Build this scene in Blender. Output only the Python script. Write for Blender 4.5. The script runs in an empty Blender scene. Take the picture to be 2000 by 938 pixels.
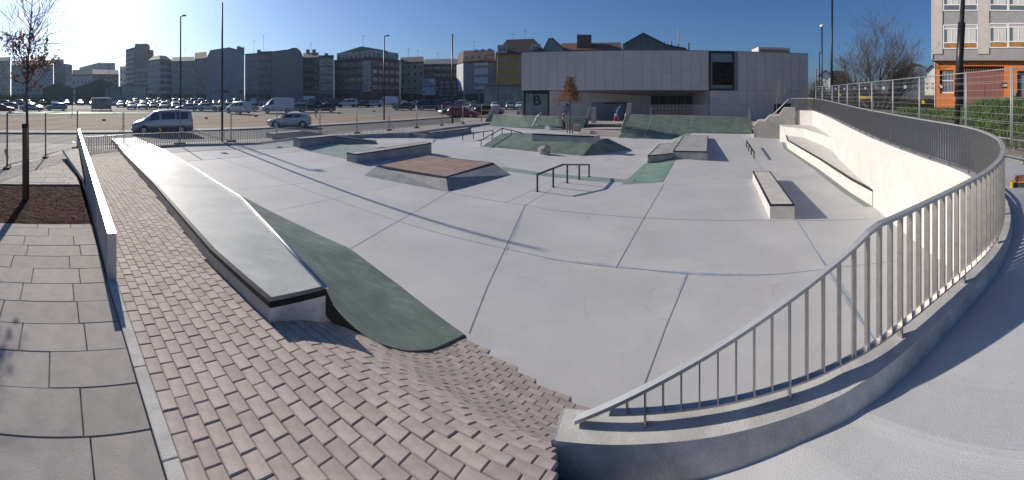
import bpy, bmesh, math, random
from math import sin, cos, pi, radians, hypot, atan2, tan, sqrt
from mathutils import Vector, Matrix
random.seed(7)
S = bpy.context.scene
COL = S.collection

# ------------------------------------------------------------------ camera (a wide cylindrical panorama), sky, sun, exposure
F0, YH, EYE = 800.0, 188.0, 2.8          # focal length and horizon in the photograph's pixels, eye height in metres
cam = bpy.data.cameras.new('camera'); camo = bpy.data.objects.new('camera', cam); COL.objects.link(camo)
cam.type = 'PANO'; cam.panorama_type = 'CENTRAL_CYLINDRICAL'
cam.central_cylindrical_range_u_min = -1000/F0; cam.central_cylindrical_range_u_max = 1000/F0
cam.central_cylindrical_range_v_min = -(938-YH)/F0; cam.central_cylindrical_range_v_max = YH/F0
cam.central_cylindrical_radius = 1.0
cam.clip_start = .05; cam.clip_end = 6000
camo.location = (0, 0, EYE); camo.rotation_euler = (pi/2, 0, 0)
S.camera = camo

SUN_AZ, SUN_EL = radians(-60), radians(25.2)     # azimuth clockwise from +Y
W = bpy.data.worlds.new('World'); S.world = W; W.use_nodes = True
nt = W.node_tree; bg = nt.nodes['Background']
sky = nt.nodes.new('ShaderNodeTexSky'); sky.sky_type = 'NISHITA'; sky.sun_disc = False
sky.sun_elevation = SUN_EL; sky.sun_rotation = SUN_AZ
sky.altitude = 0; sky.air_density = .9; sky.dust_density = 1.3; sky.ozone_density = 9.5
nt.links.new(sky.outputs[0], bg.inputs[0]); bg.inputs[1].default_value = 0.086
sl = bpy.data.lights.new('sun', 'SUN'); sl.energy = 4.8; sl.angle = radians(.53); sl.color = (1.0, .905, .775)
so = bpy.data.objects.new('sun', sl); COL.objects.link(so)
so.rotation_euler = Vector((-sin(SUN_AZ)*cos(SUN_EL), -cos(SUN_AZ)*cos(SUN_EL), -sin(SUN_EL))).to_track_quat('-Z', 'Y').to_euler()
so.location = (-60, 40, 60)
S.view_settings.view_transform = 'Standard'; S.view_settings.look = 'None'
S.view_settings.exposure = 0.16; S.view_settings.gamma = 1.0
S.cycles.max_bounces = 6; S.cycles.transparent_max_bounces = 12

# ------------------------------------------------------------------ surveying: photograph pixel -> place
def sst(t): t = max(0., min(1., t)); return t*t*(3-2*t)
def floor_z(x, y):
    d = (x-6.3)*.876-(y-16.3)*.483                       # a long bank line lifts the right half of the floor
    return -1.0 - .023*x + .0217*y - .30*sst((y-25)/6)*sst((3-x)/7) + .43*max(0, min(1, (y-15)/15))*sst((d+1.5)/1.5)
def pave_z(x, y): return .75 + .0338*x - .0162*y
def walk_z(x, y):                                        # level the retaining wall and railing follow
    return wall_level(x, y)
def wall_level(x, y): return .64 - .32*max(0, min(1, (2.1-x)/1.8)) + .075*max(0, min(4, x-2)) + .025*max(y-2.5, 0)*max(0, min(1, (x-2)/3))
def path_z(x, y): return walk_z(x, y) - .12*max(0, min(1, (1.7-x)/1.1)) + .10*max(0, min(1, (x-2.6)/2))
def flat(z): return lambda x, y: z
STREET = -.2
def at(px, py, fn=floor_z, dz=0.):
    th = (px-1000)/F0; t = (py-YH)/F0; s, c = sin(th), cos(th)
    if not callable(fn): fn = flat(fn)
    lo, hi = .3, 900.
    g = lambda r: EYE - t*r - fn(r*s, r*c) - dz
    # first crossing, marching outwards
    r = lo; step = .25
    while r < hi and g(r) > 0: r += step; step *= 1.02
    a, b = max(lo, r-step), r
    for _ in range(40):
        m = (a+b)/2
        if g(m) > 0: a = m
        else: b = m
    return Vector((a*s, a*c, EYE - t*a))
def pol(px, r, z=0.):
    th = (px-1000)/F0; return Vector((r*sin(th), r*cos(th), z))
def zat(py, r): return EYE - (py-YH)/F0*r
def far_z(r): return -.15 + .006*max(0, r-32)

# ------------------------------------------------------------------ materials
MATS = {}
def node(t, k, **kw):
    n = t.nodes.new(k)
    for a, b in kw.items(): setattr(n, a, b)
    return n
def mat(name, col, rough=.8, metal=0., var=.0, scale=3., bump=.0, bscale=60., col2=None, spec=.5, rnd=0., island=0., emis=None, stain=None, trans=False, alpha=None, stretch=None):
    if name in MATS: return MATS[name]
    m = bpy.data.materials.new(name); m.use_nodes = True; t = m.node_tree; p = t.nodes['Principled BSDF']
    L = t.links.new
    p.inputs['Roughness'].default_value = rough; p.inputs['Metallic'].default_value = metal
    p.inputs['Specular IOR Level'].default_value = spec
    p.inputs['Base Color'].default_value = (*col, 1)
    tc = node(t, 'ShaderNodeTexCoord'); src = tc.outputs['Object']
    if stretch:
        mp = node(t, 'ShaderNodeMapping'); mp.inputs['Scale'].default_value = stretch; L(src, mp.inputs[0]); src = mp.outputs[0]
    cur = None
    if var > 0 or col2:
        n = node(t, 'ShaderNodeTexNoise'); n.inputs['Scale'].default_value = scale; n.inputs['Detail'].default_value = 8; n.inputs['Roughness'].default_value = .62
        L(src, n.inputs['Vector'])
        r = node(t, 'ShaderNodeValToRGB'); c2 = col2 or tuple(c*(1-var) for c in col)
        c1 = col if col2 else tuple(min(1, c*(1+var)) for c in col)
        r.color_ramp.elements[0].position = .36; r.color_ramp.elements[1].position = .64
        r.color_ramp.elements[0].color = (*c2, 1); r.color_ramp.elements[1].color = (*c1, 1)
        L(n.outputs[0], r.inputs[0]); cur = r.outputs[0]
        n2 = node(t, 'ShaderNodeTexNoise'); n2.inputs['Scale'].default_value = bscale*1.7; n2.inputs['Detail'].default_value = 3; L(src, n2.inputs['Vector'])
        mr = node(t, 'ShaderNodeMapRange'); mr.inputs[1].default_value = .3; mr.inputs[2].default_value = .7; mr.inputs[3].default_value = 1-var*.6; mr.inputs[4].default_value = 1+var*.6
        L(n2.outputs[0], mr.inputs[0])
        mx = node(t, 'ShaderNodeMix', data_type='RGBA', blend_type='MULTIPLY'); mx.inputs[0].default_value = 1
        L(cur, mx.inputs[6]); L(mr.outputs[0], mx.inputs[7]); cur = mx.outputs[2]
    if stain:
        for (sc, sx, lo, hi, scol, amt) in stain:
            mp = node(t, 'ShaderNodeMapping'); mp.inputs['Scale'].default_value = sx; L(tc.outputs['Object'], mp.inputs[0])
            n = node(t, 'ShaderNodeTexNoise'); n.inputs['Scale'].default_value = sc; n.inputs['Detail'].default_value = 6; n.inputs['Roughness'].default_value = .65; L(mp.outputs[0], n.inputs['Vector'])
            mr = node(t, 'ShaderNodeMapRange'); mr.inputs[1].default_value = lo; mr.inputs[2].default_value = hi; mr.inputs[3].default_value = 0; mr.inputs[4].default_value = amt; L(n.outputs[0], mr.inputs[0])
            mx = node(t, 'ShaderNodeMix', data_type='RGBA'); L(mr.outputs[0], mx.inputs[0])
            if cur is None: mx.inputs[6].default_value = (*col, 1)
            else: L(cur, mx.inputs[6])
            mx.inputs[7].default_value = (*scol, 1); cur = mx.outputs[2]
    if rnd > 0 or island > 0:
        if island > 0: g = node(t, 'ShaderNodeNewGeometry'); o = g.outputs['Random Per Island']; a = island
        else: g = node(t, 'ShaderNodeObjectInfo'); o = g.outputs['Random']; a = rnd
        mr = node(t, 'ShaderNodeMapRange'); mr.inputs[3].default_value = 1-a; mr.inputs[4].default_value = 1+a; L(o, mr.inputs[0])
        mx = node(t, 'ShaderNodeMix', data_type='RGBA', blend_type='MULTIPLY'); mx.inputs[0].default_value = 1
        if cur is None: mx.inputs[6].default_value = (*col, 1)
        else: L(cur, mx.inputs[6])
        L(mr.outputs[0], mx.inputs[7]); cur = mx.outputs[2]
    if cur is not None: L(cur, p.inputs['Base Color'])
    if bump > 0:
        n = node(t, 'ShaderNodeTexNoise'); n.inputs['Scale'].default_value = bscale; n.inputs['Detail'].default_value = 5; L(src, n.inputs['Vector'])
        b = node(t, 'ShaderNodeBump'); b.inputs['Strength'].default_value = bump; b.inputs['Distance'].default_value = .02
        L(n.outputs[0], b.inputs['Height']); L(b.outputs[0], p.inputs['Normal'])
    if alpha is not None: p.inputs['Alpha'].default_value = alpha
    MATS[name] = m; return m

M_floor = mat('pale_concrete_floor', (.50, .492, .478), .62, var=.085, scale=.5, bump=.08, bscale=45, stain=[(.9, (1, 3.5, 1), .57, .72, (.60, .59, .585), .45), (14, (1, .25, 1), .63, .74, (.43, .42, .41), .5), (.22, (1, 1, 1), .46, .66, (.46, .455, .465), .6), (.35, (1, 1, 1), .56, .75, (.40, .41, .45), .55), (1.3, (1, .4, 1), .60, .78, (.36, .42, .56), .35), (5., (1, 1, 1), .66, .8, (.40, .38, .36), .35)])
M_ledge = mat('ledge_concrete', (.33, .33, .325), .75, var=.2, scale=1.8, bump=.1, bscale=30, stain=[(3, (1, 1, .3), .55, .75, (.24, .20, .16), .4)])
M_plat = mat('troweled_platform_concrete', (.40, .41, .39), .52, var=.14, scale=.9, bump=.05, bscale=25, col2=(.29, .31, .295), stain=[(1.6, (1, 2.2, 1), .52, .7, (.50, .51, .49), .5), (4, (1, 1, 1), .6, .75, (.24, .25, .24), .45)])
M_wall = mat('board_marked_concrete', (.56, .54, .505), .8, var=.06, scale=1.2, bump=.10, bscale=22, stain=[(2.2, (1, 1, .12), .55, .75, (.47, .45, .42), .5), (7, (1, 1, 1), .62, .8, (.45, .42, .38), .4)])
M_rough = mat('rough_kerb_concrete', (.44, .43, .41), .9, var=.16, scale=4, bump=.28, bscale=110, stain=[(6, (1, 1, 1), .58, .75, (.28, .27, .25), .5)])
M_face = mat('shuttered_wall_concrete', (.58, .53, .48), .9, var=.22, scale=3.5, bump=.3, bscale=50, stain=[(2.5, (1, 1, .35), .5, .72, (.42, .38, .34), .6), (30, (1, 1, 1), .70, .74, (.06, .055, .05), .9)])
M_walk = mat('brushed_walkway_concrete', (.46, .465, .475), .85, var=.1, scale=.8, bump=.3, bscale=150, stain=[(85, (1, 1, 1), .66, .72, (.27, .26, .255), .7), (70, (1.1, 1, 1), .67, .72, (.66, .65, .64), .6), (.5, (1, 2, 1), .5, .7, (.42, .42, .425), .5), (1.1, (1, 1, 1), .55, .75, (.39, .39, .40), .5)])
M_green = mat('green_pigmented_concrete', (.165, .215, .165), .55, var=.22, scale=1.5, bump=.06, bscale=20, col2=(.095, .135, .10), stain=[(2.4, (1, 2.8, 1), .52, .70, (.27, .32, .27), .65), (.9, (1, 1, 1), .55, .7, (.11, .15, .105), .6), (9, (1, 1, 1), .62, .72, (.30, .33, .29), .35)])
M_padside = mat('grey_pad_concrete', (.24, .245, .245), .6, var=.2, scale=2.2, bump=.08, bscale=25, stain=[(3.2, (1, 1, .4), .54, .7, (.34, .35, .35), .5)])
M_padtop = mat('terracotta_pad_paving', (.30, .20, .155), .7, var=.16, scale=1.5, bump=.1, rnd=.14)
M_paver = mat('brown_paver', (.405, .34, .305), .85, var=.16, scale=6, bump=.22, bscale=160, stain=[(1.3, (1, 1, 1), .55, .72, (.38, .30, .24), .45), (60, (1, 1, 1), .68, .74, (.6, .57, .54), .5)], rnd=.12)
M_paver_all = mat('brown_paver_joined', (.405, .34, .305), .85, var=.16, scale=6, bump=.22, bscale=160, stain=[(1.3, (1, 1, 1), .55, .72, (.38, .30, .24), .45), (60, (1, 1, 1), .68, .74, (.6, .57, .54), .5)], island=.12)
M_slab = mat('grey_brown_slab', (.285, .26, .245), .85, var=.12, scale=5, bump=.3, bscale=180, rnd=.11, stain=[(90, (1, 1, 1), .70, .73, (.75, .74, .72), .8), (2.5, (1, 1, 1), .58, .75, (.2, .18, .17), .4)])
M_joint = mat('dark_joint_sand', (.12, .10, .085), .95, var=.3, scale=20, bump=.3, bscale=200)
M_cut = mat('saw_cut', (.20, .205, .24), .9, var=.2)
M_chalk = mat('blue_chalk_cut', (.20, .27, .46), .9, var=.2)
M_soil = mat('dark_red_bark_soil', (.055, .021, .013), .98, spec=.1, var=.4, scale=9, bump=.8, bscale=60)
M_asph = mat('asphalt', (.085, .08, .08), .85, var=.15, scale=.7, bump=.2, bscale=90)
M_lotasph = mat('worn_car_park_asphalt', (.16, .155, .15), .9, var=.15, scale=.2, bump=.1)
M_sand = mat('sandy_lot_earth', (.235, .165, .11), .95, var=.18, scale=.25, bump=.4, bscale=8, stain=[(.12, (1, 2.5, 1), .58, .75, (.16, .15, .07), .6)])
M_pavefar = mat('street_pavement', (.30, .29, .27), .85, var=.12, scale=.9, bump=.1)
M_kerb = mat('granite_kerb', (.27, .26, .25), .8, var=.15, scale=4)
M_terr = mat('distant_ground', (.13, .13, .10), .95, var=.25, scale=.03)
M_grass = mat('short_grass', (.075, .13, .03), .95, var=.35, scale=1.5, bump=.6, bscale=25)
M_gravel = mat('loose_gravel', (.22, .19, .17), .95, var=.35, scale=14, bump=.9, bscale=30)
M_black = mat('black_steel', (.022, .022, .024), .42, metal=.3, var=.15, scale=8)
M_brown_steel = mat('worn_black_coping', (.014, .014, .016), .45, spec=.18, metal=0., var=.3, scale=6)
M_cope = mat('polished_steel_coping', (.62, .61, .60), .38, metal=1., var=.06)
M_steel = mat('brushed_railing_steel', (.42, .40, .385), .38, metal=.85, var=.1, scale=12)
M_hand = mat('dark_handrail_steel', (.50, .50, .50), .48, metal=.6, var=.08)
M_galv = mat('galvanised_steel', (.30, .31, .32), .6, metal=.25, var=.1)
M_blkplast = mat('recycled_plastic_black', (.03, .03, .03), .8, var=.3, scale=10)
M_panel = mat('grey_facade_panel', (.54, .50, .485), .6, var=.03, rnd=.045)
M_seam = mat('panel_seam', (.26, .245, .24), .8)
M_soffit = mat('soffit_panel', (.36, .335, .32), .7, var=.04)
M_dkframe = mat('dark_window_frame', (.02, .022, .025), .4, metal=.3)
M_glass = mat('dark_reflective_glass', (.03, .045, .05), .06, spec=1.0)
M_gglass = mat('greenish_glass', (.13, .19, .19), .12, spec=.8)
M_white = mat('white_paint', (.78, .78, .77), .5)
M_wood = mat('weathered_wood', (.20, .12, .07), .8, var=.25, scale=6, stretch=(1, 1, .15))
M_bark = mat('bark', (.10, .075, .055), .95, var=.3, scale=12)
M_barkp = mat('pale_bark', (.20, .165, .13), .95, var=.3, scale=6)
M_leafr = mat('russet_leaf', (.15, .055, .04), .8, var=.3, scale=4, island=.4)
M_leafb = mat('brown_leaf', (.20, .10, .05), .8, island=.4)
M_tyre = mat('tyre_rubber', (.018, .018, .018), .85)
M_rim = mat('alloy_rim', (.45, .45, .46), .35, metal=.9)
M_cglass = mat('car_glass', (.015, .018, .02), .05, spec=1.0)
M_lampw = mat('headlight_lens', (.55, .57, .6), .1, spec=1.)
M_lampr = mat('tail_light_lens', (.35, .02, .015), .2)
M_trim = mat('black_car_trim', (.025, .025, .027), .6)
M_yellow = mat('yellow_plastic', (.65, .42, .02), .5)
M_orange = mat('orange_render', (.62, .19, .045), .85, var=.06, scale=1.5)
M_skin = mat('skin', (.42, .25, .18), .6)

# ------------------------------------------------------------------ mesh builder
class MB:
    def __init__(s): s.v = []; s.f = []
    def add(s, vs, fs):
        k = len(s.v); s.v += [tuple(p) for p in vs]; s.f += [tuple(i+k for i in f) for f in fs]; return s
    def poly(s, *pts): return s.add(pts, [tuple(range(len(pts)))])
    def prism(s, top, bot):
        n = len(top); fs = [tuple(range(n)), tuple(range(2*n-1, n-1, -1))]
        for i in range(n): j = (i+1) % n; fs.append((i, i+n, j+n, j))
        return s.add(list(top)+list(bot), fs)
    def box(s, c, d, rz=0.):
        x, y, z = d[0]/2, d[1]/2, d[2]/2; ca, sa = cos(rz), sin(rz); vs = []
        for (a, b, e) in ((-x, -y, -z), (x, -y, -z), (x, y, -z), (-x, y, -z), (-x, -y, z), (x, -y, z), (x, y, z), (-x, y, z)):
            vs.append((c[0]+a*ca-b*sa, c[1]+a*sa+b*ca, c[2]+e))
        return s.add(vs, [(3, 2, 1, 0), (4, 5, 6, 7), (0, 1, 5, 4), (1, 2, 6, 5), (2, 3, 7, 6), (3, 0, 4, 7)])
    def bar(s, a, b, w, h, up=(0, 0, 1)):        # rectangular bar from a to b, w across, h along up
        a, b = Vector(a), Vector(b); d = (b-a).normalized(); u = Vector(up)
        sd = d.cross(u)
        if sd.length < 1e-4: sd = d.cross(Vector((1, 0, 0)))
        sd.normalize(); u = sd.cross(d); vs = []
        for p in (a, b):
            for (i, j) in ((-1, -1), (1, -1), (1, 1), (-1, 1)): vs.append(p+sd*i*w/2+u*j*h/2)
        return s.add(vs, [(3, 2, 1, 0), (4, 5, 6, 7), (0, 1, 5, 4), (1, 2, 6, 5), (2, 3, 7, 6), (3, 0, 4, 7)])
    def tube(s, pts, rad, n=6, cap=True):
        pts = [Vector(p) for p in pts]; m = len(pts)
        if not isinstance(rad, (list, tuple)): rad = [rad]*m
        vs = []; ref = None
        for i, p in enumerate(pts):
            d = (pts[min(i+1, m-1)]-pts[max(i-1, 0)]).normalized()
            r0 = Vector((0, 0, 1)) if abs(d.z) < .95 else Vector((1, 0, 0))
            if ref is not None and abs(ref.dot(d)) < .95: r0 = ref
            a = (r0-d*r0.dot(d)).normalized(); ref = a; b = d.cross(a)
            for k in range(n): t = 2*pi*k/n; vs.append(p+(a*cos(t)+b*sin(t))*rad[i])
        fs = []
        for i in range(m-1):
            for k in range(n): q = (k+1) % n; fs.append((i*n+k, i*n+q, (i+1)*n+q, (i+1)*n+k))
        if cap: fs += [tuple(range(n-1, -1, -1)), tuple(range((m-1)*n, m*n))]
        return s.add(vs, fs)
    def strip(s, A, B):                           # surface between two polylines
        n = len(A); return s.add(list(A)+list(B), [(i, i+1, n+i+1, n+i) for i in range(n-1)])
    def mesh(s, name, m=None, smooth=False, off=None):
        me = bpy.data.meshes.new(name)
        v = s.v if off is None else [(p[0]-off[0], p[1]-off[1], p[2]-off[2]) for p in s.v]
        me.from_pydata(v, [], s.f); me.update()
        bm = bmesh.new(); bm.from_mesh(me)
        if len(bm.verts) < 15000: bmesh.ops.remove_doubles(bm, verts=bm.verts, dist=2e-5)
        bmesh.ops.recalc_face_normals(bm, faces=bm.faces); bm.to_mesh(me); bm.free()
        if smooth: me.polygons.foreach_set('use_smooth', [True]*len(me.polygons))
        if m: me.materials.append(m)
        return me
    def build(s, name, m, parent=None, smooth=False, bevel=0., world=True, kind=None):
        off = None
        if parent is not None and world:
            off = parent.location.copy(); q = parent.parent
            while q: off += q.location; q = q.parent
        me = s.mesh(name, m, smooth, off); o = bpy.data.objects.new(name, me); COL.objects.link(o)
        if parent is not None: o.parent = parent
        if bevel:
            b = o.modifiers.new('edge', 'BEVEL'); b.width = bevel; b.segments = 2; b.limit_method = 'ANGLE'
        if smooth and not bevel:
            pass
        if kind: o['kind'] = kind
        return o
def tag(o, label, cat, group=None):
    o['label'] = label; o['category'] = cat
    if group: o['group'] = group
    return o
def T(name, label, cat, loc=(0, 0, 0), rz=0., group=None):
    o = bpy.data.objects.new(name, None); COL.objects.link(o); o.location = loc; o.rotation_euler = (0, 0, rz); o.empty_display_size = .2
    return tag(o, label, cat, group)
def struct(o): o['kind'] = 'structure'; return o
def inst(src, parent, loc=None, rot=None, name=None):
    c = src.copy(); COL.objects.link(c); c.parent = parent
    if loc is not None: c.location = loc
    if rot is not None: c.rotation_euler = rot
    return c
def dup(root, loc, rz=0., label=None, group=None, scale=None):
    r = root.copy(); COL.objects.link(r); r.location = loc; r.rotation_euler = (0, 0, rz)
    if label: r['label'] = label
    if group: r['group'] = group
    for ch in list(root.children):
        c = ch.copy(); COL.objects.link(c); c.parent = r
        for g in list(ch.children):
            d = g.copy(); COL.objects.link(d); d.parent = c
    return r
def lerp(a, b, t): return a+(b-a)*t
def smoothline(P, n=8):
    P = [Vector(p) for p in P]; out = []
    for i in range(len(P)-1):
        p0, p1, p2, p3 = P[max(i-1, 0)], P[i], P[i+1], P[min(i+2, len(P)-1)]
        for k in range(n):
            t = k/n
            out.append(.5*((2*p1)+(p2-p0)*t+(2*p0-5*p1+4*p2-p3)*t*t+(3*p1-p0-3*p2+p3)*t**3))
    out.append(P[-1]); return out
def resample(P, step):
    out = [P[0].copy()]; acc = 0.
    for i in range(len(P)-1):
        d = (P[i+1]-P[i]).length
        if d == 0: continue
        pos = step-acc
        while pos <= d: out.append(P[i].lerp(P[i+1], pos/d)); pos += step
        acc = (acc+d) % step if pos-step <= d else acc+d
        acc = d-(pos-step)
    return out
ORD = ['first', 'second', 'third', 'fourth', 'fifth', 'sixth', 'seventh', 'eighth', 'ninth', 'tenth', 'eleventh', 'twelfth', 'thirteenth', 'fourteenth', 'fifteenth', 'sixteenth', 'seventeenth', 'eighteenth', 'nineteenth', 'twentieth']
ORD += ['twenty-'+o for o in ORD[:9]] + ['thirtieth'] + ['thirty-'+o for o in ORD[:9]]

# u runs along the brick path towards the camera, v across it towards the skate floor
TU, NV = Vector((.895, -.446, 0)), Vector((.446, .895, 0))
def uvp(u, v, z=0.): p = TU*u+NV*v; return Vector((p.x, p.y, z))
PROF = [(1.95, .62), (2.08, .605), (2.36, .54), (2.59, .45), (2.81, .33), (3.14, .10), (3.49, -.18), (3.92, -.44), (4.4, -.66), (4.87, -.78), (5.21, -.845)]
def prof(v):
    if v <= PROF[0][0]: return PROF[0][1]
    for (a, za), (b, zb) in zip(PROF, PROF[1:]):
        if v <= b: return lerp(za, zb, (v-a)/(b-a))
    return PROF[-1][1]
def brick_z(u, v):
    x, y = TU.x*u+NV.x*v, TU.y*u+NV.y*v
    vb = 5.21-.24*(max(u, -3.4)+3.4)
    vs = 1.95+(v-1.95)*(5.21-1.95)/(vb-1.95)
    if v <= 1.95 or u < -3.45: return pave_z(x, y)
    base = uvp(u, 1.95); top = pave_z(base.x, base.y)
    e = uvp(u, vb); bot = floor_z(e.x, e.y)+.003
    k = (prof(vs)-PROF[-1][1])/(PROF[0][1]-PROF[-1][1])
    return bot+(top-bot)*k

# ================================================================== GROUND AND STREET
SN = Vector((.9, -.436, 0)); ST = Vector((.436, .9, 0))       # across and along the street
def st(s, t, z): p = SN*s+ST*t; return Vector((p.x, p.y, z))
def strip_st(name, s0, s1, t0, t1, z, m, n=1):
    b = MB(); b.poly(st(s0, t0, z), st(s1, t0, z), st(s1, t1, z), st(s0, t1, z)); return struct(b.build(name, m))
b = MB(); rs = [0, 40, 70, 78, 120, 180, 260, 400, 700, 1500, 5000]; NA = 96
vs = []
for r in rs:
    for k in range(NA):
        a = 2*pi*k/NA; z = -2.0 if r < 78 else far_z(min(r, 220))-.06
        vs.append((r*sin(a), r*cos(a), z))
b.add(vs, [(i*NA+k, i*NA+(k+1) % NA, (i+1)*NA+(k+1) % NA, (i+1)*NA+k) for i in range(len(rs)-1) for k in range(NA)])
struct(b.build('ground', M_terr))
b = MB(); b.poly(st(-32.4, -60, -.2), st(-25.3, -60, -.2), st(-25.3, 110, -.2), st(-32.4, 110, -.2)); struct(b.build('road', M_asph))
# near-side street pavement: from the road's kerb to the edge of the park
b = MB()
edge = [Vector((-60, -45, 0)), Vector((-19.6, 8, 0)), Vector((-19.9, 11.6, 0)), Vector((-18.0, 17.0, 0)), Vector((-15.1, 20.7, 0)), Vector((-14.2, 24.3, 0)), Vector((-11.4, 28.9, 0)), Vector((-8.2, 31.2, 0)), Vector((-6.0, 37.5, 0)), Vector((-2.0, 45.5, 0)), Vector((8, 66, 0)), Vector((40, 132, 0))]
A = [Vector((p.x, p.y, STREET+.1)) for p in edge]; B_ = [st(-25.15, p.dot(ST), STREET+.1) for p in edge]
b.strip(A, B_); struct(b.build('street_pavement', M_pavefar))
strip_st('pavement', -34.4, -32.4, -60, 110, STREET+.12, M_pavefar)
def kerb_run(name, s, w, t0, t1, z0, z1, gap=None):
    for i in range(int((t1-t0)/4)):
        a = t0+i*4; bb = MB()
        bb.prism([st(s, a, z1), st(s+w, a, z1), st(s+w, a+3.985, z1), st(s, a+3.985, z1)], [st(s, a, z0), st(s+w, a, z0), st(s+w, a+3.985, z0), st(s, a+3.985, z0)])
        o = bb.build('kerb', M_kerb, None, bevel=.01); struct(o)
kerb_run('kerb', -32.4, .16, -8, 72, -.4, STREET+.135)
kerb_run('kerb', -25.3, .15, 0, 60, -.4, STREET+.115)
# sandy vacant lot
b = MB()
lot = [at(px, py, -.08) for px, py in [(-150, 227), (0, 225), (230, 221.5), (480, 217), (700, 214), (850, 215), (895, 220), (915, 228)]]
lo2 = [st(-34.4, p.dot(ST), -.08) for p in lot]; b.strip(lot, lo2); struct(b.build('vacant_lot', M_sand))
b = MB()                                                      # narrow weedy verge along the far edge of the lot
lo3 = [at(px, py, -.07) for px, py in [(-150, 229.5), (0, 227.5), (230, 224), (480, 219.8), (700, 216.8), (850, 218), (893, 223), (911, 230)]]
b.strip([p+Vector((0, 0, .012)) for p in lot], [p+Vector((0, 0, .002)) for p in lo3]); struct(b.build('weedy_verge', M_grass))
# car park asphalt beyond
b = MB(); A = []; B_ = []; C_ = []
for k in range(41):
    px = -150+k*29; th = (px-1000)/F0
    A.append(Vector((58*sin(th), 58*cos(th), -.135))); B_.append(Vector((110*sin(th), 110*cos(th), far_z(110)-.0))); C_.append(Vector((230*sin(th), 230*cos(th), far_z(230))))
b.strip(A, B_); b.strip(B_, C_); struct(b.build('car_park', M_lotasph))
b = MB(); g = [(-20, 203.5), (60, 204), (110, 202.8), (180, 208), (120, 199.6), (60, 198.6), (-20, 198.4)]
pts = [at(px, py, lambda x, y: far_z(hypot(x, y))+.02) for px, py in g]; b.poly(*pts); struct(b.build('lawn', M_grass))
# bright access road between lot and car park
b = MB(); A = []; B_ = []
for px, y0, y1 in [(-100, 224, 217.5), (100, 223, 216.5), (230, 221, 214.5), (360, 218.6, 213.2), (480, 216.2, 212.3), (600, 214.8, 211.4), (700, 213.7, 210.6), (760, 213.8, 210.4)]:
    A.append(at(px, y0, -.02)); B_.append(at(px, y1, .03))
b.strip(A, B_); struct(b.build('access_road', mat('pale_worn_asphalt', (.22, .215, .21), .75, var=.12, scale=.2)))

# ================================================================== SKATE PARK FLOOR
b = MB()
xs = [-26+i*.75 for i in range(78)]; ys = [-1+j*.75 for j in range(82)]
poly_in = [(-19.6, 12), (-17.9, 17.0), (-15.0, 20.7), (-14.1, 24.3), (-11.3, 28.9), (-8.1, 31.2), (-5.9, 37.5), (-1.9, 45.5), (6, 60), (30, 60), (32, 40), (24.5, 27), (14, 11.5), (10.6, 6.9), (9.3, 4.7), (7.8, 3.45), (5.1, 2.3), (.6, 2.5), (-1, 3.5), (-24, 13)]
bm = bmesh.new(); f = bm.faces.new([bm.verts.new((x, y, 0)) for x, y in poly_in])
for x in xs: bmesh.ops.bisect_plane(bm, geom=bm.verts[:]+bm.edges[:]+bm.faces[:], plane_co=(x, 0, 0), plane_no=(1, 0, 0))
for y in ys: bmesh.ops.bisect_plane(bm, geom=bm.verts[:]+bm.edges[:]+bm.faces[:], plane_co=(0, y, 0), plane_no=(0, 1, 0))
for v in bm.verts: v.co.z = floor_z(v.co.x, v.co.y)
bmesh.ops.triangulate(bm, faces=[f for f in bm.faces if len(f.verts) > 4])
me = bpy.data.meshes.new('skate_floor'); bm.to_mesh(me); bm.free(); me.materials.append(M_floor)
for p in me.polygons:
    p.use_smooth = True
me.flip_normals() if me.polygons[0].normal.z < 0 else None
floor = struct(bpy.data.objects.new('skate_floor', me)); COL.objects.link(floor)
# the skirt that closes the drop from the street to the floor
b = MB()
ed = [Vector(p).to_3d() for p in [(-19.6, 12), (-17.9, 17.0), (-15.0, 20.7), (-14.1, 24.3), (-11.3, 28.9), (-8.1, 31.2), (-5.9, 37.5), (-1.9, 45.5), (3, 54)]]
top = [Vector((p.x, p.y, max(STREET+.1, floor_z(p.x, p.y)+.1))) for p in ed]
for i in range(len(ed)-1):
    d = (ed[i+1]-ed[i]).normalized(); nrm = Vector((-d.y, d.x, 0))*.16
    t0, t1 = top[i]+d*.004, top[i+1]
    dn = Vector((0, 0, -1.2))
    bb = MB(); bb.prism([t0, t1, t1+nrm, t0+nrm], [t0+dn, t1+dn, t1+nrm+dn, t0+nrm+dn]); struct(bb.build('edge_kerb', M_ledge, bevel=.01))
def fl(px, py, dz=0.): return at(px, py, floor_z, dz)
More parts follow.
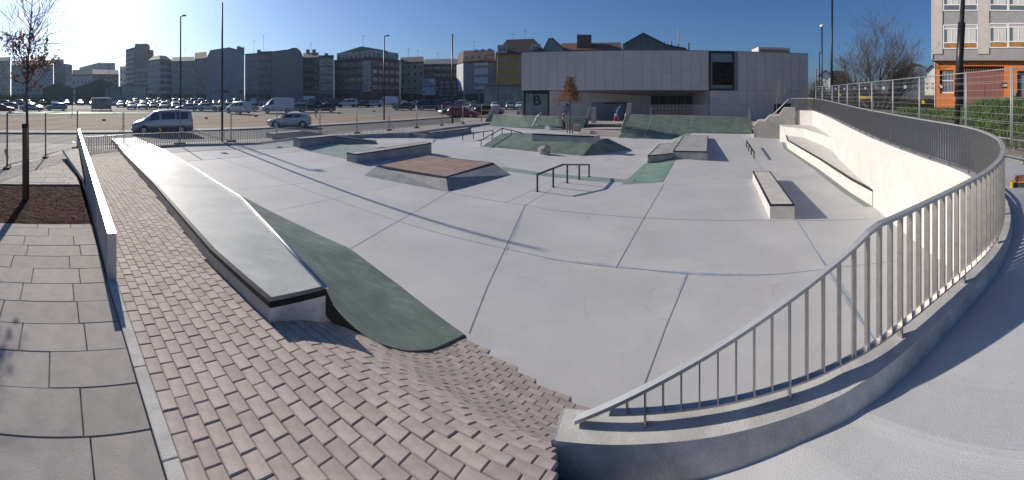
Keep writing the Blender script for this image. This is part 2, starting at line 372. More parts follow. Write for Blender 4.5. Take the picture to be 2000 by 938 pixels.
# saw cuts: thin dark lines set in the floor
def cut_line(pts, w, m, name):
    P = [fl(*p) for p in pts]; Q = []
    for i in range(len(P)-1):
        n = max(1, int((P[i+1]-P[i]).length/1.0))
        for k in range(n): Q.append(P[i].lerp(P[i+1], k/n))
    Q.append(P[-1]); A = []; B_ = []
    for i, p in enumerate(Q):
        d = (Q[min(i+1, len(Q)-1)]-Q[max(i-1, 0)]); s = Vector((-d.y, d.x, 0)).normalized()*w/2
        for L_, q in ((A, p+s), (B_, p-s)): L_.append(Vector((q.x, q.y, floor_z(q.x, q.y)+.004)))
    b = MB(); b.strip(A, B_); o = b.build(name, m, floor); return o
CUTS = [[(683, 487), (760, 442), (840, 397), (875, 376)], [(916, 652), (952, 560), (1025, 402)], [(1025, 402), (1107, 352), (1160, 325), (1195, 309)],
        [(1203, 524), (1250, 440), (1296, 361)], [(420, 306), (500, 333), (575, 362), (650, 389), (720, 413), (790, 436), (890, 464), (988, 486), (1105, 511), (1250, 526), (1350, 535), (1500, 537), (1640, 522), (1760, 508)],
        [(875, 376), (940, 388), (1025, 401), (1075, 410), (1250, 425), (1475, 430), (1560, 431), (1700, 428)], [(1343, 536), (1300, 640), (1256, 758)],
        [(1556, 430), (1600, 500), (1660, 590), (1725, 690)], [(540, 411), (650, 389), (775, 361)], [(470, 371), (560, 361), (650, 352), (735, 345)],
        [(985, 397), (1050, 367), (1102, 339), (1140, 320)], [(345, 307), (430, 302), (520, 295), (575, 291)], [(375, 297), (440, 292)], [(1295, 361), (1440, 357), (1530, 352), (1610, 340)],
        [(1312, 335), (1400, 331), (1500, 328), (1590, 326)], [(1440, 262), (1460, 290), (1480, 318), (1491, 334)], [(960, 306), (1010, 298), (1050, 292)], [(1030, 317), (1080, 303), (1105, 296)], [(1130, 312), (1180, 290)], [(1230, 289), (1262, 291)], [(730, 280), (770, 285), (850, 276), (900, 268)], [(560, 340), (690, 322), (735, 333)]]
for i, c in enumerate(CUTS):
    cut_line(c, .019 if i in (1, 4, 3, 5, 7) else .014, M_chalk if i in (4, 7, 2, 8, 10) else M_cut, 'saw_cut_joint')
M_smudge = mat('blue_chalk_dust', (.33, .39, .55), .9)
def chalk(pts, w):
    m = MATS.get('chalk_smear')
    if not m:
        m = mat('chalk_smear', (.30, .37, .56), .9); t = m.node_tree; p = t.nodes['Principled BSDF']
        tc = node(t, 'ShaderNodeTexCoord'); n = node(t, 'ShaderNodeTexNoise'); n.inputs['Scale'].default_value = 2.4; n.inputs['Detail'].default_value = 8; n.inputs['Roughness'].default_value = .75
        r = node(t, 'ShaderNodeMapRange'); r.inputs[1].default_value = .36; r.inputs[2].default_value = .85; r.inputs[3].default_value = 0; r.inputs[4].default_value = .8
        t.links.new(tc.outputs['Object'], n.inputs['Vector']); t.links.new(n.outputs[0], r.inputs[0]); t.links.new(r.outputs[0], p.inputs['Alpha'])
    P = [fl(*p) for p in pts]; Q = []
    for i in range(len(P)-1):
        n = max(1, int((P[i+1]-P[i]).length/.7))
        for k in range(n): Q.append(P[i].lerp(P[i+1], k/n))
    Q.append(P[-1]); A = []; B_ = []
    for i, p in enumerate(Q):
        d = (Q[min(i+1, len(Q)-1)]-Q[max(i-1, 0)]); e = sin(pi*(i+.02)/(len(Q)-.96)); ww = w*(.25+.75*e)*random.uniform(.8, 1.2); s = Vector((-d.y, d.x, 0)).normalized()*ww/2
        for L_, q in ((A, p+s), (B_, p-s)): L_.append(Vector((q.x, q.y, floor_z(q.x, q.y)+.008)))
    b = MB(); b.strip(A, B_); b.build('chalk_mark', m, floor)
chalk([(985, 500), (1005, 450), (1025, 402)], .13); chalk([(1250, 526), (1350, 535), (1500, 537)], .20); chalk([(1600, 500), (1640, 560), (1690, 640)], .17)
chalk([(1060, 505), (1180, 518), (1260, 527)], .14); chalk([(1325, 570), (1340, 540)], .25); chalk([(1560, 431), (1640, 430)], .25)
M_scuff = mat('scuff', (.33, .33, .335), .9); t = M_scuff.node_tree
_n = node(t, 'ShaderNodeTexNoise'); _n.inputs['Scale'].default_value = 3; _n.inputs['Detail'].default_value = 6; _r = node(t, 'ShaderNodeMapRange'); _r.inputs[1].default_value = .42; _r.inputs[2].default_value = .7; _r.inputs[3].default_value = 0; _r.inputs[4].default_value = .32
_tc = node(t, 'ShaderNodeTexCoord'); t.links.new(_tc.outputs['Object'], _n.inputs['Vector']); t.links.new(_n.outputs[0], _r.inputs[0]); t.links.new(_r.outputs[0], t.nodes['Principled BSDF'].inputs['Alpha'])
SR = random.Random(4)
for k in range(26):                                              # wheel marks left by boards and bikes
    px, py = SR.uniform(760, 1650), SR.choice([SR.uniform(345, 440), SR.uniform(420, 600)])
    c = fl(px, py); rad = SR.uniform(.5, 2.2); a0 = SR.uniform(0, 6.28); sw = SR.uniform(.5, 2.2); w = SR.uniform(.012, .03); A = []; B_ = []
    for q in range(19):
        a = a0+sw*q/18
        for L_, rr_ in ((A, rad-w/2), (B_, rad+w/2)): x, y = c.x+cos(a)*rr_, c.y+sin(a)*rr_*.8; L_.append(Vector((x, y, floor_z(x, y)+.012)))
    b = MB(); b.strip(A, B_); b.build('wheel_mark', M_scuff, floor)
def drain(px, py):
    p = fl(px, py); b = MB(); rz = radians(-30)
    b.box((p.x, p.y, p.z+.006), (.42, .30, .012), rz)
    o = tag(b.build('drain_grate', M_blkplast), '', 'drain')
    return o
drain(437, 299)['label'] = 'dark drain grate in the pale floor beside the long lamp-post shadow'
drain(545, 288)['label'] = 'small drain grate in the floor by the left corner ledge'

# ================================================================== BRICK PATH, BANK, LEFT PAVEMENT
b = MB()                                                       # bed under the pavers
us = [-24, -18, -14, -10, -8, -6, -5, -4.2, -3.46, -3.44, -2.8, -2.2, -1.6, -1.0, -.62, .2]
vv = [.70+.0767*i for i in range(60)]
def plat_v(u):                                                 # left foot of the platform
    P = [(-26, 3.45), (-23.4, 3.29), (-10.1, 2.40), (-5.04, 1.98), (-3.42, 1.95)]
    if u >= P[-1][0]: return P[-1][1]
    for (a, x), (c, y) in zip(P, P[1:]):
        if u <= c: return lerp(x, y, (max(u, a)-a)/(c-a))
vs = []
for u in us:
    vmax = 5.21-.24*(u+3.4) if u >= -3.45 else plat_v(u)+.05
    if u > -.5: vmax = 1.9
    for v in vv:
        v2 = .70+(v-.70)*(vmax-.06-.70)/(vv[-1]-.70)
        ue = min(u, -.380*v2) if v2 < 2.9 else u
        vs.append(uvp(ue, v2, brick_z(max(ue, -3.4) if u > -3.45 else ue, v2)-.012))
nv = len(vv)
b.add(vs, [(i*nv+j, i*nv+j+1, (i+1)*nv+j+1, (i+1)*nv+j) for i in range(len(us)-1) for j in range(nv-1) if us[i] != -3.46])
path = struct(b.build('brick_path', M_joint, smooth=True))
# individual pavers, running bond, long side along u
PL, PW, GAP = .205, .114, .008
pieces = []
def crestlimit(u): return u > -23.2
v = .707
rows = []
while v < 5.3: rows.append(v); v += PW
for j, v0 in enumerate(rows):
    off = (j % 2)*PL/2
    u = -23.2+off+random.uniform(-.004, .004)
    while u < (-.55 if v0 > 2.9 else .1):
        u1 = u+PL-GAP; v1 = v0+PW-.003; um = (u+u1)/2
        vmax = (plat_v(um)-.0) if um < -3.42 else 5.24-.24*(um+3.4)+.02
        ua = u
        if v0 > 1.9 and u1 > -3.36 and ua < -3.41: ua = -3.41
        if v0 > 1.9 and ua >= -3.41: vmax = 5.24-.24*((ua+u1)/2+3.4)+.02
        vm_ = (v0+v1)/2
        if vm_ < 2.9:
            u1 = min(u1, -.372*vm_-.004)
            if u1-ua < .03: break
        ctr = uvp((ua+u1)/2, vm_)
        if (v1 <= vmax or (ua < -3.42 and v0 < vmax-.04)) and True:
            ve = min(v1, vmax)
            pieces.append((ua, u1, v0, ve))
        u += PL
def paver_mesh(p, jit):
    u0, u1, v0, v1 = p; n = 2 if v0 > 1.9 else 1
    c = uvp((u0+u1)/2, (v0+v1)/2, brick_z((u0+u1)/2, (v0+v1)/2))
    b = MB(); e = .006
    def P(u, v, dz): return uvp(u, v, brick_z(u, v)+dz)
    du, dv = jit
    top = [P(u0+e, v0+e, du), P(u1-e, v0+e, du+dv), P(u1-e, v1-e, du+dv), P(u0+e, v1-e, du)]
    mid = [P(u0, v0, du-.006), P(u1, v0, du+dv-.006), P(u1, v1, du+dv-.006), P(u0, v1, du-.006)]
    bot = [P(u0, v0, -.03), P(u1, v0, -.03), P(u1, v1, -.03), P(u0, v1, -.03)]
    vs = top+mid+bot
    fs = [(0, 1, 2, 3)]+[(i, 4+i, 4+(i+1) % 4, (i+1) % 4) for i in range(4)]+[(4+i, 8+i, 8+(i+1) % 4, 4+(i+1) % 4) for i in range(4)]
    b.add(vs, fs); return b, c
def depth_of(p):
    q = uvp((p[0]+p[1])/2, (p[2]+p[3])/2); th = atan2(q.x, q.y); r = q.length
    if r < .5: return 99
    z = brick_z((p[0]+p[1])/2, (p[2]+p[3])/2); py = YH+F0*(EYE-z)/r; px = 1000+F0*th
    if py > 985 or px < 0 or px > 1100: return 50+r
    return r
pieces.sort(key=depth_of)
allb = MB()
for i, p in enumerate(pieces):
    jit = (random.uniform(-.002, .002), random.uniform(-.0022, .0022))
    bb, c = paver_mesh(p, jit)
    if i < 300:
        me = bb.mesh('paver', M_paver, off=c); o = bpy.data.objects.new('paver', me); COL.objects.link(o); o.parent = path; o.location = c
    else: allb.add(bb.v, bb.f)
allb.build('paver_field', M_paver_all, path, kind='stuff')
# edge kerb flush with the slabs
kb = MB(); segs = [-4.95, -4.1, -3.2, -2.3, -1.4, -.5, .4, 1.3]
kerbT = T('edge_kerb', 'low rough concrete edging between the big grey slabs and the brick path', 'kerb', uvp(-3, .67, .6))
for a, c in zip(segs, segs[1:]):
    kb = MB(); P = lambda u, v, dz: uvp(u, v, pave_z(*uvp(u, v)[:2])+dz)
    kb.prism([P(a, .60, .012), P(c-.006, .60, .012), P(c-.006, .70, .014), P(a, .70, .014)], [P(a, .60, -.3), P(c-.006, .60, -.3), P(c-.006, .702, -.3), P(a, .702, -.3)])
    kb.build('kerb_stone', M_rough, kerbT, bevel=.008)
# left pavement: bed and slabs, tree pit
b = MB(); pz = lambda u, v, dz=0.: uvp(u, v, pave_z(*uvp(u, v)[:2])+dz)
cells_u = [-23.5, -20, -16, -11.5, -7.46, -5, -2.5, 0, 2]; cells_v = [-14, -9, -6, -4, -2, -.5, .62]
idx = {}
for i, u in enumerate(cells_u):
    for j, v in enumerate(cells_v): idx[i, j] = len(b.v); b.v.append(tuple(pz(u, v, -.03)))
for i in range(len(cells_u)-1):
    for j in range(len(cells_v)-1):
        if cells_u[i] == -11.5 and j >= 2: continue
        b.f.append((idx[i, j], idx[i, j+1], idx[i+1, j+1], idx[i+1, j]))
slabbed = struct(b.build('slab_pavement', M_joint))
SU, SV = .462, .785; ns = 0; rest = MB()
cand = []
u = -22.9; k = 0
while u < 1.2:
    v = .595-(.39 if k % 2 else .0)-random.uniform(-.06, .06)
    first = True; vhi = .595
    while vhi > -7:
        vlo = v if first and k % 2 else vhi-SV*random.choice([1, 1, 1, .75])
        if first and not k % 2: vlo = vhi-SV*random.uniform(.25, 1.0)
        first = False
        inpit = (u+SU > -11.5 and u < -7.46 and vlo > -4.2)
        if not inpit or u+SU*.5 > -7.46 or u+SU*.5 < -11.5:
            cand.append((max(u, -7.45) if (u < -7.46 < u+SU and vlo > -4.2) else u, min(u+SU, -11.51) if (u < -11.5 < u+SU and vlo > -4.2) else u+SU, vlo, vhi))
        vhi = vlo
    u += SU; k += 1
cand.sort(key=lambda c: uvp((c[0]+c[1])/2, (c[2]+c[3])/2).length)
for i, (u0, u1, v0, v1) in enumerate(cand):
    g = .004; e = .004; jz = random.uniform(-.003, .003); jt = random.uniform(-.003, .003)
    top = [pz(u0+g+e, v0+g+e, jz), pz(u1-g-e, v0+g+e, jz+jt), pz(u1-g-e, v1-g-e, jz+jt), pz(u0+g+e, v1-g-e, jz)]
    mid = [pz(u0+g, v0+g, jz-.005), pz(u1-g, v0+g, jz+jt-.005), pz(u1-g, v1-g, jz+jt-.005), pz(u0+g, v1-g, jz-.005)]
    bot = [pz(u0+g, v0+g, -.05), pz(u1-g, v0+g, -.05), pz(u1-g, v1-g, -.05), pz(u0+g, v1-g, -.05)]
    bb = MB(); bb.add(top+mid+bot, [(0, 1, 2, 3)]+[(q, 4+q, 4+(q+1) % 4, (q+1) % 4) for q in range(4)]+[(4+q, 8+q, 8+(q+1) % 4, 4+(q+1) % 4) for q in range(4)])
    if i < 260:
        c = pz((u0+u1)/2, (v0+v1)/2); me = bb.mesh('slab', M_slab, off=c); o = bpy.data.objects.new('slab', me); COL.objects.link(o); o.parent = slabbed; o.location = c
    else: rest.add(bb.v, bb.f)
rest.build('slab_field', mat('grey_brown_slab_joined', (.285, .26, .245), .85, var=.12, scale=5, bump=.3, bscale=180, island=.11), slabbed, kind='stuff')
b = MB(); N1, N2 = 46, 52                                       # bark mulch in the tree pit
for i in range(N1+1):
    for j in range(N2+1):
        u = -11.49+i*(4.02/N1); v = -4.3+j*(4.91/N2); ed_ = min(1, min(u+11.49, -7.47-u, .61-v)/.25)
        b.v.append(tuple(pz(u, v, -.055+.03*ed_+random.uniform(-.014, .014))))
b.f = [(i*(N2+1)+j, i*(N2+1)+j+1, (i+1)*(N2+1)+j+1, (i+1)*(N2+1)+j) for i in range(N1) for j in range(N2)]
struct(b.build('tree_pit_soil', M_soil))
b = MB()
for k in range(5200):                                          # chips of bark
    u = random.uniform(-11.45, -7.5); v = random.uniform(-4.2, .58); p = pz(u, v, -.03+random.uniform(0, .02)); a = random.uniform(0, pi); l = random.uniform(.012, .035); w = l*.4; t = random.uniform(-.012, .012)
    dx, dy = cos(a)*l, sin(a)*l; ex, ey = -sin(a)*w, cos(a)*w
    b.add([(p.x-dx, p.y-dy, p.z-t), (p.x+ex, p.y+ey, p.z+.006), (p.x+dx, p.y+dy, p.z+t), (p.x-ex, p.y-ey, p.z)], [(0, 1, 2, 3)])
b.build('bark_mulch', mat('bark_chip', (.085, .035, .021), .98, spec=.1, island=.55), kind='stuff')

# ---- left wall beside the path, with a metal capping
wl = T('low_wall', 'low concrete wall with bright metal capping between tree pit and brick path', 'wall', uvp(-10, .68, .5))
P0 = (-4.92, .61, .74); segw = [(-21.2, 1.10), (-20.0, 1.06), (-14, 1.09), (-9, 1.12), (-4.92, 1.14)]
def wall_v(u): return lerp(.61, 1.04, max(0, (-4.92-u))/16.2)
b = MB(); tops = []; bots = []; topo = []; boto = []
for u, z in segw:
    v0 = wall_v(u); a = uvp(u, v0); c = uvp(u, v0+.085)
    tops.append(Vector((a.x, a.y, z-.014))); topo.append(Vector((c.x, c.y, z-.014))); bots.append(Vector((a.x, a.y, pave_z(a.x, a.y)-.3))); boto.append(Vector((c.x, c.y, pave_z(c.x, c.y)-.3)))
b.strip(tops, topo); b.strip(bots, tops); b.strip(boto, topo); n = len(segw)
b.poly(tops[0], topo[0], boto[0], bots[0]); b.poly(tops[-1], topo[-1], boto[-1], bots[-1])
b.build('wall_body', M_ledge, wl)
b = MB()
for i in range(n-1):
    def off(p, v, z): return p+NV*v+Vector((0, 0, z))
    a0, a1, c0, c1 = tops[i], tops[i+1], topo[i], topo[i+1]
    e1 = .012 if i == n-2 else -.003
    a1 = a1+TU*e1; c1 = c1+TU*e1
    b.prism([off(a0, -.012, .016), off(a1, -.012, .016), off(c1, .012, .016), off(c0, .012, .016)], [off(a0, -.012, .002), off(a1, -.012, .002), off(c1, .012, .002), off(c0, .012, .002)])
b.build('metal_capping', M_cope, wl)
b = MB(); a = tops[-1]+TU*.002; c = topo[-1]+TU*.002
b.prism([a+NV*-.012, c+NV*.012, c+NV*.012+TU*.01, a+NV*-.012+TU*.01], [Vector((q.x, q.y, pave_z(q.x, q.y)+.01)) for q in (a+NV*-.012, c+NV*.012, c+NV*.012+TU*.01, a+NV*-.012+TU*.01)])
b.build('end_plate', M_hand, wl)
# bench slab on the pavement side of the wall
b = MB(); q = [(-18.2, .2), (-11.5, .73), (-18.4, .92)]
tp = [uvp(u, v, .45) for u, v in q]; bt = [uvp(u, v, .32) for u, v in q]
b.prism(tp, bt); o = b.build('wedge_bench', M_rough, bevel=.01); tag(o, 'wedge shaped pale concrete bench against the outer side of the left wall', 'bench')

# ---- the long platform with steel edges and the green bank below it
pf = T('long_platform', 'long grey concrete platform with black and steel edges beside the brick path', 'skate ramp', uvp(-10, 2.8, .3))
LEFT = [(-3.43, .815), (-5.04, .765), (-10.1, .60), (-17, .30), (-23.4, -.02+.16), (-26.4, .06)]
L_top = [uvp(u, plat_v(u)-.0, z) for u, z in LEFT]
cp = [(-3.36, 2.57, .80), (-5.6, 3.17, .73), (-7.89, 3.77, .63), (-13, 4.36, .45), (-18.29, 4.91, .265), (-26.6, 5.01, .05)]
R_top = [uvp(*c) for c in cp]
b = MB(); pts = L_top+R_top[::-1]
b.strip([L_top[0], L_top[1], L_top[2], L_top[3], L_top[4], L_top[5]], [R_top[0], R_top[1], R_top[2], R_top[3], R_top[4], R_top[5]])
b.strip([Vector((p.x, p.y, p.z)) for p in L_top], [Vector((p.x, p.y, pave_z(p.x, p.y)-.2)) for p in L_top])
fr = [L_top[0].lerp(R_top[0], k/10) for k in range(11)]
b.build('platform_body', M_plat, pf)
b = MB(); b.strip(fr, [Vector((p.x, p.y, brick_z(-3.4, p.dot(NV))-.15)) for p in fr]); b.build('end_face', M_face, pf)
def edge_plate(P, side, up, w, drop, m, name):
    b = MB()
    for i in range(len(P)-1):
        a, c = P[i], P[i+1]; d = (c-a).normalized(); nrm = Vector((-d.y, d.x, 0)).normalized()*side; z = Vector((0, 0, up))
        o_ = nrm*.006
        b.prism([a+z-o_, c+z-o_, c+z+nrm*w, a+z+nrm*w], [a-z*0-o_+Vector((0, 0, -.002)), c-o_+Vector((0, 0, -.002)), c+nrm*w+Vector((0, 0, -.002)), a+nrm*w+Vector((0, 0, -.002))])
        b.prism([a+z-o_, c+z-o_, c+z-Vector((0, 0, up))-nrm*.0005, a+z-Vector((0, 0, up))-nrm*.0005], [p+Vector((0, 0, -drop)) for p in (a+z-o_, c+z-o_, c-nrm*.0005, a-nrm*.0005)])
    return b.build(name, m, pf)
edge_plate(L_top, -1, .006, .06, .055, M_brown_steel, 'black_edge')
edge_plate([L_top[0], R_top[0]], 1, .007, .075, .06, M_brown_steel, 'black_edge')
b = MB(); b.tube([p+Vector((0, 0, .008))+NV*.012 for p in R_top], .027, 10); b.build('steel_coping', M_cope, pf, smooth=True)
# green bank: lofted from coping to foot
foot = [(-3.43, 5.22), (-5.3, 5.75), (-7.14, 6.17), (-11, 6.0), (-16, 5.9), (-26.6, 5.6)]
b = MB(); NJ = 14; grid = []
shape = []
for j in range(NJ+1):
    t = j/NJ; vs_ = 2.61+(5.21-2.61)*t; shape.append((t, (prof2 := None) or 0))
EDGE = [(2.61, .785), (2.71, .58), (2.84, .41), (3.01, .23), (3.14, .10), (3.49, -.18), (3.92, -.44), (4.4, -.66), (4.87, -.78), (5.21, -.845)]
def edgeprof(t):
    v = 2.61+2.6*t
    for (a, za), (c, zc) in zip(EDGE, EDGE[1:]):
        if v <= c+1e-6: return (lerp(za, zc, (v-a)/(c-a))+.845)/(.785+.845)
    return 0
def interp(L_, u):
    for p, q in zip(L_, L_[1:]):
        if q[0] <= u <= p[0] or p[0] <= u <= q[0]:
            k = (u-p[0])/(q[0]-p[0]); return [lerp(x, y, k) for x, y in zip(p[1:], q[1:])]
    return list(L_[-1][1:])
ug = [-3.4-i*.35 for i in range(14)]+[-8.4-i*.8 for i in range(23)]
tg = [0, .02, .04, .07, .11, .16, .22, .3, .4, .5, .6, .7, .8, .9, 1]
for u in ug:
    cv, cz = interp(cp, max(min(u, -3.36), -26.6)); fv, = interp(foot, max(min(u, -3.43), -26.6))
    row = []
    for t in tg:
        v = lerp(cv+.015, fv, t); p = uvp(u, v); fz = floor_z(*uvp(u, fv)[:2])+.006
        row.append(Vector((p.x, p.y, fz+(cz-.01-fz)*edgeprof(t))))
    grid.append(row)
n = len(tg); b.v = [tuple(p) for r in grid for p in r]
b.f = [(i*n+j, i*n+j+1, (i+1)*n+j+1, (i+1)*n+j) for i in range(len(ug)-1) for j in range(n-1)]
b.build('green_bank', M_green, pf, smooth=True)
b = MB(); r0 = grid[0]                                           # black steel profile on the bank's end
o1 = [p+TU*.012+Vector((0, 0, .006)) for p in r0]; o2 = []
for i, p in enumerate(r0):
    d = (r0[min(i+1, n-1)]-r0[max(i-1, 0)]).normalized(); nn = Vector((0, 0, 1))-d*d.z; nn.normalize()
    w = .10*(1-min(1, tg[i]*1.3))+.02
    o2.append(p+TU*.012-nn*w)
b.strip(o1, o2); i1 = [p-TU*.03+Vector((0, 0, .006)) for p in r0]; b.strip(o1, i1)
b.build('black_edge', M_brown_steel, pf)
b = MB(); k = 9; b.strip([p-TU*.012 for p in r0[:k]], [Vector((p.x, p.y, min(p.z, brick_z(-3.4, p.dot(NV)))-.08))-TU*.012 for p in r0[:k]]); b.build('end_face', M_face, pf)
# thin black joint at the foot
b = MB(); fp = [grid[i][-1] for i in range(len(ug))]
b.strip([p+Vector((0, 0, .004)) for p in fp], [p+NV*.02+Vector((0, 0, .003)) for p in fp]); b.build('foot_joint', M_cut, pf)

# ================================================================== RIGHT: WALKWAY, RETAINING WALL, RAILING
RL = [(.33, 2.84), (.68, 2.67), (.99, 2.52), (1.29, 2.365), (1.59, 2.215), (1.9, 2.07), (2.3, 1.94), (3.07, 1.87), (3.81, 1.82), (4.31, 1.83), (4.91, 1.94), (5.57, 2.18), (6.36, 2.61), (7.14, 3.19), (7.71, 3.72), (8.26, 4.45), (8.95, 5.6), (9.95, 7.2), (10.87, 8.6), (11.61, 9.72), (14.69, 13.98), (18.1, 18.6), (21.53, 23.7)]
line = smoothline([Vector((x, y, 0)) for x, y in RL], 10)
tail = [Vector((21.53, 23.7, 0)), Vector((21.5, 24.4, 0)), Vector((20.8, 25.8, 0))]
def offs(L_, d):
    out = []
    for i, p in enumerate(L_):
        t = L_[min(i+1, len(L_)-1)]-L_[max(i-1, 0)]; nn = Vector((t.y, -t.x, 0)).normalized()    # right-hand side = walkway side
        out.append(p+nn*d)
    return out
wz = lambda p: walk_z(p.x, p.y)
inn, out_ = offs(line, -.11), offs(line, .13)
b = MB(); A = [Vector((p.x, p.y, wz(p)+.205)) for p in inn]; B_ = [Vector((p.x, p.y, wz(p)+.185)) for p in out_]; B0 = [Vector((p.x, p.y, wz(p)-.6)) for p in offs(line, .15)]; A0 = [Vector((p.x, p.y, floor_z(p.x, p.y)-.3)) for p in inn]
rw = T('retaining_wall', 'curved concrete retaining wall carrying the railing along the right edge of the park', 'wall', (5, 2, 0))
b.strip(A, B_); o = b.build('wall_top', M_rough, rw)
b = MB(); b.strip(B_, B0); b.build('outer_face', M_face, rw)
b = MB(); b.strip(A, A0); b.build('inner_face', M_wall, rw)
e0 = line[0]; b = MB(); b.poly(A[0], B_[0], B0[0]+Vector((0, 0, -1)), Vector((A0[0].x, A0[0].y, -1.3))); b.build('end_face', M_face, rw)
chm = MB(); chm.prism([A[0]+Vector((-.012, .004, .001)), B_[0]+Vector((-.012, -.004, .001)), B_[0]+Vector((.004, 0, .001)), A[0]+Vector((.004, 0, .001))], [A[0]+Vector((-.014, .004, -1.4)), B_[0]+Vector((-.014, -.004, -1.4)), B_[0]+Vector((.004, 0, -1.4)), A[0]+Vector((.004, 0, -1.4))]); chm.build('end_strip', M_rough, rw)
# shuttering joints on the inner face
# walkway sheet
b = MB(); far_side = []
wl_in = offs(line, .13)
for i, p in enumerate(wl_in):
    t = line[min(i+1, len(line)-1)]-line[max(i-1, 0)]; nn = Vector((t.y, -t.x, 0)).normalized()
    q = p+nn*2.1 if p.x > 8.3 else (Vector((p.x*1.3+.6, -4-.2*p.x, 0)) if p.x < 4 else p+nn*lerp(5.5, 2.1, sst((p.x-4)/4.3)))
    far_side.append(q)
A = []; B_ = []
for p, q in zip(wl_in, far_side): A.append(Vector((p.x, p.y, path_z(p.x, p.y)))); B_.append(Vector((q.x, q.y, path_z(q.x, q.y))))
for k in range(4):
    X = [a.lerp(c, k/4) for a, c in zip(A, B_)]; Y = [a.lerp(c, (k+1)/4) for a, c in zip(A, B_)]; b.strip(X, Y)
A2 = [Vector((p.x, p.y, .775)) for p in (Vector((.3, 2.05, 0)), Vector((-.2, -1, 0)))]
struct(b.build('walkway', M_walk))
# railing
rl = T('picket_railing', 'long curved steel picket railing on the wall at the right of the park', 'railing', (5, 2, 1))
fine = resample(line, .03)
def topz(p, s):                                                  # handrail height: it slopes up from the wall's end
    q = fine[start]
    if s < 2.1: return lerp(wz(q)+.225, walk_z(2.32, 1.94)+1.165, s/2.1)
    return wz(p)+1.165
cum = [i*.03 for i in range(len(fine))]
start = next(i for i, p in enumerate(fine) if p.x > .42)
hp = []; bp = []; posts = []; pk = []
for i in range(start, len(fine), 4 if True else 1):
    p = fine[i]; s = cum[i]-cum[start]; hp.append(Vector((p.x, p.y, topz(p, s)))); bp.append(Vector((p.x, p.y, wz(p)+.285)))
    pk.append((p, s, fine[min(i+1, len(fine)-1)]-fine[max(i-1, 0)]))
tailp = resample(tail, .12); 
def ribbon(P, w, h, name, m, par=None):
    b = MB(); ns_ = []
    for i, p in enumerate(P):
        t = P[min(i+1, len(P)-1)]-P[max(i-1, 0)]; nn = Vector((t.y, -t.x, 0)).normalized(); ns_.append(nn)
    c = [[p+nn*sx*w/2+Vector((0, 0, sz*h/2)) for p, nn in zip(P, ns_)] for sx, sz in ((-1, 1), (1, 1), (1, -1), (-1, -1))]
    for k in range(4): b.strip(c[k], c[(k+1) % 4])
    b.poly(*[c[k][0] for k in range(4)]); b.poly(*[c[k][-1] for k in range(4)])
    return b.build(name, m, par or rl)
tl = [Vector((p.x, p.y, wz(Vector((21.5, 23.7, 0)))+1.165)) for p in tailp[1:]]
ribbon(hp+tl, .062, .026, 'handrail', M_hand)
iw = next(i for i in range(len(hp)) if hp[i].z > bp[i].z+.03)
ribbon(bp[iw:]+[Vector((p.x, p.y, bp[-1].z)) for p in tailp[1:]], .055, .014, 'bottom_rail', M_steel)
order = 0; restpk = MB(); restn = 0
for j, (p, s, t) in enumerate(pk):
    zt, zb = topz(p, s)-.013, wz(p)+.292
    if zt-zb < .03: continue
    nn = Vector((t.y, -t.x, 0)).normalized(); tt = Vector((t.x, t.y, 0)).normalized(); w, h = .055, .011
    vs = []
    for z in (zb, zt):
        for sx, sy in ((-1, -1), (1, -1), (1, 1), (-1, 1)): q = p+nn*sx*w/2+tt*sy*h/2; vs.append((q.x, q.y, z))
    bb = MB(); bb.add(vs, [(0, 1, 5, 4), (1, 2, 6, 5), (2, 3, 7, 6), (3, 0, 4, 7)])
    if order < 290: bb.build('picket', M_steel, rl); order += 1
    else: restpk.add(bb.v, bb.f); restn += 1
    if j % 8 == 4:
        q = p+nn*.0; pb = MB(); pb.bar((q.x, q.y, wz(p)+.19), (q.x, q.y, wz(p)+.282), .05, .014, (t.x, t.y, 0)); pb.build('support_post', M_steel, rl)
for p in tailp[1:]:
    t = tail[1]-tail[0]; nn = Vector((t.y, -t.x, 0)).normalized(); restpk.bar((p.x, p.y, bp[-1].z), (p.x, p.y, tl[0].z), .055, .011, (t.x, t.y, 0))
restpk.build('far_pickets', M_steel, rl, kind='stuff')

# ---- seating ledges against the right wall
def tier(name, label, front, dz, depth_line, ztop_fn, copes=True):
    o = T(name, label, 'ledge', front[len(front)//2])
    top = [Vector((p.x, p.y, ztop_fn(p))) for p in front]
    b = MB(); b.strip(top, [Vector((p.x, p.y, floor_z(p.x, p.y)-.2)) for p in front])
    b.strip(top, [Vector((q.x, q.y, ztop_fn(p))) for p, q in zip(front, depth_line)])
    p, q, zz = front[0], depth_line[0], ztop_fn(front[0])
    b.poly(Vector((p.x, p.y, zz)), Vector((q.x, q.y, zz)), Vector((q.x, q.y, -1.4)), Vector((p.x, p.y, -1.4)))
    b.build('ledge_body', M_wall, o)
    return o, top
fr1 = [Vector((10.75, 7.7, 0)), Vector((11.0, 9.15, 0)), Vector((12.2, 11.3, 0)), Vector((14.7, 15.8, 0)), Vector((18.2, 22.8, 0)), Vector((19.4, 26.2, 0)), Vector((20.2, 29.5, 0)), Vector((18.9, 31.6, 0))]
f1 = [(1702, 411), (1660, 376), (1600, 331), (1538, 290)]
fr1 = [fl(*p) for p in f1]; fr1[0] = Vector((11.05, 9.14, 0)); fr1[0].z = floor_z(11.05, 9.14); kx = fl(1529, 262.5); fr1 += [kx, fl(1508, 252)]
bk1 = [Vector((11.06, 9.15, 0)), Vector((12.3, 10.7, 0)), Vector((15.3, 14.8, 0)), Vector((18.2, 18.8, 0)), Vector((21.4, 23.6, 0)), Vector((22.5, 30, 0))]
zt1 = lambda p: floor_z(p.x, p.y)+.56
